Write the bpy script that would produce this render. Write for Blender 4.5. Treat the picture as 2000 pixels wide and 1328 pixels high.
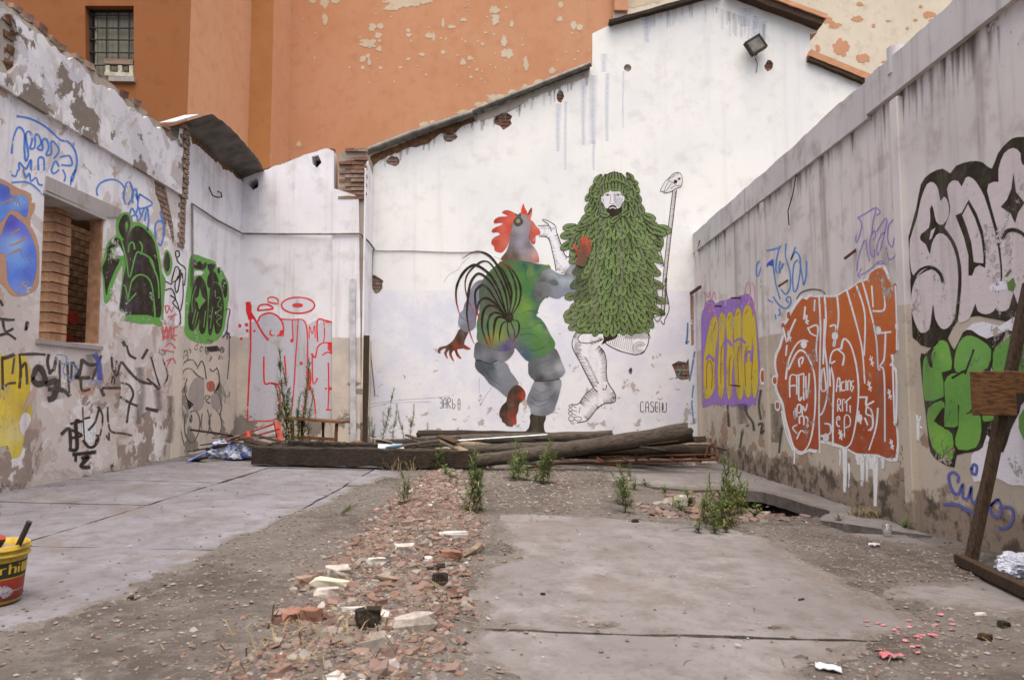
import bpy, bmesh, math, random
import numpy as np
from mathutils import Vector, Matrix, noise
from mathutils.geometry import delaunay_2d_cdt
for o in list(bpy.data.objects): bpy.data.objects.remove(o)
SC = bpy.context.scene
COL = SC.collection
rad = math.radians
# ---------------------------------------------------------------- camera
FPX = 1400.0                      # focal length in photo pixels (photo 2000 wide)
TH = math.atan(104.0/FPX)         # camera pitched up
CZ = 1.0                          # eye height over the left slab
cam = bpy.data.cameras.new('camera'); camo = bpy.data.objects.new('camera', cam); COL.objects.link(camo)
cam.sensor_width = 36.0; cam.lens = FPX/2000*36.0; cam.clip_end = 500; cam.clip_start = .05
camo.location = (0,0,CZ); camo.rotation_euler = (math.pi/2+TH, 0, 0)
cam.dof.use_dof = True; cam.dof.focus_distance = 14.2; cam.dof.aperture_fstop = 4.5
SC.camera = camo
# ---------------------------------------------------------------- sky and sun (soft, high, from the right behind the camera)
W = bpy.data.worlds.new('World'); SC.world = W; W.use_nodes = True
wn = W.node_tree; wn.nodes.clear()
sky = wn.nodes.new('ShaderNodeTexSky'); sky.sky_type = 'NISHITA'; sky.sun_disc = False
SUN_EL, SUN_AZ = 74.0, 176.0      # azimuth clockwise from +Y
sky.sun_elevation = rad(SUN_EL); sky.sun_rotation = rad(SUN_AZ)
sky.air_density = 1.0; sky.dust_density = 7.0; sky.ozone_density = 1.0
bg = wn.nodes.new('ShaderNodeBackground'); bg.inputs['Strength'].default_value = .14
wo = wn.nodes.new('ShaderNodeOutputWorld')
wn.links.new(sky.outputs[0], bg.inputs[0]); wn.links.new(bg.outputs[0], wo.inputs[0])
sl = bpy.data.lights.new('sun', 'SUN'); sl.energy = 1.5; sl.angle = rad(75); sl.color = (1.0,.975,.905)
so = bpy.data.objects.new('sun', sl); COL.objects.link(so)
so.rotation_euler = (rad(90-SUN_EL), 0, rad(180-SUN_AZ))
SC.view_settings.view_transform = 'Standard'; SC.view_settings.look = 'None'
SC.view_settings.exposure = 0.74; SC.view_settings.gamma = 1.0
SC.render.engine = 'CYCLES'
# ---------------------------------------------------------------- measuring: photo pixel -> point on a real plane
def ray(px, py):
    u = (px-1000)/FPX; v = (664-py)/FPX
    return Vector((u, math.cos(TH)-v*math.sin(TH), math.sin(TH)+v*math.cos(TH)))
def atY(px, py, Y):
    d = ray(px,py); t = Y/d.y
    return Vector((d.x*t, Y, CZ+d.z*t))
def atX(px, py, X):
    d = ray(px,py); t = X/d.x
    return Vector((X, d.y*t, CZ+d.z*t))
GS = -.026; XL = -5.15; XR = 3.69; YL = 13.55; YM = 14.28
def gz(x): return GS*(x-XL)
def atG(px, py, h=0):
    d = ray(px,py)                       # CZ + t dz = GS (t dx - XL) + h
    t = (CZ + GS*XL - h)/(GS*d.x - d.z)
    return Vector((d.x*t, d.y*t, CZ+d.z*t))
# ---------------------------------------------------------------- object helpers
def tag(o, label=None, cat=None, group=None, kind=None):
    if label: o['label'] = label
    if cat: o['category'] = cat
    if group: o['group'] = group
    if kind: o['kind'] = kind
    return o
def empty(name, loc=(0,0,0), label=None, cat=None, group=None, rz=0):
    o = bpy.data.objects.new(name, None); COL.objects.link(o); o.empty_display_size = .1
    o.location = loc; o.rotation_euler[2] = rz
    return tag(o, label, cat, group)
def link(name, me, parent=None, m=None):
    o = bpy.data.objects.new(name, me); COL.objects.link(o)
    if parent is not None:
        o.parent = parent
    if m is not None and not me.materials: me.materials.append(m)
    return o
class MB:
    """collects shapes for one mesh object (world coordinates)"""
    def __init__(s): s.v=[]; s.f=[]; s.c=[]; s.sm=[]; s.cur=(1,1,1,1)
    def add(s, vs, fs, col=None, smooth=False):
        b=len(s.v); s.v += [tuple(v) for v in vs]
        s.f += [tuple(i+b for i in f) for f in fs]; s.sm += [smooth]*len(fs)
        s.c += [col or s.cur]*len(vs)
        return s
    def box(s, c, d, M=None, col=None):
        x,y,z=[q/2 for q in d]; vs=[Vector((a,b,e)) for a in(-x,x) for b in(-y,y) for e in(-z,z)]
        if M is not None: vs=[M@v for v in vs]
        c=Vector(c); vs=[v+c for v in vs]
        return s.add(vs,[(0,1,3,2),(4,6,7,5),(0,4,5,1),(2,3,7,6),(0,2,6,4),(1,5,7,3)],col)
    def bar(s, a, b, w, h, up=(0,0,1), col=None, jit=0, seg=1):
        """rectangular bar from a to b, w across, h along up"""
        a=Vector(a); b=Vector(b); t=(b-a).normalized(); up=Vector(up)
        r=t.cross(up).normalized(); u=r.cross(t).normalized()
        vs=[]; fs=[]
        for i in range(seg+1):
            p=a.lerp(b,i/seg)
            for (p1,p2) in((-1,-1),(1,-1),(1,1),(-1,1)):
                vs.append(p+r*(p1*w/2+random.uniform(-jit,jit))+u*(p2*h/2+random.uniform(-jit,jit)))
        for i in range(seg):
            for k in range(4): fs.append((i*4+k,i*4+(k+1)%4,i*4+4+(k+1)%4,i*4+4+k))
        fs.append((3,2,1,0)); fs.append(tuple(seg*4+k for k in range(4)))
        return s.add(vs,fs,col)
    def tube(s, pts, r, n=8, col=None, cap=True, jit=0):
        pts=[Vector(p) for p in pts]; m=len(pts)
        rs=r if isinstance(r,(list,tuple)) else [r]*m
        vs=[]; fs=[]; prev=None
        for i,p in enumerate(pts):
            t=(pts[min(i+1,m-1)]-pts[max(i-1,0)])
            if t.length<1e-9: t=Vector((0,0,1))
            t.normalize()
            if prev is None:
                a=Vector((0,0,1)) if abs(t.z)<.9 else Vector((1,0,0))
                x=t.cross(a).normalized()
            else: x=(prev-t*prev.dot(t)).normalized()
            prev=x; y=t.cross(x)
            for k in range(n):
                an=2*math.pi*k/n; q=rs[i]*(1+random.uniform(-jit,jit))
                vs.append(p+x*math.cos(an)*q+y*math.sin(an)*q)
        for i in range(m-1):
            for k in range(n): fs.append((i*n+k,i*n+(k+1)%n,i*n+n+(k+1)%n,i*n+n+k))
        s.add(vs,fs,col,True)
        if cap:
            s.add(vs[:n],[tuple(reversed(range(n)))],col); s.add(vs[-n:],[tuple(range(n))],col)
        return s
    def build(s, name, m, parent=None, colors=False, bevel=0):
        me=bpy.data.meshes.new(name); me.from_pydata(s.v,[],s.f); me.update()
        me.polygons.foreach_set('use_smooth', s.sm)
        if colors:
            a=me.color_attributes.new('Col','FLOAT_COLOR','POINT')
            a.data.foreach_set('color',[x for c in s.c for x in (c if len(c)==4 else (*c,1))])
        o=link(name,me,parent,m)
        if bevel:
            b=o.modifiers.new('bevel','BEVEL'); b.width=bevel; b.segments=1
        return o
def srgb(r,g,b,k=1.0):
    f=lambda c:((c/255/12.92) if c/255<=.04045 else ((c/255+.055)/1.055)**2.4)
    return (f(r)*k,f(g)*k,f(b)*k)
def inpoly(pts, poly):
    """numpy point in polygon"""
    P=np.asarray(pts,float); x,y=P[:,0],P[:,1]; ins=np.zeros(len(P),bool); n=len(poly)
    for i in range(n):
        x1,y1=poly[i]; x2,y2=poly[(i+1)%n]
        if y1==y2: continue
        c=((y1>y)!=(y2>y)); ins ^= c & (x < (x2-x1)*(y-y1)/(y2-y1)+x1)
    return ins
def sdist(pts, poly):
    """signed distance to polygon (negative inside)"""
    P=np.asarray(pts,float); d=np.full(len(P),1e9); n=len(poly)
    for i in range(n):
        a=np.array(poly[i],float); b=np.array(poly[(i+1)%n],float); ab=b-a; L=ab@ab+1e-12
        t=np.clip(((P-a)@ab)/L,0,1); q=a+t[:,None]*ab; d=np.minimum(d,np.hypot(*(P-q).T))
    return np.where(inpoly(P,poly),-d,d)
def cdt(poly, holes=(), step=None, rnd=None):
    """triangulate a polygon with holes; optional interior points every step"""
    vs=[];es=[]
    for ring in [poly]+list(holes):
        b=len(vs); n=len(ring); vs+=[Vector(p[:2]) for p in ring]; es+=[(b+i,b+(i+1)%n) for i in range(n)]
    if step:
        xs=[p[0] for p in poly]; ys=[p[1] for p in poly]
        gx=np.arange(min(xs)+step*.5,max(xs),step); gy=np.arange(min(ys)+step*.5,max(ys),step)
        if len(gx) and len(gy):
            G=np.array([(a,b) for a in gx for b in gy]); G+=np.random.RandomState(3).uniform(-.2,.2,G.shape)*step
            k=(sdist(G,poly)<-step*.35)
            for h in holes: k&=(sdist(G,h)>step*.35)
            vs+=[Vector(p) for p in G[k]]
    r=delaunay_2d_cdt(vs,es,[],0,1e-6)
    V=[(v.x,v.y) for v in r[0]]; Fs=r[2]
    if not Fs: return V,[]
    C=np.array([[sum(V[i][0] for i in f)/len(f),sum(V[i][1] for i in f)/len(f)] for f in Fs])
    k=inpoly(C,poly)
    for h in holes: k&=~inpoly(C,h)
    return V,[f for f,q in zip(Fs,k) if q]
def jag(pts, amp, step, seed=0, closed=False, smooth=.6):
    """roughen a polyline"""
    R=random.Random(seed); out=[]; n=len(pts); off=0
    for i in range(n if closed else n-1):
        a=Vector(pts[i][:2]); b=Vector(pts[(i+1)%n][:2]); L=(b-a).length; m=max(1,int(L/step))
        nr=Vector((-(b-a).y,(b-a).x)); nr=nr/ (nr.length+1e-9)
        for k in range(m):
            off=off*smooth+R.uniform(-amp,amp)
            out.append(tuple(a.lerp(b,(k+R.uniform(-.2,.2)*(k>0))/m)+nr*off))
    if not closed: out.append(tuple(pts[-1][:2]))
    return out
def smooth_closed(P, n=5):
    out=[];m=len(P)
    for i in range(m):
        p0,p1,p2,p3=[Vector(P[(i+k)%m][:2]) for k in(-1,0,1,2)]
        for j in range(n):
            t=j/n; out.append(tuple(.5*((2*p1)+(p2-p0)*t+(2*p0-5*p1+4*p2-p3)*t*t+(3*p1-p0-3*p2+p3)*t**3)))
    return out
def smooth_open(P, n=6):
    P=[Vector(p[:2]) for p in P]; m=len(P); out=[]
    if m<3: return [tuple(p) for p in P]
    for i in range(m-1):
        p0=P[max(i-1,0)];p1=P[i];p2=P[i+1];p3=P[min(i+2,m-1)]
        for j in range(n):
            t=j/n; out.append(tuple(.5*((2*p1)+(p2-p0)*t+(2*p0-5*p1+4*p2-p3)*t*t+(3*p1-p0-3*p2+p3)*t**3)))
    out.append(tuple(P[-1])); return out
def slab_mesh(name, poly, holes, to3, thick, m, parent=None, step=None, edge=None, attr=None):
    """sheet with thickness: poly/holes in 2D, to3(p, depth) -> 3D (depth 0 = front)"""
    V,Fs=cdt(poly,holes,step); n=len(V); mb=MB()
    vs=[to3(p,0) for p in V]+[to3(p,thick) for p in V]
    fs=list(Fs)+[tuple(reversed([i+n for i in f])) for f in Fs]
    cnt={}
    for f in Fs:
        for i in range(len(f)):
            a,b=f[i],f[(i+1)%len(f)]; cnt.setdefault((min(a,b),max(a,b)),[]).append((a,b))
    for e in cnt.values():
        if len(e)==1: a,b=e[0]; fs.append((b,a,a+n,b+n))
    nf=len(Fs)*2; mb.add(vs,fs)
    if attr: mb.c=[(a_,a_,a_,1) for a_ in (list(attr(V))*2)]
    o=mb.build(name,m,parent,bool(attr))
    if edge:
        o.data.materials.append(edge)
        for q in o.data.polygons[nf:]: q.material_index=1
    bm=bmesh.new(); bm.from_mesh(o.data); bmesh.ops.recalc_face_normals(bm,faces=bm.faces); bm.to_mesh(o.data); bm.free()
    return o
# ================================================================ materials
class T:
    """tiny node-tree writer"""
    def __init__(s,name):
        s.m=bpy.data.materials.new(name); s.m.use_nodes=True; s.n=s.m.node_tree; s.n.nodes.clear()
        s.out=s.n.nodes.new('ShaderNodeOutputMaterial'); s.b=s.n.nodes.new('ShaderNodeBsdfPrincipled')
        s.n.links.new(s.b.outputs[0],s.out.inputs[0]); s._p=None
    def new(s,t): return s.n.nodes.new('ShaderNode'+t)
    def put(s,i,v):
        if isinstance(v,bpy.types.NodeSocket): s.n.links.new(v,i)
        elif isinstance(v,(tuple,list)) and len(v)==3 and i.type=='RGBA': i.default_value=(*v,1)
        else: i.default_value=v
    def pos(s,sc=None,obj=False):
        if obj:
            c=s.new('TexCoord').outputs['Object']
        else:
            if s._p is None: s._p=s.new('NewGeometry').outputs['Position']
            c=s._p
        if sc is None: return c
        mp=s.new('Mapping'); s.put(mp.inputs['Vector'],c); mp.inputs['Scale'].default_value=sc; return mp.outputs[0]
    def noise(s,scale,detail=4,rough=.55,vec=None,dist=0):
        n=s.new('TexNoise'); s.put(n.inputs['Vector'],vec if vec is not None else s.pos())
        n.inputs['Scale'].default_value=scale; n.inputs['Detail'].default_value=detail
        n.inputs['Roughness'].default_value=rough; n.inputs['Distortion'].default_value=dist
        return n.outputs['Fac']
    def vor(s,scale,feature='F1',vec=None,out='Distance'):
        n=s.new('TexVoronoi'); n.feature=feature; s.put(n.inputs['Vector'],vec if vec is not None else s.pos())
        n.inputs['Scale'].default_value=scale; return n.outputs[out]
    def step(s,f,a,b,lo=0.,hi=1.):
        n=s.new('MapRange'); n.interpolation_type='SMOOTHSTEP'; s.put(n.inputs[0],f)
        for i,v in zip((1,2,3,4),(a,b,lo,hi)): n.inputs[i].default_value=v
        return n.outputs[0]
    def math(s,op,a,b=0.):
        n=s.new('Math'); n.operation=op; s.put(n.inputs[0],a); s.put(n.inputs[1],b); return n.outputs[0]
    def mix(s,f,a,b,mode='MIX'):
        n=s.new('MixRGB'); n.blend_type=mode; s.put(n.inputs[0],f); s.put(n.inputs[1],a); s.put(n.inputs[2],b); return n.outputs[0]
    def sep(s,k,vec=None):
        n=s.new('SeparateXYZ'); s.put(n.inputs[0],vec if vec is not None else s.pos()); return n.outputs[k]
    def bump(s,h,strength=.3,dist=.01,chain=None):
        n=s.new('Bump'); n.inputs['Strength'].default_value=strength; n.inputs['Distance'].default_value=dist
        s.put(n.inputs['Height'],h)
        if chain is not None: s.put(n.inputs['Normal'],chain)
        return n.outputs[0]
    def fin(s,col,rough=.85,nrm=None,metal=0.,spec=.3):
        s.put(s.b.inputs['Base Color'],col); s.put(s.b.inputs['Roughness'],rough)
        s.b.inputs['Metallic'].default_value=metal; s.b.inputs['Specular IOR Level'].default_value=spec
        if nrm is not None: s.put(s.b.inputs['Normal'],nrm)
        return s.m
    def attr(s,name='Col'):
        n=s.new('VertexColor'); n.layer_name=name; return n
    def rand(s): return s.new('ObjectInfo').outputs['Random']
M={}
def plaster(name, base, alt, dirt, streak=.5, patch=None, pth=(.60,.63), dado=None, dadoz=2., dado2=None, base_dark=None, basez=0.3, bump=.25, pscale=1.1, tex=None, rework=None):
    t=T(name)
    big=t.noise(.55,4,.6); mid=t.noise(3.2,5,.6)
    c=t.mix(t.step(big,.38,.66),base,alt)
    c=t.mix(t.step(mid,.48,.75,0,.55),c,dirt)
    st=t.noise(1.0,4,.62,t.pos((5.5,5.5,.28)))
    c=t.mix(t.step(st,.5,.78,0,streak),c,dirt)
    z=t.sep(2); h=mid
    if dado:
        zn=t.math('ADD',z,t.math('MULTIPLY',t.math('SUBTRACT',t.noise(1.7,4,.6),.5),.10))
        dcol=t.mix(t.step(t.noise(1.4,5,.65),.40,.62),dado,dado2 or alt)
        dcol=t.mix(t.step(t.noise(7,4,.7),.55,.72,0,.6),dcol,dirt)
        c=t.mix(t.step(zn,dadoz-.012,dadoz+.012,1,0),c,dcol)
    if patch:
        pn=t.noise(pscale,6,.62,dist=.3)
        if dado:   # plaster loss comes mostly low on the wall, with its own ragged outline
            pn=t.math('ADD',pn,t.step(z,.2,dadoz+.9,.10,-.08))
        pm=t.step(pn,*pth)
        c=t.mix(pm,c,t.mix(t.noise(9,4,.7),patch,tuple(x*.55 for x in patch)))
        h=t.math('SUBTRACT',t.math('MULTIPLY',mid,.4),pm)
    if base_dark:
        bn=t.math('SUBTRACT',z,t.math('MULTIPLY',t.noise(3.5,6,.7),.75))
        c=t.mix(t.step(bn,basez-.5,basez-.40,1,0),c,t.mix(t.step(t.noise(5,5,.7),.45,.6),base_dark,tuple(x*.35 for x in base_dark)))
    # pits and specks
    if rework:   # older repaints with hard ragged borders
        c=t.mix(t.step(t.noise(1.15,7,.66,dist=.4),.515,.53,0,.75),c,rework[0]); c=t.mix(t.step(t.noise(2.3,7,.68,dist=.6),.575,.59,0,.85),c,rework[1])
    sp=t.step(t.noise(28,3,.7),.68,.74,0,.7); c=t.mix(sp,c,tuple(x*.45 for x in dirt))
    nrm=t.bump(h,bump,.012); nrm=t.bump(t.noise(55,3,.6),.25,.004,nrm)
    M[name]=t.fin(c,.9,nrm,spec=.2)
    return M[name]
S=srgb
plaster('mural_white', S(239,237,231), S(231,230,227), S(210,207,202), .35, patch=S(204,193,187), pth=(.665,.69), dado=S(231,229,231), dado2=S(218,218,227), dadoz=3.05, bump=.12, pscale=3.0)
plaster('left_upper', S(232,228,227), S(212,208,213), S(166,156,148), .6, patch=S(150,136,124), pth=(.53,.56), pscale=1.9, rework=(S(218,214,218),S(184,174,168)))
plaster('left_low', S(232,228,229), S(222,216,216), S(172,163,156), .55, patch=S(168,150,138), pth=(.60,.635), dado=S(206,194,186), dado2=S(224,217,214), dadoz=2.05, base_dark=S(176,164,152), basez=.15, pscale=1.5, rework=(S(196,184,176),S(182,158,144)))
plaster('left_rear', S(238,235,236), S(228,224,227), S(188,179,173), .6, dado=S(212,198,182), dado2=S(192,182,172), dadoz=2.05, patch=S(158,148,138), pth=(.66,.69), pscale=1.6)
plaster('panel_upper', S(220,213,208), S(206,199,195), S(150,140,131), .8, dado=S(194,182,165), dado2=S(182,170,154), dadoz=1.82, patch=S(176,150,128), pth=(.66,.69), base_dark=S(150,134,118), basez=.20, pscale=2.2)
plaster('panel_beam', S(208,202,200), S(194,188,187), S(136,127,116), .75, patch=S(120,112,102), pth=(.67,.72), pscale=2.0)
plaster('render_orange', S(200,149,115), S(195,142,107), S(182,128,93), .25, bump=.08)
plaster('render_lit_side', S(218,166,130), S(212,159,122), S(198,144,108), .2, bump=.08)  # orange render brightened for the side faces: side light put in the colour
plaster('render_ochre', S(186,132,84), S(178,124,76), S(164,112,68), .2, bump=.08)
plaster('render_orange_deep', S(150,95,58), S(144,91,54), S(130,82,48), .2, bump=.08)
plaster('render_cream', S(218,207,186), S(209,197,176), S(186,172,150), .3, bump=.1)
plaster('bare_plaster', S(208,192,166), S(200,182,154), S(180,170,155), .2, bump=.15)
plaster('mortar', S(176,166,154), S(160,148,134), S(118,106,94), .3, bump=.5)
plaster('grey_concrete', S(170,163,158), S(156,150,146), S(120,112,104), .5, bump=.3)

def simple(name,c1,c2,scale=8,rough=.8,bump=.2,metal=0.,stretch=None,rnd=.0,spec=.3,bd=.006):
    t=T(name); v=t.pos(stretch,True) if stretch else t.pos(None,True)
    n=t.noise(scale,5,.62,v); c=t.mix(t.step(n,.35,.68),c1,c2)
    if rnd:
        k=t.math('ADD',t.math('MULTIPLY',t.rand(),rnd),1-rnd/2); c=t.mix(1.0,c,k,'MULTIPLY')
    nn=t.noise(scale*4,4,.6,v); M[name]=t.fin(c,rough,t.bump(nn,bump,bd),metal,spec); return M[name]
def attrmat(name,rough=.85,bump=.3,scale=40,var=.35,spec=.25):
    t=T(name); a=t.attr(); c=t.mix(t.step(t.noise(scale*.4,4,.65),.3,.65,0,var),a.outputs[0],(.20,.165,.14))
    M[name]=t.fin(c,rough,t.bump(t.noise(scale,4,.6),bump,.004),0,spec); return M[name]
attrmat('rubble',.92,.5,40,.6); attrmat('brickface',.9,.6,30,.5)
simple('brick_red',S(138,100,84),S(112,80,66),14,.9,.5,rnd=.3)
simple('brick_pale',S(178,138,106),S(146,106,78),10,.9,.4,rnd=.3)
simple('brick_dark',S(122,90,62),S(86,62,44),12,.9,.5,rnd=.35)
simple('brick_old',S(158,134,116),S(124,102,88),14,.9,.7,rnd=.45)
simple('wood_dark',S(74,63,52),S(26,21,17),5,.85,1.0,stretch=(30,30,2),rnd=.3,bd=.012)
simple('wood_log',S(104,93,82),S(38,32,27),5,.85,1.0,stretch=(26,26,1.6),rnd=.3,bd=.012)
simple('wood_grey',S(140,122,104),S(92,78,64),6,.85,.8,rnd=.4)
simple('wood_brown',S(80,62,46),S(46,34,24),6,.8,.7,stretch=(18,18,3),rnd=.3)
simple('wood_board',S(122,86,54),S(78,50,30),4,.8,.6,stretch=(3,3,14),rnd=.2)
simple('rust',S(110,66,44),S(64,42,32),18,.85,.6,metal=.2,rnd=.3)
simple('metal_grey',S(126,120,112),S(92,88,82),6,.55,.3,metal=.5)
simple('metal_dark',S(66,60,54),S(44,40,36),8,.6,.3,metal=.3)
simple('metal_sheet',S(112,106,98),S(74,69,62),3,.6,.3,metal=.4,rnd=.15)
simple('metal_pale',S(176,182,184),S(140,146,150),9,.45,.3,metal=.4)
simple('red_paint',S(176,66,50),S(140,52,42),9,.6,.3)
simple('white_board',S(204,202,204),S(172,170,174),5,.7,.2)
simple('yellow_plastic',S(196,166,44),S(138,108,40),9,.5,.15,spec=.5)
simple('black_label',S(36,32,22),S(46,40,26),6,.5,.1,spec=.5)
simple('red_label',S(150,48,30),S(92,34,24),11,.5,.1,spec=.5)
simple('white_label',S(196,188,194),S(140,130,136),12,.5,.1,spec=.5)
simple('bag_white',S(196,198,208),S(168,172,186),6,.5,.35,spec=.5)
simple('bag_blue',S(112,130,190),S(86,104,172),6,.5,.35,spec=.5)
simple('stone',S(198,188,176),S(160,150,140),10,.9,.5,rnd=.25)
simple('concrete_chunk',S(182,172,162),S(138,128,120),16,.92,.8,rnd=.25)
simple('white_chip',S(196,192,186),S(160,154,148),10,.6,.2)
simple('window_glass',S(70,72,68),S(50,52,48),2,.15,.02,spec=.6)
simple('curtain',S(140,138,122),S(112,110,98),3,.9,.4,stretch=(18,18,.6))
simple('cream_frame',S(196,190,168),S(160,154,136),8,.7,.2)
simple('pink_scrap',S(190,104,112),S(176,132,138),12,.7,.2,rnd=.3)
simple('dry_grass',S(146,130,98),S(112,96,70),20,.9,.2,rnd=.2)
simple('stem',S(96,110,58),S(84,88,50),20,.8,.2)
t=T('leaf_green'); a=t.attr()
c=t.mix(1.0,a.outputs[0],t.math('ADD',.75,t.math('MULTIPLY',t.rand(),.5)),'MULTIPLY'); t.fin(c,.6,None,0,.35)
tr=t.new('BsdfTranslucent'); t.put(tr.inputs[0],c); ms=t.new('MixShader'); ms.inputs[0].default_value=.25
t.n.links.new(t.b.outputs[0],ms.inputs[1]); t.n.links.new(tr.outputs[0],ms.inputs[2]); t.n.links.new(ms.outputs[0],t.out.inputs[0]); M['leaf_green']=t.m
t=T('clear_cup'); t.fin((.9,.9,.88),.15,None,0,.5); t.b.inputs['Transmission Weight'].default_value=.9; M['clear_cup']=t.m
# dirt ground: grit, dust, straw colours
t=T('dirt'); n1=t.noise(.9,5,.6); n2=t.noise(9,5,.7); n3=t.noise(45,4,.7)
c=t.mix(t.step(n1,.36,.66),S(104,98,93),S(78,71,66)); c=t.mix(t.step(n2,.45,.7,0,.7),c,S(116,110,106))
c=t.mix(t.step(n3,.55,.7,0,.8),c,S(74,62,52)); c=t.mix(t.step(t.noise(60,2,.6),.69,.74),c,S(150,142,135))
nb=t.bump(n2,.6,.03); nb=t.bump(n3,.8,.012,nb); M['dirt']=t.fin(c,.95,nb,spec=.15)
# concrete slabs
def slabmat(name,a,b,d):
    t=T(name); n1=t.noise(.8,5,.6); n2=t.noise(5,6,.68); n3=t.noise(40,3,.7)
    c=t.mix(t.step(n1,.35,.65),a,b); c=t.mix(t.step(n2,.42,.72,0,.75),c,d); c=t.mix(t.step(t.noise(14,5,.7),.5,.72,0,.45),c,tuple(x*.8 for x in d)); c=t.mix(t.step(t.noise(2.4,6,.7),.56,.66,0,.35),c,tuple(min(1,x*1.35) for x in a))
    c=t.mix(t.step(t.noise(1.6,5,.65,t.pos((1,.35,1))),.52,.72,0,.6),c,d)
    c=t.mix(t.step(n3,.66,.72,0,.6),c,tuple(x*.4 for x in d)); c=t.mix(t.step(t.noise(33,2,.6),.75,.77),c,S(190,186,184))
    c=t.mix(t.step(t.noise(1.3,7,.7,dist=.5),.54,.62,0,.55),c,S(108,98,90))
    v=t.new('TexVoronoi'); v.feature='DISTANCE_TO_EDGE'; wv=t.new('VectorMath'); wv.operation='ADD'
    nz=t.new('TexNoise'); nz.inputs['Scale'].default_value=1.8; t.put(nz.inputs['Vector'],t.pos()); t.put(wv.inputs[0],t.pos()); t.put(wv.inputs[1],nz.outputs['Color'])
    t.put(v.inputs['Vector'],wv.outputs[0]); v.inputs['Scale'].default_value=.55
    ck=t.math('MULTIPLY',t.step(v.outputs['Distance'],.0,.006,1,0),t.step(n1,.5,.56)); c=t.mix(t.math('MULTIPLY',ck,.7),c,tuple(x*.35 for x in d))
    dd=t.math('ADD',t.attr().outputs[0],t.math('MULTIPLY',t.math('SUBTRACT',t.noise(3.5,7,.72),.5),1.5))
    dd=t.math('ADD',dd,t.math('MULTIPLY',t.math('SUBTRACT',n3,.5),.7))
    c=t.mix(t.step(dd,.78,.92,0,.9),c,t.mix(t.step(n3,.4,.66),S(92,85,79),S(114,107,101)))
    nb=t.bump(t.math('SUBTRACT',n2,ck),.35,.01); nb=t.bump(n3,.3,.004,nb); M[name]=t.fin(c,.88,nb,spec=.25)
slabmat('slab_left',S(128,125,130),S(114,111,116),S(97,91,88))
slabmat('slab_right',S(128,123,122),S(115,109,108),S(98,92,87))
# spray paint and mural paint: colour per vertex, alpha = spray density, worn through in places
def paintmat(name,wear,brush=0.):
    t=T(name); a=t.attr(); n=t.noise(2.6,6,.68); n2=t.noise(22,4,.7)
    c=t.mix(t.step(t.noise(6,5,.65),.45,.8,0,.10),a.outputs[0],S(200,195,190)); c=t.mix(1.0,c,t.math('ADD',1-brush*.5,t.math('MULTIPLY',t.noise(1.0,5,.7,t.pos((9,9,38)),.8),brush)),'MULTIPLY'); c=t.mix(t.step(t.noise(1.0,5,.62,t.pos((5,5,.35))),.48,.75,0,.35),c,S(120,112,104)); t.fin(c,.75,t.bump(n2,.15,.003),0,.25)
    keep=t.step(t.math('ADD',t.math('ADD',t.math('MULTIPLY',n,.55),t.math('MULTIPLY',n2,.28)),t.math('MULTIPLY',t.noise(85,3,.7),.17)),wear-.035,wear,1,0)
    al=t.math('MULTIPLY',a.outputs['Alpha'],keep)
    tb=t.new('BsdfTransparent'); ms=t.new('MixShader'); t.put(ms.inputs[0],al)
    t.n.links.new(tb.outputs[0],ms.inputs[1]); t.n.links.new(t.b.outputs[0],ms.inputs[2]); t.n.links.new(ms.outputs[0],t.out.inputs[0])
    M[name]=t.m
paintmat('mural_paint',.655,.55); paintmat('spray_paint',.60,.35); paintmat('worn_paint',.585,.35)
# ================================================================ ground
def gpoly(P): return [tuple(atG(*p)[:2]) for p in P]
VIS_A=gpoly([(-600,1330),(0,1222),(80,1197),(210,1165),(330,1105),(375,1080),(480,1035),(600,990),(690,950),(800,914),(720,903),(480,900),(330,903),(260,915),(0,963),(-600,1080)])
VIS_B=gpoly([(990,1012),(1080,1000),(1200,1006),(1330,1030),(1420,1028),(1450,1048),(1530,1085),(1600,1130),(1665,1180),(1728,1205),(1690,1219),(1640,1224),(1060,1220),(965,1206),(966,1165),(972,1112),(1018,1090),(1030,1075),(1012,1048),(988,1030)])
VIS_C=gpoly([(1100,1229),(1640,1233),(1622,1285),(1565,1272),(1500,1305),(1480,1420),(985,1420),(1003,1335),(966,1290),(968,1240)])
VIS_D=gpoly([(1190,918),(1390,905),(1500,915),(1500,938),(1570,958),(1700,1003),(1770,1032),(1830,1062),(1700,1050),(1606,1016),(1626,994),(1540,966),(1440,948),(1350,950),(1200,940)])
VIS_E=gpoly([(1775,1160),(1850,1145),(2000,1150),(2000,1190),(1870,1176)])
HOLE=gpoly([(1415,950),(1490,948),(1550,965),(1630,990),(1590,1010),(1500,1000),(1430,985)])
LOW=gpoly([(1200,950),(1280,946),(1430,945),(1520,955),(1640,996),(1600,1016),(1440,1030),(1330,1030),(1190,1003)])
RUB=gpoly([(380,1420),(450,1300),(560,1195),(600,1130),(680,1060),(730,1000),(790,950),(850,918),(905,922),(930,990),(950,1060),(930,1120),(925,1200),(905,1290),(890,1420)])
RUB2=gpoly([(1230,985),(1330,958),(1440,962),(1600,1008),(1500,1025),(1380,1022),(1260,1005)])
def fbm(x,y,s,o=3,seed=0):
    return noise.fractal(Vector((x*s+seed*7.3,y*s-seed*3.1,seed*1.7)),1.0,2.0,o)
class Dirt:
    pass
gx=np.arange(-5.5,4.3,.04); gy=np.arange(.6,14.4,.04)
GX,GY=np.meshgrid(gx,gy); GP=np.stack([GX.ravel(),GY.ravel()],1)
n1=np.array([fbm(a,b,2.2,4,1) for a,b in GP]); n2=np.array([fbm(a,b,9,3,2) for a,b in GP]); n3=np.array([noise.noise(Vector((a*.55,b*.55,3.3))) for a,b in GP])
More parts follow.
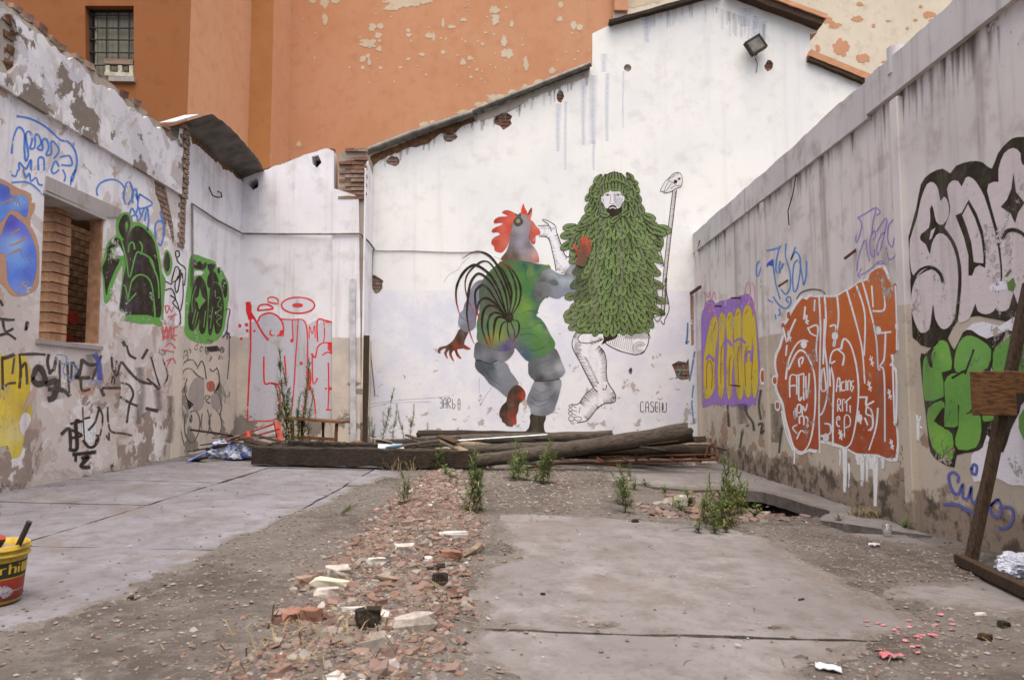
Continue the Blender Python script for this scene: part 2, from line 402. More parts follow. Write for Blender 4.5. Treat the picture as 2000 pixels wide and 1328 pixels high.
warp=n1*.10+n2*.05
hh=np.full(len(GP),.016)+n1*.010+n2*.006
vis=np.minimum.reduce([sdist(GP,p) for p in (VIS_A,VIS_B,VIS_C,VIS_D,VIS_E)])+warp-.07
hh=np.where(vis<.12, hh-(.12-vis).clip(0,.4)/.4*.085+n2*.006, hh)
r1=sdist(GP,RUB)+warp; hh+=np.clip(-r1/.35,0,1)*(.05+n1*.025)
lo=sdist(GP,LOW)+warp; hh-=np.clip(-lo/.3,0,1)*.035
ho=sdist(GP,HOLE); hh-=np.clip(-ho/.10,0,1)*.30
GZ=gz(GP[:,0])+hh
def ground_h(x,y):
    i=int(round((x-gx[0])/.04)); j=int(round((y-gy[0])/.04))
    if 0<=i<len(gx) and 0<=j<len(gy): return GZ[j*len(gx)+i]
    return gz(x)+.01
def surf_h(x,y):
    """top of whatever lies there: dirt, or slab where a slab covers it"""
    h=ground_h(x,y)
    for p in SLABS:
        if inpoly([(x,y)],p)[0]: return max(h,gz(x)+.0)
    return h
nx,ny=len(gx),len(gy)
gv=[(a,b,c) for (a,b),c in zip(GP,GZ)]
gf=[(j*nx+i,j*nx+i+1,(j+1)*nx+i+1,(j+1)*nx+i) for j in range(ny-1) for i in range(nx-1)]
# skirt out to the horizon
ring=[i for i in range(nx)]+[j*nx+nx-1 for j in range(1,ny)]+[(ny-1)*nx+i for i in range(nx-2,-1,-1)]+[j*nx for j in range(ny-2,0,-1)]
b0=len(gv); cx0,cy0=-.6,7.5
for i in ring:
    x,y,z=gv[i]; d=Vector((x-cx0,y-cy0)); d=d/d.length*150; gv.append((cx0+d.x,cy0+d.y,-.15))
for k in range(len(ring)):
    a,b=ring[k],ring[(k+1)%len(ring)]; gf.append((a,b0+k,b0+(k+1)%len(ring),b))
me=bpy.data.meshes.new('ground'); me.from_pydata(gv,[],gf); me.update(); me.polygons.foreach_set('use_smooth',[True]*len(gf))
tag(link('ground',me,None,M['dirt']),'trodden grey brown dirt and grit of the derelict yard','ground',kind='structure')
# concrete slabs with open joints, laid as separate pieces
SLABS=[]
pave=empty('pavement',(0,0,0),'cracked concrete slabs of the yard floor, dirt lapping their edges','pavement'); pave['kind']='structure'
def vis_at(x,y):
    i=min(max(int(round((x-gx[0])/.04)),0),len(gx)-1); j=min(max(int(round((y-gy[0])/.04)),0),len(gy)-1); return vis[j*len(gx)+i]
def slab(poly2, mat_, th=.11, dz=0, seed=0, rough=.012):
    P=jag(poly2,rough,.10,seed,True,.5)
    o=slab_mesh('concrete_slab',P,[],lambda p,d:(p[0],p[1],gz(p[0])+dz-d),th,mat_,pave,.11,M['dirt'],lambda V:[float(np.clip(1+vis_at(*v)/.22,0,1)) for v in V])
    SLABS.append(P); return o
xs=[XL-.1,-3.42,-1.97,-.55]; ys=[.4,1.7,3.4,5.12,6.92,8.6,10.3,12.0,13.6]
k=0
for i in range(3):
    for j in range(8):
        k+=1; g=.011; sk=-.03
        a,b,c,d=xs[i]+g,xs[i+1]-g,ys[j]+g,ys[j+1]-g
        slab([(a,c-sk*a),(b,c-sk*b),(b,d-sk*b),(a,d-sk*a)],M['slab_left'],.11,random.Random(k).uniform(-.004,.004),k)
Bx0=-.30
slab([(Bx0,.4),(3.4,.4),(3.4,3.518),(Bx0,3.518)],M['slab_right'],.11,-.002,51)
slab([(Bx0,3.53),(3.4,3.53),(3.4,6.3),(1.9,6.35),(.9,6.75),(-.1,6.9)],M['slab_right'],.11,.002,52)
# broken slab edge over the hole
edge=gpoly([(1190,946),(1280,952),(1350,958),(1430,957),(1490,962),(1545,976),(1622,1000),(1604,1017)])
slab(edge+[(3.6,atG(1700,1045).y),(3.68,9.4),(.9,10.4)],M['slab_right'],.13,.008,53,.022)
slab([(.9,10.43),(3.68,9.43),(3.68,13.9),(.6,13.9)],M['slab_right'],.11,.0,54)

# ================================================================ gable wall with the mural
gab=empty('gable_wall',(0,YM,0),'tall whitewashed gable wall carrying a painted mural of two large figures','wall')
def cpar(o,p):      # keep world placement under an empty that is not at the origin
    o.parent=p; o.matrix_parent_inverse=Matrix.Translation(p.location).inverted() if p.rotation_euler[2]==0 else p.matrix_basis.inverted()
    return o
def yw(P,Y): return [(v.x,v.z) for v in (atY(*p,Y) for p in P)]
gout=[(712,905),(712,302)]+[(720,298),(1150,131),(1157,131),(1157,66),(1190,50),(1405,-6),(1437,-6),(1598,62),(1582,66),(1582,122),(1712,176),(1712,905)]
gout2=yw(gout,YM)
def blob(cx,cy,rx,ry,n=12,seed=0,amp=.25):
    R=random.Random(seed); return [(cx+rx*math.cos(2*math.pi*i/n)*(1+R.uniform(-amp,amp)),cy+ry*math.sin(2*math.pi*i/n)*(1+R.uniform(-amp,amp))) for i in range(n)]
ghpx=[blob(983,235,17,17,12,1),blob(1094,189,7,12,9,2,.15),blob(1226,133,7.5,7.5,12,3,.08),blob(1502,129,9,10,10,4),blob(768,314,12,10,10,5),blob(878,268,14,9,10,6),
      blob(735,556,13,18,12,7,.3),[(1312,712),(1325,705),(1340,708),(1345,700),(1348,740),(1332,743),(1322,738),(1318,726)],blob(1232,725,4,7,7,8),blob(1127,43+6,3,3,5,9)]
gholes=[yw(h,YM) for h in ghpx]
to_gab=lambda p,d:(p[0],YM+d,p[1])
cpar(slab_mesh('plaster',gout2,gholes,to_gab,.06,M['mural_white']),gab)
cpar(slab_mesh('wall_core',yw([(714,905),(714,304),(1150,136),(1159,134),(1159,70),(1190,55),(1405,0),(1437,0),(1595,66),(1580,70),(1580,126),(1710,180),(1710,905)],YM+.07),[],lambda p,d:(p[0],YM+.07+d,p[1]),.3,M['mortar']),gab)
def brick_mesh(name,l,h,d,seed,mat_,jit=.006):
    R=random.Random(seed); mb=MB(); mb.box((0,0,0),(l,d,h)); mb.v=[tuple(Vector(v)+Vector((R.uniform(-jit,jit),R.uniform(-jit,jit),R.uniform(-jit,jit)))) for v in mb.v]
    me=bpy.data.meshes.new(name); me.from_pydata(mb.v,[],mb.f); me.update(); me.materials.append(mat_); return me
BR={k:[brick_mesh('brick',.24,.058,.08,i,M[k]) for i in range(4)] for k in('brick_red','brick_old','brick_dark')}
def put_brick(me,loc,parent,rz=0,tilt=0,sc=(1,1,1)):
    o=bpy.data.objects.new('brick',me); COL.objects.link(o); o.location=loc; o.rotation_euler=(tilt,0,rz); o.scale=sc
    return cpar(o,parent)
def brick_fill_Y(poly,Y,parent,kind='brick_red',L=.25,H=.072,sc=1,seed=0):
    """bricks in a hole of a wall in a Y plane; only those whose centre is inside"""
    R=random.Random(seed); xs=[p[0] for p in poly]; zs=[p[1] for p in poly]; r=0; z=min(zs)-H
    while z<max(zs)+H:
        x=min(xs)-L+(r%2)*L/2
        while x<max(xs)+L:
            if sdist([(x,z)],poly)[0]<.05: put_brick(BR[kind][R.randrange(4)],(x,Y+R.uniform(-.012,.012),z),parent,0,0,(sc*L/.25,1,H/.072))
            x+=L
        z+=H; r+=1
for i in (0,1,3,4,5,6,7): brick_fill_Y(gholes[i],YM+.075 ,gab,'brick_red' if i in(0,1,3) else 'brick_old',seed=i,L=.2 if i in(0,6,7) else .16)
# roof edge of the gable: dark gutter on the long slope, tiles and timber on the others
def edge_tube(P,Y,r,name,mat_,dy=-.12,n=10):
    mb=MB(); pts=[atY(*p,Y)+Vector((0,dy,0)) for p in P]; mb.tube(pts,r,n); return cpar(mb.build(name,mat_),gab)
edge_tube([(716,301),(800,268),(924,226)],YM,.075,'gutter',M['metal_grey'])
edge_tube([(922,223),(1040,176),(1152,131)],YM,.055,'gutter',M['metal_grey'])
def eave(P,w0,w1,th,name,mat_,lift=0):
    a=atY(*P[0],YM); b=atY(*P[1],YM); up=Vector((0,0,1)); t=(b-a).normalized(); u=Vector((-t.z,0,t.x)); u=u if u.z>0 else -u
    mb=MB(); mb.bar(a+u*(th/2+lift)+Vector((0,(w1-w0)/2,0)),b+u*(th/2+lift)+Vector((0,(w1-w0)/2,0)),w0+w1,th,up=u,seg=14,jit=.006); return cpar(mb.build(name,mat_),gab)
eave([(716,303),(1152,136)],.05,.45,.05,'roof_timber',M['wood_brown'])
eave([(1190,53),(1408,-7)],.16,.45,.07,'roof_timber',M['wood_dark'])
eave([(1412,-8),(1597,60)],.22,.45,.13,'roof_timber',M['wood_brown'])
eave([(1412,-8),(1600,61)],.26,.45,.09,'roof_tile_edge',M['render_orange'],.135)
eave([(1575,121),(1712,178)],.10,.45,.06,'roof_timber',M['wood_brown'])
eave([(1572,119),(1712,176)],.12,.45,.13,'roof_tile_edge',M['render_orange'],.065)
# dark broken plaster hanging under the long gutter
for s,(P) in enumerate([[(722,305),(800,274),(924,228),(930,236),(900,250),(888,262),(862,262),(830,283),(800,288),(770,300),(740,312),(722,330)],[(930,226),(1040,181),(1150,137),(1150,150),(1090,172),(1040,190),(1000,214),(940,236)]]):
    J=jag(P,1.6,6,s,True,.4); o=slab_mesh('broken_plaster',yw(J,YM-.012),[],lambda p,d:(p[0],YM-.012+d,p[1]),.01,M['brick_dark' if s==0 else 'mortar']); cpar(o,gab)

# ================================================================ low back wall and pier (left of the mural)
low=empty('low_back_wall',(0,YL,0),'lower white back wall with red outline graffiti and a broken brick pier','wall')
lowtop=jag([(512,336),(560,316),(600,300),(640,289),(652,296)],1.6,7,3,False,.5)
lp=[(440,905),(440,345)]+[(468,346)]+lowtop+[(652,905)]
lhole=[[(609,306),(622,303),(628,318),(619,328),(610,320)]]; 
to_low=lambda p,d:(p[0],YL+d,p[1])
cpar(slab_mesh('plaster',yw(lp,YL),[yw(lhole[0],YL),yw(blob(496,360,10,11,10,3),YL)],to_low,.3,M['left_rear']),low)
cpar(slab_mesh('wall_core',yw([(440,905),(445,352),(512,342),(640,294),(652,300),(652,905)],YL+.301),[],lambda p,d:(p[0],YL+.301+d,p[1]),.3,M['wood_dark']),low)
# pier: plaster below, bare bricks above
pf=YL-.05
pl=yw([(648,905),(650,368),(676,376),(700,384),(707,905)],pf)
cpar(slab_mesh('pier_plaster',jag(pl,.004,.2,3,True),[],lambda p,d:(p[0],pf+d,p[1]),.03,M['left_rear']),low)
v0,v1=atY(649,905,pf),atY(705,905,pf); zt=atY(690,292,pf).z
mb=MB(); mb.box(((v0.x+v1.x)/2,pf+.42,(v0.z+zt)/2-.03),(v1.x-v0.x-.02,.74,zt-v0.z)); cpar(mb.build('pier_core',M['mortar']),low)
# white plastered right flank of the pier
fl=[(pf,v0.z),(pf,atY(703,330,pf).z),(pf+.2,atY(703,320,pf).z+.12),(YM+.0,atY(703,320,pf).z-.05),(YM+.0,v0.z)]
cpar(slab_mesh('pier_flank',fl,[],lambda p,d:(v1.x+.012-d,p[0],p[1]),.03,M['left_rear']),low)
bz=atY(680,376,pf).z; R=random.Random(8); r=0; z=bz-.1
while z<zt+.03:
    nb=3
    for i in range(nb):
        x=v0.x+.04+(i+.5*(r%2))*.24
        if x<v1.x-.05 and not (z>zt-.12 and R.random()<.4): put_brick(BR['brick_old' if R.random()<.6 else 'brick_red'][R.randrange(4)],(min(x+.1,v1.x-.1),pf+.055+R.uniform(-.03,.02),z),low)
    z+=.085; r+=1
# rubble stubs on the ragged top
for i in range(16):
    x=R.uniform(512,650); p=atY(x,346-(x-470)*.318,YL+.12); put_brick(BR['brick_red' if R.random()<.5 else 'brick_old'][R.randrange(4)],(p.x,p.y,p.z-.05),low,R.uniform(-.3,.3),R.uniform(-.2,.2),(.7,1.6,1))

# ================================================================ left wall
lw=empty('ruined_plaster_wall',(XL,8,0),'long left wall of flaking plaster with ragged brick top, window opening and many tags','wall')
def xw(P,X): return [(v.y,v.z) for v in (atX(*p,X) for p in P)]
YA=atX(345,500,XL).y          # end of the front stretch
zc=atX(150,262,XL).z          # underside of the projecting upper band
ztop=atX(200,150,XL).z
hole_px=[(87,372),(203,424),(193,671),(75,666)]
hole=xw(hole_px,XL)
to_l=lambda p,d:(XL-d,p[0],p[1])
# exposed brick scars (plaster lost)
scar=[xw([(302,330),(312,333),(320,350),(326,380),(332,410),(338,440),(341,470),(338,478),(334,460),(326,430),(322,470),(318,440),(312,400),(304,380),(301,350)],XL)]
front=[(-3,-.3),(YA,-.3),(YA,zc)]+[(-3,zc)]
cpar(slab_mesh('plaster',front,[hole]+scar,to_l,.03,M['left_low'],None,.6),lw)
cpar(slab_mesh('wall_core',[(-3,-.3),(YA,-.3),(YA,zc+.2),(-3,zc+.2)],[hole],lambda p,d:(XL-.031-d,p[0],p[1]),.12,M['mortar']),lw)
cpar(slab_mesh('wall_core',[(-3,-.3),(YA,-.3),(YA,zc+.2),(-3,zc+.2)],[[hole[0],(hole[1][0]+.75,hole[0][1]),(hole[2][0]+.75,hole[2][1]),hole[3]]],lambda p,d:(XL-.152-d,p[0],p[1]),.21,M['mortar']),lw)
topl=jag([(YA,ztop-.16),(-3,ztop-.10)],.045,.08,5,False,.6)
cpar(slab_mesh('upper_band',[(-3,zc),(YA,zc)]+topl,[xw([(-20,50),(5,20),(18,40),(28,70),(25,125),(10,145),(-20,140)],XL)],lambda p,d:(XL+.05-d,p[0],p[1]),.05,M['left_upper']),lw)
cpar(slab_mesh('upper_core',[(-3,zc+.01),(YA,zc+.01)]+jag([(YA,ztop-.03),(-3,ztop+.02)],.025,.1,15,False,.5),[],lambda p,d:(XL-.004-d,p[0],p[1]),.34,M['mortar']),lw)
R=random.Random(4)
for i in range(260):             # broken bricks along the crest, front face included
    y=YA-.1-(i%130)*.068; 
    if y<4.5: break
    put_brick(BR['brick_old' if R.random()<.7 else 'brick_red'][R.randrange(4)],(XL+(R.uniform(-.30,.0) if i<130 else -.005),y,ztop+(R.uniform(-.05,.03) if i<130 else R.uniform(-.17,-.03))),lw,math.pi/2+R.uniform(-.5,.5),R.uniform(-.3,.3),(R.uniform(.4,.9),R.uniform(.7,1.3),R.uniform(.8,1.4)))
for P,kind in ((scar[0],'brick_old'),):
    ys_=[p[0] for p in P]; zs=[p[1] for p in P]; z=min(zs); r=0
    while z<max(zs):
        y=min(ys_)+(r%2)*.06
        while y<max(ys_):
            if sdist([(y,z)],P)[0]<.03: put_brick(BR[kind][R.randrange(4)],(XL-.045,y,z),lw,math.pi/2,0,(.48,1,1))
            y+=.122
        z+=.074; r+=1
for i in range(16):
    v=atX(R.uniform(0,22),R.uniform(40,135),XL-.03); put_brick(BR['brick_old' if R.random()<.6 else 'brick_dark'][R.randrange(4)],(XL-.03+R.uniform(-.03,.01),v.y,v.z),lw,math.pi/2+R.uniform(-.4,.4),R.uniform(-.4,.4),(R.uniform(.5,.9),1,R.uniform(.8,1.5)))
# toothed brick strip where the front stretch ends
zt_=atX(352,240,XL).z; z=atX(352,480,XL).z; r=0
cpar(slab_mesh('jamb_plaster',[(YA+.01,-.3),(YA+.34,-.3),(YA+.34,zc+.6),(YA+.36,zt_-.1),(YA+.05,zt_-.05),(YA+.012,zc+.2)],[xw([(352,335),(357,340),(362,380),(363,430),(361,470),(357,482),(353,470),(353,400)],XL)],to_l,.05,M['left_rear']),lw)
cpar(MB().box((XL-.2,YA+.17,2.2),(.26,.36,5)).build('jamb_core',M['mortar']),lw)
while z<zt_:
    put_brick(BR['brick_old'][r%4],(XL-.012 if z<zc else XL+.02,YA+.10+(r%2)*.03,z),lw,math.pi/2,0,(.55 if r%2 else .8,1,1)); z+=.078; r+=1
# rear stretch, set back a little, under the roof sheet
rt=[(YA+.34,atX(375,262,XL).z),(YA+1.2,atX(420,300,XL).z),(YL+.02,atX(466,344,XL).z)]
cpar(slab_mesh('rear_plaster',[(YA+.34,-.3),(YL+.05,-.3)]+jag(list(reversed(rt)),.03,.12,6),[],lambda p,d:(XL-.04-d,p[0],p[1]),.35,M['left_rear']),lw)
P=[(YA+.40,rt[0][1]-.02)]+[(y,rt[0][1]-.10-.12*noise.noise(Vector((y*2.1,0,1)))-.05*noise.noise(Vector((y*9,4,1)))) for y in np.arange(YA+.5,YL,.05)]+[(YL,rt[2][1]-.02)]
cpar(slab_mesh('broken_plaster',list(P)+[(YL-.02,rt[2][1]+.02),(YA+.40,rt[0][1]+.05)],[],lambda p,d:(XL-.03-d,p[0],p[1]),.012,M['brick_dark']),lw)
# window opening: lintel, brick pier, brick infill wall behind
h0,h1,h2,h3=hole
lint=xw([(89,344),(236,410),(228,424),(203,424),(87,374)],XL)
cpar(slab_mesh('lintel',lint,[],lambda p,d:(XL+.02-d,p[0],p[1]),.02,M['grey_concrete']),lw)
cpar(slab_mesh('lintel_underside',[(XL+.02,h0[0]-.02),(XL-.36,h0[0]-.02),(XL-.36,h1[0]+.02),(XL+.02,h1[0]+.02)],[],lambda p,d:(p[0],p[1],h0[1]-(p[1]-h0[0])/(h1[0]-h0[0])*(h0[1]-h1[1])-.0-d),.04,M['grey_concrete']),lw)
cpar(slab_mesh('window_sill',[(XL+.03,h3[0]-.05),(XL-.36,h3[0]-.05),(XL-.36,h2[0]+.05),(XL+.03,h2[0]+.05)],[],lambda p,d:(p[0],p[1],min(h3[1],h2[1])+.02-d),.05,M['grey_concrete']),lw)
cpar(slab_mesh('jamb',[(XL-.005,h2[1]-.02),(XL-.15,h2[1]-.02),(XL-.15,h1[1]+.03),(XL-.005,h1[1]+.03)],[],lambda p,d:(p[0],h1[0]-.0-d*-1-.03,p[1]),.03,M['brick_pale']),lw)
BH=.118; bx=XL-.22
pA=atX(103,520,bx).y; pB=atX(134,520,bx).y
blk=[brick_mesh('brick',.30,BH-.012,.26,20+i,M['brick_pale'],.004) for i in range(3)]
z=min(h3[1],h2[1])+.02+BH/2; r=0
cpar(MB().box((bx-.17,(pA+pB)/2,(h0[1]+z)/2),(.28,pB-pA-.03,h0[1]-z+.2)).build('pier_mortar',M['mortar']),lw)
while z<h0[1]:
    o=put_brick(blk[r%3],(bx-.14+R.uniform(-.008,.008),(pA+pB)/2,z),lw,0,0,(1,(pB-pA)/.26,1)); o.rotation_euler=(0,0,R.uniform(-.02,.02)); z+=BH; r+=1
wb=XL-1.5; ya,yb=atX(112,520,wb).y-.4,atX(184,520,wb).y+.6
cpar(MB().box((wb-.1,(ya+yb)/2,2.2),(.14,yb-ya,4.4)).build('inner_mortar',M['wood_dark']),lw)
ib=[brick_mesh('brick',.28,.088,.06,30+i,M['brick_dark'],.004) for i in range(3)]
z=1.0; r=0
while z<3.6:
    y=ya+.14*(r%2)
    while y<yb: put_brick(ib[R.randrange(3)],(wb,y,z),lw,math.pi/2); y+=.292
    z+=.1; r+=1
for nm,bx_ in (('roof_shade_strip',((XL-.62,(ya+yb)/2-.3,3.35),(.5,yb-ya+2.4,.1))),('room_side',((XL-1.1,yb+.9,2.),(1.6,.1,4))),('room_side',((XL-1.1,ya-1.6,2.),(1.6,.1,4)))): cpar(MB().box(*bx_).build(nm,M['brick_dark']),lw)  # added roof strip, shaped to darken the room's top and let light in

# ================================================================ right wall of concrete panels
rw=empty('concrete_panel_wall',(XR,8,0),'long grey concrete panel wall on the right with beam course and pilasters, covered in graffiti','wall')
zb=CZ+2.86; zt2=CZ+3.22
to_r=lambda p,d:(XR+d,p[0],p[1])
y1=atX(1768,500,XR).y; y2=atX(1496,600,XR).y; y3=atX(1366,600,XR).y
edges=[-3,2.0,y1,y2,y3+.05,YM]
for a,b in zip(edges[:-1],edges[1:]):
    cpar(slab_mesh('concrete_panel',[(a+.004,-.5),(b-.004,-.5),(b-.004,zb+.05),(a+.004,zb+.05)],[],to_r,.12,M['panel_upper']),rw)
ysx=atX(1702,220,XR).y
for (a,b,z0,z1,pr,sd) in ((-3,ysx,zb-.01,zt2,.055,1),(ysx+.004,YM,zb-.05,zt2-.02,.045,2)):
    tp=jag([(b,z1),(a,z1)],.012,.12,sd,False,.6)
    cpar(slab_mesh('beam',[(a,z0),(b,z0)]+tp,[],lambda p,d,pr=pr:(XR-pr+d,p[0],p[1]),.2,M['panel_beam']),rw)
for y,w,pr in ((2.0,.2,.05),(y1,.14,.06),(y2,.16,.035),(y3,.2,.05)):
    mb=MB(); mb.box((XR-pr/2+.02,y,1.65),(pr+.04,w,4.3)); cpar(mb.build('pilaster',M['panel_upper'],bevel=.01),rw)
pm=MB(); pz=zt2+.05
pm.tube([(XR+.02,atX(1756,300,XR).y,zb+.2),(XR+.02,atX(1756,300,XR).y,pz+.05)],.09,10); cpar(pm.build('post_stub',M['panel_beam']),rw)
pm=MB(); yy=atX(1722,300,XR).y; pm.box((XR+.06,yy,zt2-.02),(.16,.16,.16)); cpar(pm.build('post_stub',M['panel_beam'],bevel=.02),rw)
# rusty lintel corner at the far end of the panel wall
mb=MB(); a=atX(1347,575,XR-.1); b=atX(1368,560,XR-.12); mb.bar(a,b,.04,.05); cpar(mb.build('bracket',M['rust']),rw)

# ================================================================ orange building behind
ob=empty('orange_building',(-3,22,0),'tall orange rendered building behind the yard, its right face weathered to cream','building')
YF=24.0; HT=22.
def wallY(name,P,Y,mat_,holes=(),th=.3):
    return cpar(slab_mesh(name,yw(P,Y),[yw(h,Y) for h in holes],lambda p,d:(p[0],Y+d,p[1]),th,M[mat_],None),ob)
YB=18.0; YC=22.2
win=[(166,12),(261,12),(262,158),(168,156)]
xa=atY(369,120,YB).x
cpar(slab_mesh('facade',[(-24,1),(xa,1),(xa,HT),(-24,HT)],[yw(win,YB)],lambda p,d:(p[0],YB+d,p[1]),.35,M['render_orange_deep']),ob)
cpar(slab_mesh('side_facade',[(YB+.01,1),(YB+.01,HT),(YC,HT),(YC,1)],[],lambda p,d:(xa+.004-d,p[0],p[1]),.3,M['render_lit_side']),ob)
xb=atY(532,120,YC).x
cpar(slab_mesh('facade',[(xa-1,1),(xb,1),(xb,HT),(xa-1,HT)],[],lambda p,d:(p[0],YC+d,p[1]),.3,M['render_ochre']),ob)
cpar(slab_mesh('side_facade',[(YC+.01,1),(YC+.01,HT),(YF,HT),(YF,1)],[],lambda p,d:(xb+.004-d,p[0],p[1]),.3,M['render_lit_side']),ob)
wallY('facade',[(520,700),(520,-330),(1226,-330),(1226,700)],YF,'render_orange')
wallY('cream_facade',[(1226,700),(1226,-330),(1893,-330),(1893,700)],YF,'render_cream')['label']='cream plaster where the orange paint has peeled away'
# boxed pipe at the corner and the orange downpipe over the roof
def vpipe(px,pw,y0,y1,Y,nm='boxed_pipe',m='render_orange',d=.25):
    a=atY(px-pw/2,y0,Y); b=atY(px+pw/2,y1,Y); mb=MB(); mb.box(((a.x+b.x)/2,Y-d/2,(a.z+b.z)/2),(b.x-a.x,d,a.z-b.z)); cpar(mb.build(nm,M[m],bevel=.02),ob)
vpipe(552,10,-300,118,YF-.0,d=.2); vpipe(1209,30,-300,30,YF,'boxed_pipe',d=.3); vpipe(1209,26,30,70,YF,'broken_boxed_pipe','mortar',.2)
mb=MB(); mb.tube([atY(560,y,YF-.03)+Vector((.03*math.sin(y*.04),0,0)) for y in range(-200,180,20)]+[atY(545,160,YF-.03)],.012,5); cpar(mb.build('cable',M['metal_grey']),ob)
# window of the orange building
w=cpar(MB().box(atY(213,85,YB+.3),(1.75,.06,2.7)).build('window',M['curtain']),ob); w['label']='dark recessed window with grille and net curtain'
def wbar(a,b,r,nm,m,dy=.18):
    mb=MB(); mb.bar(atY(*a,YB+dy),atY(*b,YB+dy),r,r); o=mb.build(nm,M[m]); o.parent=w; return o
for y in (30,55,78,103,128): wbar((168,y),(262,y+1),.03,'grille_bar','metal_dark')
for x in (185,208,231,252): wbar((x,12),(x,150),.022,'grille_bar','metal_dark',.2)
wbar((178,12),(178,150),.14,'frame','metal_dark',.26); wbar((187,40),(187,150),.05,'frame','cream_frame',.24); wbar((168,20),(262,20),.14,'frame','metal_dark',.26)
wbar((206,146),(262,148),.10,'sill','cream_frame',.02); wbar((214,156),(264,157),.12,'sill','grey_concrete',-.03); wbar((206,122),(262,124),.13,'planter','brick_old',.05)
for x in (212,236,258): wbar((x,130),(x,146),.1,'baluster','cream_frame',.03)
# patches where paint has flaked to plaster, and paint left on the cream part
def patches(L,Y,mat_,nm,seed):
    R=random.Random(seed); mb=MB()
    for i,(x,y,rx,ry) in enumerate(L):
        n=max(9,int((rx+ry)*.9)); P=jag(blob(x,y,rx,ry,n,seed*50+i,.32),max(.5,min(rx,ry)*.14),2.2,i+seed,True,.3)
        V,Fs=cdt(P); mb.add([atY(*p,Y)+Vector((0,-.006-.0006*(i%4),0)) for p in V],Fs)
    o=mb.build(nm,M[mat_]); cpar(o,ob); o['kind']='stuff'; return o
R=random.Random(77)
L=[(634,4,8,14),(610,2,6,5),(655,3,8,5),(635,38,5,10),(790,6,34,9),(820,2,22,6),(765,16,18,6),(727,55,8,9),(738,69,7,6),(743,52,7,6),(720,85,15,9),(708,116,6,6),(719,110,5,5),(721,122,4,7),(741,97,5,6),(709,133,4,4),(744,133,4,3),(798,60,4,4),(799,69,5,4),(838,70,8,6),(847,72,3,9),(865,46,3,8),(882,53,9,3),(905,39,7,4),(866,103,5,4),(824,107,6,3),(798,116,5,3),(904,122,5,7),(918,114,5,4),(965,20,10,8),(968,40,8,12),(985,82,6,12),(990,105,12,10),(1000,48,5,6),(1027,125,6,12),(1079,139,6,7),(1095,10,5,6),(1093,38,6,5),(1120,50,6,8),(1132,54,7,6),(584,281,5,5),(920,151,3,3),(1030,172,10,7),(1055,163,14,7),(1000,180,9,6),(975,192,25,7),(940,205,14,6),(910,222,18,6),(830,246,10,8),(790,272,25,5),(760,280,12,6),(845,240,6,5)]
for i in range(70):
    x=R.gauss(930,150); y=R.uniform(0,170)
    if 575<x<1180 and y<260-(x-720)*.2: L.append((x,y,R.uniform(1,3.2),R.uniform(1,3)))
patches(L,YF,'bare_plaster','flaked_paint',3)
L=[(1644,95,16,15),(1675,37,12,5),(1680,9,6,4),(1685,115,11,10),(1597,95,5,7),(1706,51,4,4),(1735,42,6,2),(1788,40,5,2),(1815,30,11,6),(1818,42,4,4),(1798,14,5,3),(1740,118,8,5),(1725,122,4,3),(1780,102,4,3),(1772,56,3,2)]
L2=[(1560+14*i,22+5*i+R.uniform(-4,4),12,6) for i in range(6)]+[(1610+13*i,128+5.5*i,11,7) for i in range(9)]
patches(L+L2,YF,'render_orange','leftover_paint',5)
patches([(1250,6,22,6),(1280,0,16,5),(1235,12,8,5)],YF,'bare_plaster','flaked_paint',6)
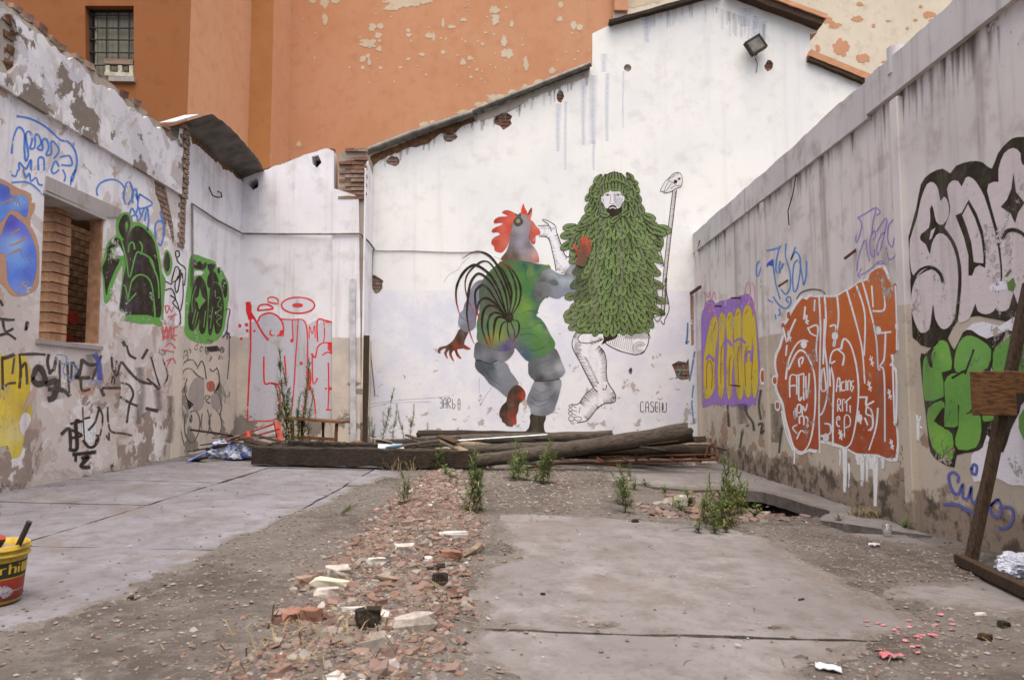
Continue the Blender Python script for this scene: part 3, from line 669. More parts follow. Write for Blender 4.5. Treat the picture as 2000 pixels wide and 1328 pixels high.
# ================================================================ paint on the walls (flat films of paint on the real wall surfaces)
PKS={('Y',YM):.95,('Y',YL):1.4}
class Paint:
    """draws in photo coordinates onto a wall plane; set(ox,oy,k) lets a detail be written in its own grid"""
    def __init__(s, mode, val): s.mode=mode; s.val=val; s.mb=MB(); s.o=(0,0,1); s.lay=0
    def set(s,ox,oy,k): s.o=(ox,oy,k); return s
    def c3(s,c): k=PKS.get((s.mode,s.val),1.25); return tuple(min(.82,x) for x in srgb(*c,k))
    def px(s,p): return (s.o[0]+p[0]*s.o[2], s.o[1]+p[1]*s.o[2])
    def to3(s,p,off):
        if s.mode=='Y': return atY(p[0],p[1],s.val)+Vector((0,-off,0))
        v=atX(p[0],p[1],s.val); v.x += off if s.val<0 else -off; return v
    def off(s,lay):
        s.cnt=getattr(s,'cnt',0)+1
        return .0022+.0006*(s.lay if lay is None else lay)+.00001*(s.cnt%11)
    def fill(s,P,col,lay=None,ctrl=None,step=None,smooth=0,a=1.,holes=(),raw=False,feather=None):
        P=[s.px(p) for p in P] if not raw else P
        if smooth: P=smooth_closed(P,smooth)
        if ctrl: C=[(s.px(c[:2]),s.c3(c[2])) for c in ctrl]; step=(step or 26)*s.o[2]
        else: step=None
        V,Fs=cdt(P,[[s.px(q) for q in h] for h in holes],step); o=s.off(lay); b=len(s.mb.v)
        s.mb.v+=[tuple(s.to3(p,o)) for p in V]; s.mb.f+=[tuple(i+b for i in f) for f in Fs]; s.mb.sm+=[False]*len(Fs)
        base=(*s.c3(col),a) if col else None
        for p in V:
            if ctrl:
                w=0; acc=[0,0,0]
                for q,c in C:
                    k=1/((p[0]-q[0])**2+(p[1]-q[1])**2+4)**1.35; w+=k
                    for i in range(3): acc[i]+=c[i]*k
                s.mb.c.append((acc[0]/w,acc[1]/w,acc[2]/w,a))
            else: s.mb.c.append(base)
        ft=feather if feather is not None else (.6 if s.val==YM else 1.7)
        if ft and a>.85 and len(P)>4:      # soft edge of the sprayed or brushed area
            ar=sum(P[i][0]*P[(i+1)%len(P)][1]-P[(i+1)%len(P)][0]*P[i][1] for i in range(len(P))); sg=-1 if ar>0 else 1; n_=len(P); b=len(s.mb.v); o2=o-.00016
            cc=[s.mb.c[len(s.mb.c)-len(V)+i] for i in range(n_)] if len(V)>=n_ else [base or (1,1,1,1)]*n_
            for i in range(n_):
                d=Vector(P[(i+1)%n_])-Vector(P[i-1]); d=d/d.length if d.length>1e-9 else Vector((1,0)); q=Vector(P[i])+Vector((-d.y,d.x))*sg*ft*(.6+.8*noise.noise(Vector((P[i][0]*.15,P[i][1]*.15,1)))**2)
                s.mb.v+=[tuple(s.to3(P[i],o2)),tuple(s.to3(q,o2))]; s.mb.c+=[(*cc[i][:3],.9),(*cc[i][:3],0.)]
            for i in range(n_): j=(i+1)%n_; s.mb.f.append((b+2*i,b+2*j,b+2*j+1,b+2*i+1)); s.mb.sm.append(False)
        return s
    def stroke(s,P,w,col,lay=None,tip=None,taper=(1,1),soft=0.,n=5,a=1.,mid=None):
        """brush or spray line; w in grid units; taper = start/end width factor; tip = colour at the end"""
        Q=smooth_open([s.px(p) for p in P],n); w=w*s.o[2]*.5; m=len(Q); o=s.off(lay); b=len(s.mb.v)
        c0=s.c3(col); c1=s.c3(tip) if tip else c0
        soft=soft or (.12 if s.val==YM else .35); rows=4
        for i,p in enumerate(Q):
            t=i/(m-1) if m>1 else 0
            a_=Vector(Q[max(i-1,0)]); b_=Vector(Q[min(i+1,m-1)]); d=(b_-a_); d=d/d.length if d.length>1e-9 else Vector((1,0)); nr=Vector((-d.y,d.x))
            if mid: ww=w*(taper[0]+(1-taper[0])*min(1,t/mid)) if t<mid else w*(1+(taper[1]-1)*((t-mid)/(1-mid))**1.4)
            else: ww=w*(taper[0]+(taper[1]-taper[0])*t)
            if i in(0,m-1) : pp=Vector(p)+d*(ww*.5)*(-1 if i==0 else 1)
            else: pp=Vector(p)
            k=max(0,(t-.72)/.28) if tip else 0; cc=tuple(x+(y-x)*k for x,y in zip(c0,c1))
            ww*=1+.28*noise.noise(Vector((p[0]*.07,p[1]*.07,w))); es=(-1-soft,-1+soft*.5,1-soft*.5,1+soft)
            for j,e in enumerate(es):
                s.mb.v.append(tuple(s.to3(pp+nr*ww*e,o))); al=0. if soft and j in(0,3) else a; s.mb.c.append((*cc,al))
        for i in range(m-1):
            for j in range(rows-1):
                q=b+i*rows+j; s.mb.f.append((q,q+1,q+rows+1,q+rows)); s.mb.sm.append(False)
        return s
    def ell(s,x,y,rx,ry,col,lay=None,n=16,rot=0,a=1.):
        c,q=math.cos(rot),math.sin(rot)
        return s.fill([(x+rx*math.cos(2*math.pi*i/n)*c-ry*math.sin(2*math.pi*i/n)*q, y+rx*math.cos(2*math.pi*i/n)*q+ry*math.sin(2*math.pi*i/n)*c) for i in range(n)],col,lay,a=a)
    def ring(s,x,y,rx,ry,w,col,lay=None,n=16,rot=0,soft=0.,arc=(0,1)):
        c,q=math.cos(rot),math.sin(rot); P=[]
        for i in range(n+1):
            an=2*math.pi*(arc[0]+(arc[1]-arc[0])*i/n); P.append((x+rx*math.cos(an)*c-ry*math.sin(an)*q,y+rx*math.cos(an)*q+ry*math.sin(an)*c))
        return s.stroke(P,w,col,lay,n=2,soft=soft)
    def hatch(s,P,L,n,w,col,lay=None,side=1,ang=0.,jit=.25,seed=1):
        """engraver's ticks along an edge line"""
        R=random.Random(seed); Q=[Vector(p) for p in smooth_open(P,8)]; m=len(Q)
        for i in range(n):
            f=(i+R.uniform(-.2,.2)+.5)/n*(m-1.001); f=min(max(f,0),m-1.001); k=int(f); p=Q[k].lerp(Q[k+1],f-k); d=(Q[k+1]-Q[k]).normalized()
            nr=Vector((-d.y,d.x))*side; c,q=math.cos(ang),math.sin(ang); nr=Vector((nr.x*c-nr.y*q,nr.x*q+nr.y*c)); l=L*R.uniform(1-jit,1+jit)
            s.stroke([p,p+nr*l],w,col,lay,taper=(1.2,.3),n=1)
        return s
    def text(s,lines,w,col,lay=None,soft=0.):
        for P in lines: s.stroke(P,w,col,lay,n=3,soft=soft)
        return s
    def build(s,name,parent,mat_='spray_paint',label=None):
        o=s.mb.build(name,M[mat_],None,True); cpar(o,parent)
        if label: o['label']=label
        s.mb=MB(); return o
K=(42,34,22)
# ---------------------------------------------------------------- mural: rooster-headed figure
A=(840,380,.19574)
fig=empty('painted_rooster_figure',(0,YM,0)); cpar(fig,gab); fig['label']='painted figure with rooster head, green vest and grey trousers seen from behind'
def sub(p,name,label=None,mat_='mural_paint'):
    o=p.mb.build(name,M[mat_],None,True); o.parent=fig; o.matrix_parent_inverse=Matrix.Translation((0,YM,0)).inverted(); p.mb=MB()
    if label: o['label']=label
    return o
p=Paint('Y',YM).set(*A); p.lay=0
dn=lambda L:[(x,y+1124,*r) for x,y,*r in L]
p.fill([(520,850),(450,880),(410,940),(390,1010),(345,1090),(330,1150),(295,1190),(285,1240),(282,1300),(320,1350),(370,1372),(440,1335),(455,1270),(470,1180),(530,1100),(600,1000),(620,860)],None,1,[(400,1000,(122,126,140)),(300,1260,(146,150,163)),(350,1330,(116,120,130)),(450,1200,(120,120,138)),(550,900,(104,110,118)),(430,930,(134,138,148))],smooth=3)
p.stroke([(345,1100),(400,1160),(440,1180)],8,(95,98,108),2,taper=(1,.2)); p.stroke([(300,1210),(360,1260),(430,1270)],8,(98,100,112),2,taper=(1,.2))
sub(p,'sleeve')
p.fill(dn([(300,215),(345,245),(385,240),(360,300),(340,370),(405,410),(375,425),(330,410),(310,415),(270,420),(285,470),(312,505),(300,515),(262,480),(245,430),(225,440),(215,475),(240,535),(225,530),(195,485),(190,440),(205,420),(175,440),(165,470),(178,512),(160,500),(140,455),(160,415),(130,415),(105,430),(95,460),(80,455),(80,420),(110,395),(170,380),(230,330),(260,280)]),None,0,dn([(330,240,(78,62,45)),(300,340,(66,50,34)),(260,395,(140,60,38)),(390,410,(160,62,38)),(305,508,(176,66,42)),(232,530,(176,66,42)),(170,505,(176,66,42)),(85,450,(120,60,36)),(200,395,(62,46,30)),(190,440,(80,46,30)),(255,450,(80,46,30)),(130,400,(70,46,30))]),step=16,smooth=2)
sub(p,'hand')
p.fill([(740,655),(680,690),(600,760),(540,830),(495,920),(490,1020),(500,1120),(480,1220),(465,1290),(470,1360),(465,1420),(480,1470),(550,1520),(640,1555),(760,1564),(832,1548),(850,1530),(880,1565),(930,1624),(980,1664),(1060,1645),(1180,1595),(1235,1535),(1247,1475),(1210,1415),(1175,1350),(1145,1290),(1100,1235),(1060,1210),(1080,1150),(1100,1090),(1150,1030),(1190,1010),(1205,733),(1160,705),(1060,690),(980,670),(860,655)],None,2,
 [(900,800,(80,125,60)),(1000,760,(98,138,66)),(720,760,(68,98,58)),(560,950,(78,88,76)),(700,900,(84,96,68)),(620,1100,(84,84,74)),(950,950,(70,120,60)),(960,1130,(118,150,60)),(1060,1000,(52,92,80)),(900,1250,(95,135,65)),(540,1350,(74,110,82)),(620,1400,(118,142,65)),(700,1420,(128,142,70)),(800,1500,(98,86,122)),(760,1535,(84,70,120)),(950,1590,(72,92,105)),(1100,1500,(80,125,60)),(1080,1330,(106,150,65)),(1200,1450,(75,125,60)),(1000,1400,(82,126,72)),(1160,1320,(58,102,88)),(1170,730,(90,130,62)),(1060,730,(50,92,78)),(940,720,(52,95,78)),(1080,1190,(56,98,88)),(880,1050,(96,136,62)),(500,1480,(96,110,86)),(1150,1380,(96,140,70)),(870,700,(78,112,66))],smooth=2)
for L,c in (([(930,690),(960,730),(950,800),(980,860)],(50,92,74)),([(1080,1180),(1000,1160),(930,1180)],(52,94,80)),([(1140,1290),(1080,1280),(1000,1330),(900,1340)],(60,104,84)),([(900,1400),(1000,1390),(1090,1430)],(62,106,80)),([(840,1530),(860,1480),(900,1450)],(70,86,104)),([(1000,1560),(1100,1540),(1200,1470)],(62,104,66)),([(880,1000),(940,1040),(1000,1050)],(120,150,66)),([(620,1430),(720,1450),(800,1430)],(130,150,80))): p.stroke(L,14,c,3,taper=(.6,.2),soft=.6)
sub(p,'vest')
p.fill([(705,640),(760,570),(790,480),(800,400),(815,330),(840,280),(870,210),(910,180),(960,190),(985,230),(1010,270),(1000,350),(985,430),(1000,480),(1040,530),(1075,590),(1085,640),(1080,680),(980,670),(860,655),(740,660)],None,3,
 [(900,350,(154,148,158)),(900,480,(152,148,162)),(800,560,(110,95,85)),(850,620,(92,76,60)),(760,630,(100,75,60)),(1040,600,(196,156,150)),(1070,660,(188,110,95)),(960,620,(150,135,135)),(950,220,(152,140,140)),(980,500,(116,112,118)),(830,420,(120,112,115)),(930,570,(150,142,150)),(720,645,(120,80,64))],smooth=2)
sub(p,'neck')
p.fill([(870,205),(840,185),(800,165),(755,158),(718,180),(745,195),(775,215),(745,222),(690,225),(650,245),(635,275),(650,288),(700,282),(730,295),(700,310),(640,335),(615,360),(625,380),(670,375),(700,395),(680,410),(640,430),(615,460),(615,495),(640,520),(645,555),(680,575),(720,575),(760,530),(785,480),(795,420),(815,330),(840,270)],None,4,[(800,260,(212,96,76)),(720,330,(210,100,80)),(740,480,(206,104,86)),(720,185,(186,66,48)),(640,270,(176,56,38)),(625,365,(176,56,38)),(640,470,(182,66,48)),(860,210,(214,88,60)),(700,560,(200,84,66)),(800,330,(188,78,62))],smooth=3)
for x,y in ((665,240),(636,345),(650,440)): p.stroke([(x-14,y+6),(x,y),(x+16,y-3)],4,(238,200,190),5,taper=(.4,.3))
sub(p,'comb')
p.fill([(910,185),(912,140),(932,92),(942,130),(965,170),(972,205),(940,195)],(216,70,46),5,smooth=2)
p.fill([(972,205),(985,175),(1012,128),(1018,170),(1005,230),(995,265),(970,240)],None,5,[(1012,140,(212,70,50)),(985,250,(206,110,92))],smooth=2)
p.fill([(975,205),(985,170),(1008,135),(1005,165),(985,200)],(70,70,52),6,smooth=2)
sub(p,'beak')
p.fill([(1010,260),(1040,290),(1060,320),(1085,345),(1098,370),(1095,400),(1060,405),(1050,430),(1052,470),(1035,498),(1010,480),(990,450),(985,410),(1000,350)],None,5,[(1030,320,(204,106,92)),(1080,380,(216,90,72)),(1030,450,(206,96,78)),(1035,490,(196,70,54)),(1000,420,(150,84,76))],smooth=2)
p.stroke([(1040,440),(1036,465)],5,(240,205,195),6)
sub(p,'wattle')
p.fill([(845,195),(885,205),(905,185),(905,225),(928,265),(915,300),(880,320),(845,305),(832,270),(845,240),(870,220)],(72,72,58),6,smooth=3)
p.ell(880,266,17,17,(196,184,150),7); p.ell(882,266,8,8,(90,70,50),8)
sub(p,'eye')
p.fill([(1195,735),(1160,745),(1120,770),(1085,840),(1050,900),(1038,980),(1050,1050),(1085,1070),(1130,1035),(1180,1015),(1240,1035),(1290,1035),(1330,1010),(1400,1020),(1450,1010),(1470,990),(1510,950),(1535,880),(1555,780),(1550,720),(1440,690),(1390,720),(1350,770),(1330,800),(1260,780)],None,3,
 [(1200,800,(150,160,166)),(1100,900,(105,105,105)),(1080,1000,(86,86,86)),(1130,860,(84,84,78)),(1210,870,(112,122,122)),(1250,960,(136,136,147)),(1330,860,(166,176,182)),(1400,780,(160,160,166)),(1480,760,(148,146,150)),(1530,800,(148,170,176)),(1420,860,(168,184,188)),(1440,960,(130,134,150)),(1400,1010,(104,120,126)),(1160,980,(112,116,116)),(1320,960,(140,138,152)),(1350,800,(120,120,120)),(1450,830,(112,110,112))],smooth=2)
p.fill([(1180,862),(1240,850),(1278,880),(1270,908),(1220,900)],(92,102,100),4,smooth=3)
p.stroke([(1205,790),(1260,820),(1300,880),(1330,930)],16,(176,188,192),4,taper=(.4,.2),soft=.6); p.stroke([(1120,880),(1180,900),(1240,960)],14,(160,168,172),4,taper=(.3,.2),soft=.6)
p.stroke([(1340,860),(1420,880),(1500,850),(1545,770)],14,(180,194,198),4,taper=(.3,.3),soft=.6); p.stroke([(1350,780),(1420,820),(1500,800)],10,(106,104,106),4,taper=(.3,.2),soft=.5)
sub(p,'sleeve')
p.fill(dn([(455,360),(440,430),(440,500),(470,520),(560,555),(600,560),(680,545),(740,545),(800,500),(835,450),(835,420),(760,440),(640,430),(560,400),(490,350)]),None,3,dn([(470,400,(84,84,94)),(700,500,(132,132,138)),(560,480,(116,118,128)),(620,540,(86,88,94)),(800,460,(98,100,106)),(460,490,(112,114,124))]),smooth=2)
p.fill(dn([(455,530),(450,590),(480,640),(540,690),(590,760),(650,800),(700,840),(745,880),(770,890),(800,820),(875,770),(880,750),(840,690),(800,640),(780,590),(735,545),(640,560),(560,545),(500,520)]),None,3,dn([(500,580,(78,84,88)),(600,680,(92,98,108)),(680,600,(136,140,146)),(760,720,(126,132,142)),(740,850,(122,126,136)),(560,640,(64,72,74)),(850,750,(134,136,144)),(620,600,(70,76,80)),(720,660,(140,142,150))]),smooth=2)
p.stroke(dn([(455,525),(520,540),(600,565),(665,530)]),15,(44,44,44),4,taper=(1,.4))
p.stroke(dn([(640,560),(680,640),(740,700)]),9,(158,162,168),4,taper=(.3,.2),soft=.5); p.stroke(dn([(545,610),(600,700),(700,780)]),14,(66,72,76),4,taper=(.5,.2),soft=.5)
sub(p,'trouser_leg')
p.fill(dn([(985,540),(980,610),(985,670),(1030,720),(1070,735),(1180,735),(1280,715),(1340,660),(1345,620),(1310,540),(1285,470),(1240,405),(1180,470),(1060,525)]),None,3,dn([(1150,600,(120,124,128)),(1100,720,(62,62,62)),(1290,600,(168,170,174)),(1030,650,(90,92,96)),(1240,470,(92,94,98)),(1200,540,(108,110,112)),(1020,560,(96,98,102)),(1250,690,(110,112,116)),(1180,650,(132,136,140))]),smooth=2)
p.fill(dn([(1040,740),(1000,830),(970,900),(970,960),(1000,1010),(1010,1060),(1080,1080),(1150,1080),(1215,1050),(1250,990),(1280,900),(1305,800),(1310,750),(1290,715),(1180,740),(1080,740)]),None,3,dn([(1100,800,(146,150,155)),(1020,930,(110,110,120)),(1150,900,(128,132,142)),(1050,1000,(156,160,164)),(1240,900,(104,108,114)),(1280,780,(154,154,158)),(1150,1050,(120,124,134)),(1180,760,(96,98,102)),(1010,850,(122,124,132))]),smooth=2)
for L in ([(1000,890),(1080,935),(1180,915),(1265,830)],[(1000,950),(1080,990),(1160,960),(1250,870)],[(1030,800),(1100,850),(1200,820)],[(1030,600),(1100,560),(1200,520)]): p.stroke(dn(L),11,(82,84,88),4,taper=(.4,.2),soft=.5)
for L in ([(1010,920),(1080,965),(1170,940)],[(1110,640),(1200,660),(1290,610)],[(1120,770),(1180,800),(1230,790)]): p.stroke(dn(L),9,(172,176,180),4,taper=(.3,.2),soft=.5)
p.stroke(dn([(1040,735),(1150,738),(1290,715)]),15,(44,44,44),5,taper=(.6,.6))
for x in range(1070,1200,22): p.stroke(dn([(x,735),(x-4,690)]),5,(60,60,60),5,taper=(1,.2))
sub(p,'trouser_leg')
p.fill(dn([(770,890),(790,840),(830,790),(880,775),(930,815),(952,860),(945,910),(890,960),(880,1030),(860,1080),(862,1120),(862,1160),(835,1170),(820,1190),(790,1185),(765,1180),(745,1155),(720,1140),(715,1110),(695,1090),(692,1040),(720,980),(760,940)]),None,4,dn([(850,830,(46,36,22)),(760,1000,(46,38,24)),(920,890,(160,62,38)),(810,1055,(116,48,28)),(845,1145,(168,58,40)),(710,1090,(60,44,28)),(780,1170,(84,44,28)),(880,940,(70,46,28))]),step=18,smooth=2)
p.fill(dn([(1005,1065),(1155,1080),(1135,1160),(1145,1240),(1200,1265),(1215,1285),(950,1280),(945,1245),(985,1205),(1000,1130)]),(48,40,22),2,smooth=2)
sub(p,'foot')
p.fill([(1445,690),(1470,640),(1455,580),(1430,530),(1418,495),(1450,505),(1468,545),(1490,540),(1500,490),(1510,430),(1530,420),(1540,470),(1552,425),(1575,418),(1580,460),(1598,455),(1605,520),(1595,590),(1560,650),(1545,720),(1490,715)],None,38,[(1510,600,(98,76,60)),(1520,450,(188,76,50)),(1575,440,(192,80,50)),(1430,510,(196,76,55)),(1450,600,(150,70,45)),(1590,520,(150,75,50)),(1510,690,(95,80,60)),(1530,540,(120,66,46))],step=16,smooth=2)
sub(p,'hand')
RT=(190,66,44); FK=(38,30,12)
for L,w in (([(770,1220),(720,1050),(690,960),(620,830),(540,750),(450,705),(370,740),(300,830),(262,940),(262,1060),(285,1160),(302,1215)],30),([(790,1220),(800,1050),(760,900),(690,740),(600,620),(500,572),(420,580),(325,635)],27),([(780,1220),(770,1040),(700,860),(640,740),(590,680),(540,665),(480,690),(400,760),(360,830),(350,920),(375,1040),(410,1120),(440,1180)],18),([(775,1230),(700,1060),(640,930),(580,850),(510,795),(460,800),(410,870),(385,970),(372,1100),(368,1200),(380,1290),(395,1370),(420,1440),(447,1500)],27),([(770,1230),(700,1130),(640,1030),(580,940),(520,905),(470,940),(450,985),(452,1080),(465,1160),(490,1230),(535,1360)],24),([(765,1230),(700,1150),(640,1080),(570,1035),(510,1050),(475,1110),(460,1200),(452,1330)],24),([(760,1225),(700,1160),(640,1115),(580,1110),(540,1150),(520,1230),(520,1330),(545,1420),(580,1500),(610,1545)],25),([(760,1235),(700,1190),(640,1180),(595,1215),(575,1290),(580,1370),(600,1460),(615,1510)],25),([(755,1240),(700,1220),(660,1240),(640,1310),(632,1400),(618,1500)],29),([(800,1210),(850,1080),(860,960),(830,830),(770,720),(690,660)],22),([(810,1210),(880,1100),(905,980),(890,880),(840,780),(780,710),(735,680)],22),([(785,1220),(815,1000),(775,860),(715,740),(660,690)],24),([(780,1220),(755,1000),(700,850),(640,770)],22),
  ([(770,1260),(720,1290),(700,1360),(692,1430),(698,1490)],16),([(775,1260),(770,1330),(785,1400),(810,1455)],14),([(800,1260),(830,1330),(845,1400),(835,1500)],16),([(810,1250),(870,1260),(890,1310),(880,1380),(840,1450),(810,1485)],16)):
    p.stroke(L,w,FK,7,tip=RT,taper=(.45,.12),mid=.45)
p.ell(790,1228,42,48,FK,8)
sub(p,'tail_feathers','long black curling tail feathers with red tips')
# faint pencil sketch lines
for L in ([(280,750),(330,680),(400,620)],[(140,880),(180,810),(280,750)],[(640,620),(690,640),(760,680)],[(500,2100),(560,2000),(620,1920)],[(490,1830),(490,1980)],[(-600,2090),(-300,2050),(0,2030),(200,2010)],[(-620,2130),(-400,2080),(0,2070)]): p.stroke(L,3.5,(150,146,150),0,a=.6)
sub(p,'pencil_lines')
# ---------------------------------------------------------------- mural: leaf-cloaked figure
f1=fig
fig=empty('painted_leaf_figure',(0,YM,0)); cpar(fig,gab); fig['label']='painted bearded figure cloaked in green leaves, holding a skull-topped staff'
C=(1040,320,.18069); D=(1080,540,.22599); WH=(238,235,238)
p=Paint('Y',YM).set(*C)
arm=[(75,670),(175,672),(165,650),(112,612),(120,602),(180,625),(245,670),(262,740),(300,850),(340,960),(380,1010),(430,960),(470,960),(440,1100),(350,1180),(310,1180),(255,1160),(240,1060),(215,950),(190,850),(160,795),(80,785),(75,740)]
p.fill(arm,WH,0,smooth=2)
for L in ([(60,672),(175,672),(205,730)],[(175,668),(165,650),(112,612),(120,602),(180,625),(245,670),(262,740),(300,850),(340,960),(380,1010),(430,960)],[(70,785),(160,795),(190,850),(215,950),(240,1060),(255,1160)],[(310,1180),(350,1170)]): p.stroke(L,8,K,1)
p.hatch([(160,800),(190,860),(215,950),(240,1060),(255,1150)],34,20,4.5,K,1,-1,.2); p.hatch([(262,760),(300,860),(340,960),(380,1010)],34,18,4.5,K,1,1,-.2,seed=2); p.hatch([(90,680),(180,690),(240,690)],26,12,4,K,1,1,seed=3); p.hatch([(80,780),(160,790)],30,8,4,K,1,-1,seed=4); p.hatch([(260,1150),(350,1160),(430,1100)],40,14,4,K,1,-1,seed=5); p.hatch([(380,1010),(440,960)],46,9,4,K,1,1,seed=6); p.hatch([(230,1000),(330,1120)],26,8,3.5,K,1,1,seed=7)
sub(p,'arm')
armR=[(1345,865),(1385,960),(1420,1110),(1430,1230),(1410,1328),(1400,1480),(1385,1560),(1340,1500),(1330,1328),(1290,1160),(1285,1060),(1300,970)]
p.fill(armR,WH,0,smooth=2); p.stroke([(1345,865),(1385,960),(1420,1110)],9,K,1); p.stroke([(1285,1060),(1290,1160),(1330,1328),(1350,1430)],9,K,1)
p.hatch([(1350,880),(1385,965),(1418,1110)],36,22,5,K,1,1,seed=8); p.hatch([(1288,1080),(1300,1180),(1330,1320)],24,18,5,K,1,-1,seed=9); p.fill([(1290,980),(1340,880),(1350,920),(1310,980)],(110,104,104),2)
p.set(*D)
p.fill([(880,160),(905,290),(868,345),(885,380),(905,388),(935,385),(950,415),(965,400),(965,370),(1002,290),(990,200),(975,120),(975,0),(935,0),(870,0)],WH,2,smooth=2)
for L in ([(870,10),(890,100),(898,200),(885,280)],[(975,10),(978,120),(1000,230),(1000,300),(965,375),(960,410),(945,405),(935,385)],[(885,300),(920,285),(950,310),(940,330),(880,350),(868,345),(885,320)],[(870,350),(890,380),(910,388),(940,345)],[(900,300),(945,320)]): p.stroke(L,6,K,7)
p.hatch([(985,20),(985,130),(998,240)],30,26,3.5,K,7,1,seed=10); p.hatch([(872,20),(892,120),(895,230)],18,18,3.5,K,7,-1,seed=11)
sub(p,'arm')
p.set(*C)
p.fill([(1517,285),(1557,285),(1447,1240),(1440,1328),(1425,1620),(1390,1626),(1405,1328),(1410,1230)],(214,208,204),4)
p.stroke([(1517,285),(1460,760),(1412,1230),(1402,1420),(1386,1620)],8,K,5,n=3); p.stroke([(1557,285),(1500,760),(1448,1230),(1440,1420),(1424,1622)],8,K,5,n=3); p.stroke([(1386,1620),(1405,1632),(1424,1622)],8,K,5)
p.hatch([(1553,300),(1500,750),(1448,1230),(1428,1600)],22,90,4.5,K,5,1,seed=12,jit=.4)
p.fill([(1460,170),(1520,110),(1580,97),(1612,130),(1618,200),(1600,250),(1555,265),(1500,300),(1420,318),(1425,300),(1385,300),(1390,270),(1430,200)],(226,222,220),6,smooth=2)
for L in ([(1460,170),(1520,110),(1580,97),(1612,130),(1618,200),(1600,250),(1555,265),(1500,300),(1420,318),(1428,298),(1385,300),(1390,270),(1430,200),(1460,170)],[(1460,180),(1530,215),(1560,240),(1600,235)],[(1470,200),(1440,250),(1425,300)],[(1500,215),(1470,260),(1440,300)],[(1540,240),(1490,270)],[(1470,165),(1500,150),(1540,130)]): p.stroke(L,6,(60,54,50),7)
p.ell(1545,195,19,19,(40,36,34),8); p.ell(1585,165,16,11,(70,64,60),8,rot=-.6); p.hatch([(1470,170),(1520,115),(1580,102)],16,14,4,(90,84,82),7,1,seed=13)
sub(p,'staff','tall staff topped with a bird skull')
# legs
p.set(*D)
leg=[(205,460),(170,540),(165,590),(185,650),(235,740),(300,870),(350,960),(270,1030),(220,1100),(150,1105),(135,1160),(140,1240),(190,1262),(280,1250),(330,1200),(380,1140),(440,1100),(520,1085),(543,1050),(530,1000),(490,950),(465,880),(460,780),(450,680),(420,620),(395,600),(440,560),(470,500),(350,440)]
p.fill(leg,WH,.5,smooth=2)
p.fill([(440,540),(480,590),(560,630),(640,660),(720,675),(780,650),(815,590),(828,520),(810,470),(640,460),(500,490)],WH,0,smooth=2)
p.fill([(440,490),(560,500),(530,540),(470,560),(420,590),(440,545)],K,1,smooth=2)
for L in ([(215,462),(175,530),(165,590),(185,650),(235,740),(300,870),(350,960),(385,995)],[(350,960),(270,1030),(220,1100),(160,1105)],[(395,600),(440,650),(462,740),(460,830),(470,900),(495,950),(530,1000),(543,1050),(525,1085),(440,1100),(380,1140),(330,1205),(290,1245),(210,1262)],[(215,540),(230,510),(290,480),(350,465)],[(215,545),(240,570),(300,578)],[(300,578),(380,560),(430,540)],[(440,560),(480,595),(560,635),(640,660),(720,675),(785,648),(818,590),(830,520),(815,475)],[(440,965),(430,975),(455,975),(462,940)]): p.stroke(L,7,K,2)
p.hatch([(190,660),(240,750),(300,870),(350,955)],46,26,4.2,K,2,-1,.5,seed=14); p.hatch([(420,620),(450,700),(460,800),(470,900)],44,24,4.2,K,2,1,-.3,seed=15); p.hatch([(290,700),(350,820),(400,930)],34,20,3.4,K,2,1,.9,seed=16)
p.hatch([(230,1095),(280,1030),(360,965)],52,20,4,K,2,1,seed=17); p.hatch([(440,1095),(500,1088),(540,1050),(520,995)],34,18,4,K,2,-1,seed=18); p.hatch([(300,1240),(340,1190),(400,1130)],46,16,3.4,K,2,-1,seed=19)
p.hatch([(180,530),(205,475)],26,7,4,K,2,1,seed=20); p.hatch([(330,590),(390,570),(430,545)],36,14,4,K,2,-1,seed=21); p.hatch([(395,600),(440,650)],40,10,4,K,2,1,seed=22)
for r in (8,15,22,30): p.ring(218,612,r,r*1.55,3.2,K,2,arc=(.05,.95))
for r in (16,28,40,55): p.ring(748,618,r,r*.95,3.6,K,2,arc=(.1,.92))
for i in range(9): p.ring(735,545,22+i*11,16+i*9,3.6,K,2,arc=(.52,.98))
for i in range(13): x=475+i*17; p.stroke([(x+10,500+i*1.5),(x,545),(x+14,592+i*6)],4.2,K,2,taper=(1.5-.08*i,.5))
for x,y,rx,ry in ((152,1118,15,11),(150,1150,16,13),(152,1182,17,14),(160,1228,24,20),(215,1228,32,18)): p.ring(x,y,rx,ry,5,K,2)
for L in ([(170,1120),(200,1130)],[(168,1155),(205,1165)],[(172,1190),(200,1195)],[(235,1130),(225,1180)]): p.stroke(L,5,K,2)
sub(p,'legs')
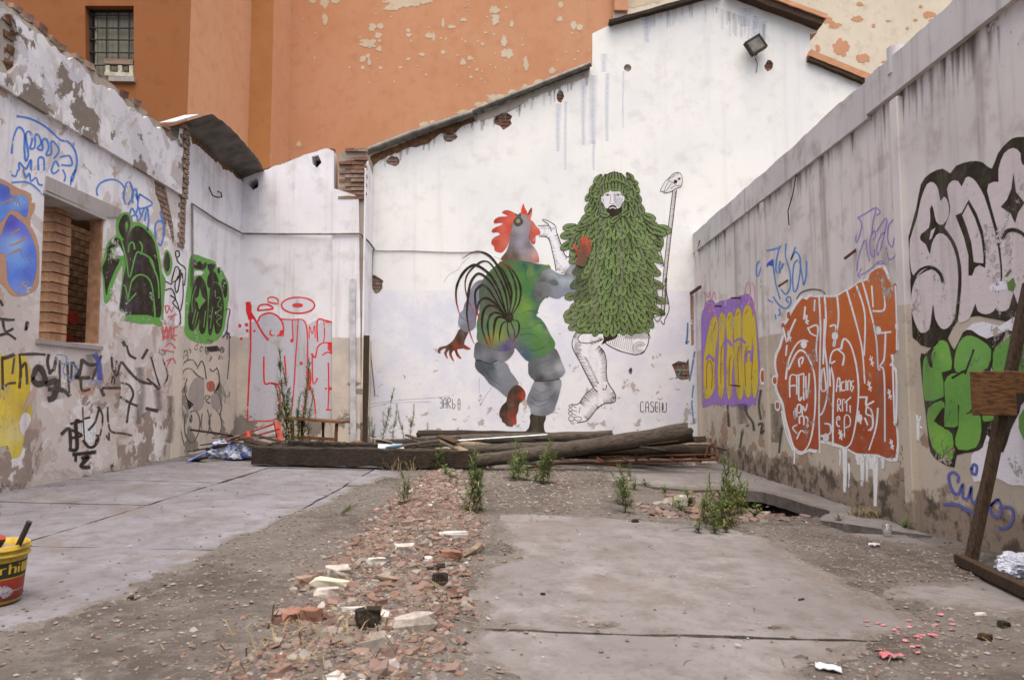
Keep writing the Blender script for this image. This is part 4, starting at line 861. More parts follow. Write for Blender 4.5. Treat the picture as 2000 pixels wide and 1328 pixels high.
# coat of leaves: hand-sized painted leaves in shingled rows, lowest row first
LG=(112,134,78); R=random.Random(12)
prof=[(338,1190,1212),(350,1172,1226),(365,1161,1236),(380,1156,1243),(405,1151,1249),(425,1154,1256),(440,1140,1268),(455,1117,1292),(470,1110,1290),(485,1112,1280),(510,1128,1276),(544,1136,1272),(560,1132,1275),(585,1122,1279),(612,1117,1280),(635,1116,1271),(652,1130,1250)]
def span(y):
    for (y0,a0,b0),(y1,a1,b1) in zip(prof[:-1],prof[1:]):
        if y0<=y<=y1: k=(y-y0)/(y1-y0); return a0+(a1-a0)*k,b0+(b1-b0)*k
    return prof[-1][1:]
p.set(0,0,1)
body=[(a,y) for y,a,b in prof]+[(b,y) for y,a,b in reversed(prof)]
p.fill(body,(74,98,46),2)
fold=[]
def leaf(x,y,L,Wd,ang,lay,col,lw=2.0,vein=True):
    """tip hangs in direction ang (0 = straight down)"""
    bd=R.uniform(-.22,.22); sk=R.uniform(-.12,.12); c,s_=math.cos(ang),math.sin(ang)
    def tr(u,v):
        v=v+bd*Wd*(u/L)**2*1.4+sk*u*.5; return (x+v*c+u*s_, y+u*c-v*s_)
    shp=[(0,-.10),(.18,-.30),(.42,-.46),(.68,-.5),(.88,-.36),(1.0,-.1),(1.0,.1),(.88,.36),(.68,.5),(.42,.46),(.18,.30),(0,.10)]
    o=[tr(u*L,v*Wd) for u,v in shp]; g=lw/2
    big=[tr(u*L+ (g if u>.9 else (-g*.3 if u<.1 else 0)), v*Wd+math.copysign(g*1.0,v)) for u,v in shp]
    p.fill(big,K,lay,feather=0); p.fill(o,col,lay+.35,feather=0)
    if vein:
        p.stroke([tr(.0*L,0),tr(.45*L,R.uniform(-.05,.05)*Wd),tr(.86*L,R.uniform(-.08,.08)*Wd)],lw*1.0,K,lay+.6,taper=(1.5,.5),n=2)
        for u,sg in ((.28,1),(.34,-1),(.5,1),(.56,-1)): p.stroke([tr(u*L,0),tr((u+.2)*L,sg*.27*Wd)],lw*.8,K,lay+.6,taper=(1,.3),n=1)
y=648; row=0
while y>346:
    a,b=span(max(340,min(652,y-2))); n=max(2,int((b-a)/(14.5 if y>430 else 10.5))); sz=1.0 if y>430 else .72
    for i in range(n+1):
        t=(i+.5*(row%2))/n
        if t>1.02: continue
        x=a+(b-a)*t+R.uniform(-2,2); edge=(t-.5)*2
        hx=x-1200
        if y<430 and 1176<x<1218 and 366<y<418: continue          # face opening
        ang=edge*(1.05 if y>430 else .5)+R.uniform(-.28,.28)
        if y<430 and abs(edge)<.55 and y<372: ang=edge*.3
        cr=R.uniform(.9,1.1); sh=(.72 if (x<1150 and 520<y<590) else 1)
        col=tuple(int(q*cr*sh) for q in LG)
        leaf(x-math.sin(ang)*9*sz,y-17*sz+R.uniform(-2,2),R.uniform(25,31)*sz,R.uniform(13,16.5)*sz,ang,3+row*.75,col)
    y-=13.5 if y>430 else 9.5; row+=1
for (x,y,L,Wd,ang) in ((1268,445,35,15,1.25),(1262,438,26,12,.9),(1150,440,28,9,-1.2),(1135,455,26,12,-1.0),(1124,468,22,13,-.6),(1228,350,20,9,.9),(1275,470,22,8,1.2)): leaf(x,y,L,Wd,ang,30,LG)
for (x,y,ang) in ((1176,352,-.5),(1224,352,.5),(1183,345,-.35),(1217,345,.35),(1190,340,-.25),(1211,340,.25),(1196,337,-.1),(1205,337,.1),(1200,336,0)): leaf(x,y,19,9.5,ang,30.5+.2*(y<342),LG,1.7)
sub(p,'leaf_coat')
p.set(*C)
p.fill([(755,330),(800,285),(960,285),(990,350),(985,420),(960,470),(900,490),(860,460),(820,490),(785,480),(750,430),(740,370)],(224,220,222),31,smooth=2)
p.fill([(742,415),(765,440),(790,487),(818,482),(835,460),(865,450),(900,460),(912,492),(950,470),(972,430),(992,405),(988,460),(955,505),(930,545),(900,565),(870,575),(830,550),(785,540),(760,500)],K,32,smooth=2)
p.stroke([(832,488),(865,474),(898,488)],9,(226,220,220),33,n=3); p.stroke([(840,492),(865,485),(890,492)],4,(90,84,84),34)
for L in ([(785,340),(810,332),(835,345)],[(895,345),(925,330),(955,342)]): p.stroke(L,7,(90,84,86),32)
for x in (810,925): p.ell(x,345,11,7,(70,64,64),33)
for L in ([(845,340),(840,400),(835,430),(865,440),(895,430)],[(900,430),(885,400)],[(760,380),(770,420)],[(970,370),(965,430),(940,460)]): p.stroke(L,5,(120,114,116),32)
p.fill([(905,380),(945,370),(968,400),(955,450),(915,470),(905,430)],(196,190,194),32,smooth=2); p.fill([(880,320),(900,350),(895,420),(878,400)],(180,174,178),32,smooth=2)
for i in range(9): leaf(0,0,0,0,0,0,LG) if False else None
p.set(0,0,1)
for (x,y,ang) in ((1180,374,.2),(1186,372,.1),(1193,371,0),(1200,371,-.05),(1207,371,-.1),(1214,373,-.2),(1175,380,.3),(1219,380,-.35)): leaf(x,y-14,17,9,ang*.6,35,LG,1.6)
for (x,y,ang,L) in ((1176,420,1.2,20),(1222,412,-1.0,18),(1176,404,.2,18),(1220,398,-.2,17),(1205,425,-1.0,22)): leaf(x-math.sin(ang)*6,y-3,L,10,ang,36,LG,1.6)
sub(p,'face','pale bearded face framed by leaves')
# signatures
p=Paint('Y',YM).set(840,600,.19574)
p.text([[(95,908),(118,910),(120,950),(120,1003),(97,1000)],[(100,950),(118,952)],[(135,1008),(135,930),(160,908),(160,1008)],[(135,962),(160,962)],[(177,1008),(177,910),(202,914),(200,942),(178,958),(207,1008)],[(222,916),(224,1000),(240,1010),(250,975),(228,960)],[(278,960),(282,920),(296,918),(300,965),(296,1018),(282,1018),(278,960)],[(278,965),(300,965)]],5.5,(40,34,34),0)
p.build('signature',gab,'mural_paint','small thin black signature reading BARLO'.replace('reading BARLO','letters left of the raised foot'))
p.set(*D)
p.text([[(783,1090),(768,1080),(757,1095),(757,1160),(770,1170),(786,1160)],[(800,1170),(802,1100),(815,1082),(826,1105),(826,1170)],[(800,1130),(826,1130)],[(868,1090),(850,1082),(844,1105),(866,1130),(868,1160),(850,1172),(842,1160)],[(905,1092),(890,1084),(884,1110),(886,1160),(905,1168)],[(922,1085),(922,1170)],[(945,1090),(945,1155),(960,1172),(978,1160),(980,1090)],[(952,1095),(952,1150)]],6,(40,34,34),0)
p.build('signature',gab,'mural_paint','small thin black signature letters near the right corner')
# water stains in pale blue and the black drips under the ridge
p=Paint('Y',YM).set(1000,0,.25)
for x,y0,y1,w in ((362,820,1180,30),(420,800,1330,16),(560,640,1130,26),(635,600,1120,40),(745,580,1100,22),(720,430,560,30),(1055,120,330,40),(640,1100,1330,16),(1820,80,200,60),(1900,140,330,50),(1960,180,400,40),(870,560,1000,10)): p.stroke([(x,y0),(x-4,(y0+y1)/2),(x-2,y1)],w,(202,208,228),0,soft=1.2,a=.34,taper=(1,.6))
R=random.Random(5)
for i in range(46):
    x=R.uniform(1080,1980); y0=max(8,(1080-x)*.0)+ (130-(x-900)*.27 if x<1420 else (x-1500)*.36+20); L=R.uniform(40,190)
    p.stroke([(x,y0),(x+R.uniform(-3,3),y0+L)],R.uniform(8,26),(176,172,176),1,soft=1.,a=R.uniform(.08,.22),taper=(1,.5))
p.build('water_stains',gab,'mural_paint')
# ---------------------------------------------------------------- graffiti, right wall
GK=(40,33,20)
E5=(1340,400,.23); F6=(1340,640,.27107); G7=(1700,240,.3012); H8=(1700,620,.42194)
# yellow and purple piece at the far end
p=Paint('X',XR).set(*F6)
PU=(140,104,176); YE=(188,166,44); BR_=(160,96,44)
p.fill([(112,-60),(130,-130),(150,-190),(190,-200),(215,-170),(250,-190),(300,-200),(330,-215),(380,-225),(420,-240),(450,-240),(480,-200),(500,-100),(520,100),(530,250),(525,400),(500,560),(480,545),(450,575),(400,590),(370,560),(330,570),(290,545),(250,565),(200,545),(150,570),(108,545),(115,300)],PU,0,smooth=2)
for pts in ([(130,480),(128,250),(145,120),(160,30),(185,-60),(215,-80),(232,0),(215,150),(205,300),(210,420),(180,490),(150,510)],[(235,470),(230,300),(240,120),(240,-60),(260,-110),(285,-60),(275,80),(270,250),(275,420),(255,515)],[(300,480),(290,300),(300,120),(290,-20),(305,-100),(325,-110),(345,-60),(335,60),(345,200),(330,330),(330,470),(312,515)],[(365,470),(350,300),(350,100),(345,-30),(365,-130),(390,-130),(400,-40),(395,120),(400,280),(415,430),(400,510),(385,512)],[(430,480),(405,300),(410,120),(408,-40),(420,-140),(450,-160),(475,-120),(478,40),(470,180),(480,330),(465,490)],[(480,470),(478,300),(490,150),(470,0),(490,-100),(505,20),(515,200),(520,380),(500,500)]): p.fill(pts,YE,1,smooth=2)
for L in ([(150,440),(150,280),(170,240),(190,290),(185,440)],[(250,400),(255,160),(270,130)],[(310,420),(315,240),(330,200)],[(380,400),(375,180),(395,130)],[(430,420),(425,200),(450,130)],[(200,20),(215,-40)],[(305,-60),(320,-90)],[(365,-90),(380,-110)],[(425,-100),(450,-130)],[(470,380),(480,230)]): p.stroke(L,6,BR_,2)
for L in ([(430,250),(440,180),(470,180),(470,240)],[(150,230),(170,200),(200,240)],[(270,120),(300,90),(330,130)],[(350,100),(390,80),(430,110)]): p.stroke(L,16,PU,2)
p.build('graffiti',rw,'worn_paint','yellow and purple lettering piece at the far end of the concrete wall')
# pink tags
p.set(*E5)
PK=(196,128,150)
for L in ([(155,740),(165,800),(160,860)],[(165,745),(190,790),(200,740),(215,800),(240,740),(250,800)],[(160,870),(200,830),(245,860)],[(170,980),(200,900),(220,860),(240,900),(270,980)],[(180,900),(250,900)],[(510,800),(505,720),(520,660),(545,690),(540,800),(510,860)],[(560,670),(580,700),(585,820),(570,900)],[(520,860),(550,820),(580,870),(560,960),(580,1040)]): p.stroke(L,7,PK,0,soft=.5)
p.build('graffiti',rw,'worn_paint','faint pink scribbled tags above the yellow piece')
# blue tag
BL=(72,124,190)
for L in ([(655,385),(650,480),(620,590),(600,600),(600,520),(620,480)],[(655,395),(740,380),(800,360)],[(800,350),(770,460),(765,560),(790,570),(830,500)],[(640,660),(660,560),(740,470)],[(740,470),(745,560),(770,700),(800,800)],[(850,330),(845,440),(880,560),(885,690),(850,760),(810,720)],[(930,360),(890,470),(930,400),(970,460),(965,600),(940,720),(915,730),(905,620),(920,500),(950,470)],[(965,480),(990,620),(1000,680),(1020,600),(1025,480)],[(800,480),(790,540),(800,580)],[(820,500),(815,540)],[(640,700),(660,640)],[(650,740),(690,800),(740,830)],[(740,780),(790,850),(850,880),(890,830),(880,780),(850,800),(870,830)],[(660,840),(665,910)],[(790,880),(800,930),(780,940)],[(755,930),(765,970)]): p.stroke(L,10,BL,0,soft=.6)
p.fill([(665,530),(700,490),(738,460),(735,520),(700,510)],(60,76,170),1); p.fill([(740,370),(805,350),(790,400),(775,380)],(84,140,200),1); p.fill([(640,740),(700,750),(660,790)],(110,160,206),1)
p.build('graffiti',rw,'spray_paint','blue looping tag on the pale part of the concrete wall')
# purple tag
VI=(142,120,190)
for L in ([(1460,110),(1530,70),(1600,30),(1610,60),(1590,140),(1580,230)],[(1460,110),(1485,140),(1490,200),(1460,300),(1440,310),(1445,260)],[(1450,560),(1470,430),(1520,300),(1540,400),(1560,480)],[(1580,230),(1560,330),(1570,420),(1600,440),(1600,380)],[(1610,20),(1650,60),(1620,90)],[(1620,230),(1680,130),(1705,130),(1690,220),(1660,350),(1630,430),(1620,360),(1660,250),(1690,240)],[(1760,130),(1720,180),(1715,300),(1750,360),(1770,280)],[(1700,360),(1720,460),(1760,450),(1790,400)],[(1470,600),(1550,560),(1640,480),(1680,500),(1630,500)],[(1490,540),(1460,600),(1480,620)],[(1580,250),(1600,220),(1610,260),(1590,300)],[(1560,610),(1600,580),(1620,540)],[(1665,320),(1660,370)]): p.stroke(L,8,VI,0,soft=.6)
p.build('graffiti',rw,'spray_paint','thin violet tag high on the concrete wall')
# orange piece with white outline
p.set(*F6); OR=(168,82,38); WT=(214,214,226)
body=[(690,560),(660,500),(640,440),(650,360),(640,300),(635,240),(645,180),(670,130),(690,60),(700,20),(660+30,-20),(720,-60),(760,-140),(800,-200),(830,-230),(860,-215),(880,-240),(930,-235),(980,-240),(1020,-235),(1080,-240),(1110,-250),(1150,-275),(1200,-300),(1260,-345),(1330,-365),(1340,-410),(1400,-450),(1440,-440),(1470,-370),(1510,-330),(1540,-325),(1545,-60),(1540,150),(1490,180),(1500,230),(1480,260),(1520,300),(1525,500),(1520,680),(1500,700),(1530,740),(1525,960),(1400,935),(1320,930),(1240,925),(1170,885),(1060,850),(960,830),(940,900),(880,890),(830,915),(770,880),(740,780),(710,680)]
p.fill(body,WT,0,smooth=2)
cx_,cy_=1100,330
p.fill([(x+(cx_-x)*.022+ (8 if x<cx_ else -8),y+(cy_-y)*.018+(10 if y<cy_ else -14)) for x,y in body],None,1,[(800,100,(164,82,38)),(1100,-100,(180,96,42)),(1400,-250,(184,100,44)),(1500,500,(148,68,32)),(1200,700,(148,66,32)),(800,700,(154,70,34)),(1000,300,(164,80,38)),(1350,200,(172,86,40))],step=60,smooth=2)
WL=[[(720,370),(740,240),(790,130),(840,90),(880,100)],[(740,300),(800,180),(850,170),(900,250),(930,370),(930,600),(900,800),(850,890),(790,880)],[(820,280),(815,230),(845,215),(835,260)],[(770,880),(720,750),(690,600)],[(960,-230),(970,0),(965,300),(960,600),(965,900)],[(1000,-230),(1010,-60),(1000,120),(1020,300),(1020,480),(990,600),(965,630)],[(1060,850),(1060,600),(1065,380),(1040,250),(1060,170),(1120,150)],[(1120,150),(1140,80),(1190,130),(1230,280),(1245,450),(1230,650),(1190,830),(1130,870)],[(1130,270),(1140,200),(1100,160)],[(1090,-240),(1100,-50),(1060,130)],[(1160,-270),(1220,-60),(1270,150),(1290,400)],[(1270,-340),(1310,-200),(1370,60),(1385,280),(1400,300)],[(1245,500),(1305,500)],[(1305,500),(1300,560),(1340,600),(1350,700),(1330,740)],[(1300,560),(1355,530)],[(1385,580),(1370,720),(1320,880)],[(1390,40),(1480,30)],[(1440,30),(1430,220),(1400,280),(1430,340),(1435,820)],[(1510,-300),(1520,-60),(1520,160)],[(890,0),(950,-10),(940,140),(945,240)],[(1040,-10),(1080,-10),(1075,120),(1060,130)],[(880,0),(900,40),(940,60)],[(1000,-60),(990,260)],[(790,-60),(740,60),(720,200)],[(860,-150),(850,-60)],[(930,-200),(925,-120)],[(1230,-300),(1290,-100),(1285,200)],[(980,300),(975,440),(1010,440),(995,290)],[(1040,420),(1040,280),(1075,240)],[(975,780),(1040,760),(1040,700),(1000,690)],[(1245,600),(1260,690)],[(1290,650),(1310,700)],[(1350,-120),(1430,-130),(1430,-240)],[(1340,-300),(1350,-150)],[(700,0),(730,120)],[(1490,200),(1500,560),(1505,700)]]
for L in WL: p.stroke(L,13,WT,2,taper=(1,.8))
for x,y in ((850,120),(1075,60),(1250,650),(1385,20),(1010,790),(1530,-10)): p.ell(x,y,22,30,WT,2.5,n=8)
for x,y in ((1340,240),(1325,420),(1470,480),(1485,840),(870,-60),(745,60),(1115,770)):
    for a in (0,.9,1.9): p.stroke([(x-16*math.cos(a),y-38*math.sin(a+.4)),(x+16*math.cos(a),y+38*math.sin(a+.4))],8,WT,3)
for x,y in ((552,350),(640,380),(660,560),(700,-10),(740,-90)): p.ell(x,y,20,62 if x<640 else 40,WT,.5,n=12); p.ell(x,y,11,42 if x<640 else 24,OR,1.2,n=12)
# small white lettering inside the two big letters
p.text([[(750,500),(752,350),(800,345)],[(755,420),(790,415)],[(800,480),(800,350)],[(815,350),(815,520),(835,500)],[(800,345),(850,330)],[(850,330),(850,520)],[(865,350),(870,520),(885,420),(890,330)],[(780,600),(785,660),(790,580)],[(800,640),(805,560),(830,560),(825,610),(805,610)],[(840,640),(840,560),(860,600),(875,550)],[(820,690),(820,640),(850,640),(850,700)],[(865,640),(880,660),(870,720),(885,700)],[(800,700),(770,720),(800,760)],[(800,800),(830,740),(860,760)]],10,WT,3)
p.text([[(1085,460),(1095,370),(1110,370),(1112,460)],[(1088,420),(1112,420)],[(1140,390),(1122,400),(1124,450),(1145,450)],[(1155,380),(1155,450)],[(1168,450),(1168,390),(1185,385),(1188,450)],[(1210,385),(1195,390),(1196,420),(1210,425),(1195,460)],[(1095,600),(1095,520),(1115,520),(1112,555),(1098,560),(1118,600)],[(1130,600),(1130,520),(1145,520)],[(1160,520),(1160,600)],[(1145,540),(1190,500)],[(1185,560),(1185,610)],[(1085,660),(1110,660),(1105,640),(1088,650),(1090,700),(1110,710)],[(1145,790),(1145,640),(1180,640),(1185,700),(1150,720)],[(1305,560),(1300,620),(1340,640),(1345,710),(1315,740)],[(1120,740),(1120,790)],[(1105,760),(1135,770)]],9,WT,3)
# white drips below
for x,y0,y1,w in ((1145,880,1180,30),(1175,980,1150,14),(1270,940,1140,26),(1305,940,1100,22),(1365,940,1280,32),(1340,930,1010,60),(780,880,980,12),(1110,880,990,12),(1420,950,1010,30),(1250,930,980,50)): p.stroke([(x,y0),(x+2,(y0+y1)/2),(x-1,y1)],w,WT,1.4,taper=(1.2,.6))
p.build('graffiti',rw,'spray_paint','large burnt orange lettering piece with white outlines and drips')
# arc of black tape above it
p.set(*E5); p.stroke([(940,800),(980,745),(1060,720),(1140,725),(1170,745),(1190,780)],12,(96,92,84),0); p.build('graffiti_line',rw,'spray_paint')
# black outlined silver piece
p.set(*G7); SV=(192,182,182)
p.fill([(250,740),(300,560),(330,400),(390,330),(470,300),(520,330),(560,280),(660,250),(730,260),(790,300),(830,200),(900,120),(960,95),(1100,95),(1500,100),(1500,1300),(1100,1260),(900,1290),(700,1250),(560,1290),(500,1400),(430,1450),(330,1440),(240,1330),(225,1200),(265,1000),(245,860)],GK,0,smooth=2)
for q in ([(305,620),(330,500),(370,400),(410,390),(440,430),(455,510),(480,480),(505,520),(510,600),(470,660),(430,640),(412,560),(400,540),(390,600),(380,680),(330,720),(325,760),(360,790),(385,850),(400,790),(430,730),(470,720),(520,770),(560,880),(575,1000),(570,1150),(545,1270),(500,1330),(460,1330),(425,1270),(415,1200),(405,1180),(395,1260),(380,1340),(330,1360),(290,1290),(265,1180),(280,1060),(320,980),(380,940),(430,955),(465,1020),(440,980),(400,950),(340,975),(285,1000),(260,900),(260,760)],
      [(500,430),(530,380),(570,380),(595,415),(620,360),(650,355),(690,390),(740,480),(790,640),(820,760),(840,900),(845,1010),(830,1080),(830,1160),(800,1220),(750,1240),(700,1220),(685,1170),(670,1200),(640,1270),(600,1290),(565,1280),(590,1100),(590,950),(560,800),(500,700),(485,680),(515,600),(520,540)],
      [(835,380),(835,300),(870,200),(930,165),(975,200),(985,270),(1100,300),(1400,260),(1400,1200),(1000,1200),(960,1180),(930,1100),(900,1200),(860,1220),(820,1210),(840,1080),(860,1000),(850,850),(830,700),(760,440),(790,390),(815,385)]): p.fill(q,SV,1,smooth=2)
p.fill([(555,600),(595,585),(640,500),(690,590),(730,700),(750,830),(745,940),(710,920),(680,940),(660,990),(640,990),(640,860),(610,740)],GK,2,smooth=1); p.fill([(600,600),(635,530),(680,620),(720,740),(735,860),(735,910),(690,905),(675,900),(660,780),(630,680)],SV,3,smooth=1)
p.fill([(850,545),(890,500),(920,430),(930,330),(945,450),(1000,520),(960,580),(940,650),(915,590)],GK,2,smooth=1)
p.stroke([(855,760),(880,710),(930,695),(990,720),(1080,800)],22,GK,2); p.stroke([(285,1000),(330,950),(390,935),(450,970),(472,1030)],18,GK,2); p.stroke([(480,690),(540,780),(575,900),(582,1050),(560,1280)],18,GK,2)
p.fill([(325,745),(370,715),(395,660),(390,560),(400,535),(415,600),(420,660),(460,680),(420,720),(400,760),(388,850),(370,790)],GK,2); p.fill([(395,700),(425,680),(400,750),(385,760)],SV,3)
p.fill([(770,1060),(830,1030),(890,1025),(890,1080),(780,1095)],(206,204,212),3); p.fill([(890,1040),(930,1005),(945,1050),(930,1090),(900,1085)],(84,116,52),3.5); p.fill([(870,1000),(910,945),(920,960),(895,995)],(84,116,52),3)
p.build('graffiti',rw,'spray_paint','big silver grey letters with thick black outline nearest the camera')
# green piece, white shapes under it
p.set(*H8); GR=(104,170,62)
p.fill([(440,60),(520,20),(600,40),(660,0),(760,-20),(900,0),(900,760),(700,775),(640,770),(580,740),(480,760),(470,640),(500,560),(480,200)],(208,206,212),0,smooth=2)
p.fill([(232,190),(255,170),(330,100),(360,100),(390,150),(430,70),(470,60),(540,100),(640,60),(760,90),(900,60),(900,330),(720,380),(690,440),(650,520),(615,625),(570,580),(540,540),(520,600),(480,620),(400,635),(390,692),(330,670),(280,620),(262,480)],GK,1,smooth=2)
for q in ([(248,200),(262,180),(275,230),(330,250),(340,350),(330,370),(255,385),(245,280)],[(285,170),(320,110),(355,115),(372,170),(375,240),(300,250),(290,210)],[(390,230),(400,150),(430,95),(470,85),(520,110),(560,150),(545,230),(480,260),(440,240),(410,255)],[(270,420),(330,385),(345,420),(300,480),(340,510),(380,540),(385,620),(375,660),(330,640),(290,600),(268,500)],[(345,300),(380,260),(430,260),(460,240),(500,300),(470,420),(440,440),(405,400),(405,500),(345,505),(350,400)],[(415,400),(450,450),(500,430),(515,520),(490,600),(410,610),(395,560),(410,510)],[(580,140),(660,85),(760,110),(760,240),(690,260),(640,380),(600,460),(530,480),(525,440),(560,300),(570,200)],[(690,460),(760,400),(800,600),(710,560)]): p.fill(q,None,2,[(300,200,(84,132,58)),(330,180,(112,164,68)),(430,150,(104,154,76)),(300,550,(114,162,66)),(450,350,(88,138,62)),(450,550,(102,152,66)),(360,450,(82,128,58)),(640,200,(92,140,64))],step=30,smooth=2)
for L in ([(300,480),(340,420)],[(440,260),(470,180),(480,150)],[(380,280),(430,250)],[(345,510),(400,515)]): p.stroke(L,9,GK,3)
p.build('graffiti',rw,'spray_paint','bright green lettering piece with black outline over a white patch')
BC=(84,92,158)
for L in ([(385,810),(370,770),(365,730),(385,715),(410,735),(405,760)],[(385,810),(410,815),(430,770),(430,830),(455,830),(470,780),(468,840),(490,860)],[(470,700),(480,680),(495,690),(490,725),(475,720),(470,700)],[(490,860),(510,800),(530,750),(500,850),(540,890)],[(560,870),(590,840),(610,880),(600,920),(565,910),(560,870),(600,840)],[(600,880),(650,880),(665,920),(640,970),(600,975)],[(340,865),(400,865),(450,890),(490,910)]): p.stroke(L,11,BC,4,soft=.5)
p.build('graffiti',rw,'spray_paint','blue handwritten script low on the wall behind the wooden frame')
for x,y in ((222,500),):
    for a in (.2,1.3,2.2): p.stroke([(x-18*math.cos(a),y-50*math.sin(a)),(x+18*math.cos(a),y+50*math.sin(a))],11,WT,2)
p.stroke([(222,500),(222,565)],12,WT,2); p.build('graffiti',rw,'spray_paint','white painted star beside the concrete pilaster')
# black marks between the yellow and orange pieces
p.set(*F6)
for L in ([(430,560),(440,620),(480,680),(490,740)],[(390,860),(410,740),(450,700)],[(540,450),(525,560),(540,660)],[(520,700),(550,690),(540,760),(560,740)],[(300,560),(310,710)],[(690,720),(670,900)]): p.stroke(L,14,(70,66,58),0,soft=.8,a=.8)
for L,w in (([(640,560),(650,700),(640,810)],60),([(400,560),(410,680)],50)): p.stroke(L,w,(96,88,74),0,soft=1.,a=.5)
p.build('graffiti',rw,'worn_paint','black spray smudges between the yellow and orange pieces')
# colour stripes on the strip beside the corner
p=Paint('Y',YM).set(*D)
for P_,c in (([(1185,170),(1215,160),(1218,590),(1195,600)],(196,140,116)),): p.fill(P_,c,0,a=.8)
for L,c in (([(1165,400),(1160,520),(1150,580),(1170,560)],(86,128,180)),([(1225,650),(1200,800),(1180,900)],(110,140,186)),([(1110,800),(1080,860),(1060,880)],(96,130,140)),([(1215,940),(1200,1100),(1220,1270)],(120,150,196))): p.stroke(L,12,c,1,soft=.5)
p.build('graffiti',gab,'worn_paint','stray pink and blue marks by the right corner')

# ---------------------------------------------------------------- graffiti, left wall
L1=(0,0,.25); L5=(0,332,.25); L6=(0,600,.25); L8=(400,532,.29976)
p=Paint('X',XL).set(*L1); SB=(74,122,196)
for L in ([(130,910),(220,925),(320,970),(400,1030),(470,1095),(530,1110),(580,1170),(600,1250),(590,1330),(560,1420)],[(90,1200),(100,1100),(130,1010),(160,1000),(190,1050),(190,1160),(200,1260),(220,1200),(200,1060),(230,1030),(250,1090),(235,1160),(270,1150),(275,1060),(300,1060),(320,1120),(290,1160),(330,1170),(330,1100),(360,1090),(380,1150),(360,1210),(400,1200),(400,1110),(430,1120),(460,1180),(420,1240)],[(150,1330),(150,1270),(200,1320),(240,1250),(240,1330)],[(300,1330),(300,1240),(340,1240),(345,1330)],[(400,1330),(430,1260),(460,1300)],[(470,1230),(540,1220),(560,1290),(480,1290)]): p.stroke(L,13,SB,0,soft=.5)
p.set(*L5)
for L in ([(90,40),(120,50),(140,0)],[(180,0),(200,60),(230,30),(240,90),(280,60),(300,110),(330,120)],[(90,100),(200,95),(270,130),(340,200)],[(350,140),(400,170),(440,130)],[(400,10),(420,30),(460,0)],[(550,120),(560,50),(590,0)],[(500,90),(510,50),(490,0)]): p.stroke(L,11,SB,0,soft=.5)
p.build('graffiti',lw,'spray_paint','pale blue outline lettering at the top left of the flaking wall')
for L in ([(760,200),(755,150),(790,100),(870,75),(940,100),(975,160),(960,220)],[(980,270),(965,200),(990,100),(1020,110),(1040,200),(1000,270)],[(1040,260),(1030,200),(1060,150),(1080,250),(1060,190)],[(1090,190),(1190,265),(1080,300),(1090,190)],[(1010,350),(1030,300),(1060,340),(1080,290),(1100,350),(1130,300)],[(1010,380),(1060,350),(1080,400),(1110,350)],[(1130,400),(1150,300),(1160,400),(1150,470)],[(1220,540),(1210,450),(1235,400),(1275,420),(1275,520),(1255,590),(1235,570)],[(1250,330),(1280,430)]): p.stroke(L,11,SB,0,soft=.5)
p.build('graffiti',lw,'spray_paint','small blue outline letters right of the window lintel')
# blue bubble shape with brown outline
p.fill([(-80,80),(0,70),(60,100),(150,150),(240,190),(240,260),(270,260),(265,320),(240,360),(235,440),(270,500),(300,600),(305,720),(300,880),(270,940),(200,980),(100,980),(50,930),(0,880),(-80,860)],(176,136,110),0,smooth=2,a=.95)
p.fill([(-60,130),(30,120),(70,150),(80,200),(150,200),(200,210),(215,260),(205,370),(160,340),(110,310),(60,330),(20,390),(-60,430)],None,1,[(40,180,(70,92,180)),(150,260,(120,156,214)),(190,330,(80,110,196)),(-20,300,(90,130,204))],step=40,smooth=2)
p.fill([(0,520),(40,420),(80,350),(130,380),(190,430),(240,520),(280,640),(280,780),(250,900),(200,960),(150,970),(100,930),(60,860),(50,700),(10,640),(-60,700),(-60,520)],None,1,[(80,420,(84,80,170)),(180,480,(100,110,200)),(240,640,(80,110,200)),(150,700,(110,150,214)),(100,820,(84,120,206)),(220,820,(72,100,190)),(160,920,(110,140,206)),(130,580,(140,170,220))],step=40,smooth=2)
for L in ([(0,270),(60,240),(110,230)],[(80,500),(150,465)],[(70,590),(140,570),(200,520)],[(60,660),(150,620)],[(150,940),(175,890),(200,880)]): p.stroke(L,16,(170,128,104),2,taper=(.5,1))
p.build('graffiti',lw,'spray_paint','blue bubble shape with brown outline left of the window')
# green and black piece
GG=(94,152,68); BK=(44,36,26)
p.fill([(905,440),(920,370),(960,335),(1000,335),(1030,380),(1035,410),(1080,410),(1150,450),(1200,520),(1240,640),(1260,800),(1290,850),(1280,1000),(1265,1215),(1200,1200),(1110,1200),(1000,1180),(935,1170),(930,1090),(950,900),(960,740),(920,800),(880,900),(870,980),(840,1030),(815,1030),(805,850),(790,760),(815,680),(830,600),(860,540),(910,510)],GG,0,smooth=2)
for q in ([(925,450),(940,390),(970,350),(1000,360),(1015,420),(1000,500),(975,545),(945,510)],[(1020,480),(1060,440),(1110,450),(1160,500),(1200,560),(1225,680),(1245,820),(1255,1000),(1250,1150),(1150,1130),(1040,1130),(940,1110),(950,980),(965,850),(985,740),(960,640),(930,570),(990,540)],[(830,700),(840,610),(870,560),(915,530),(945,570),(900,590),(865,640),(860,695),(935,700),(905,760),(870,840),(840,920),(830,980),(815,860),(800,760)]): p.fill(q,BK,1,smooth=2)
p.fill([(900,620),(940,590),(965,600),(985,680),(960,670),(900,665)],(206,204,210),.5); p.fill([(975,420),(990,400),(1000,430),(985,490)],GG,2)
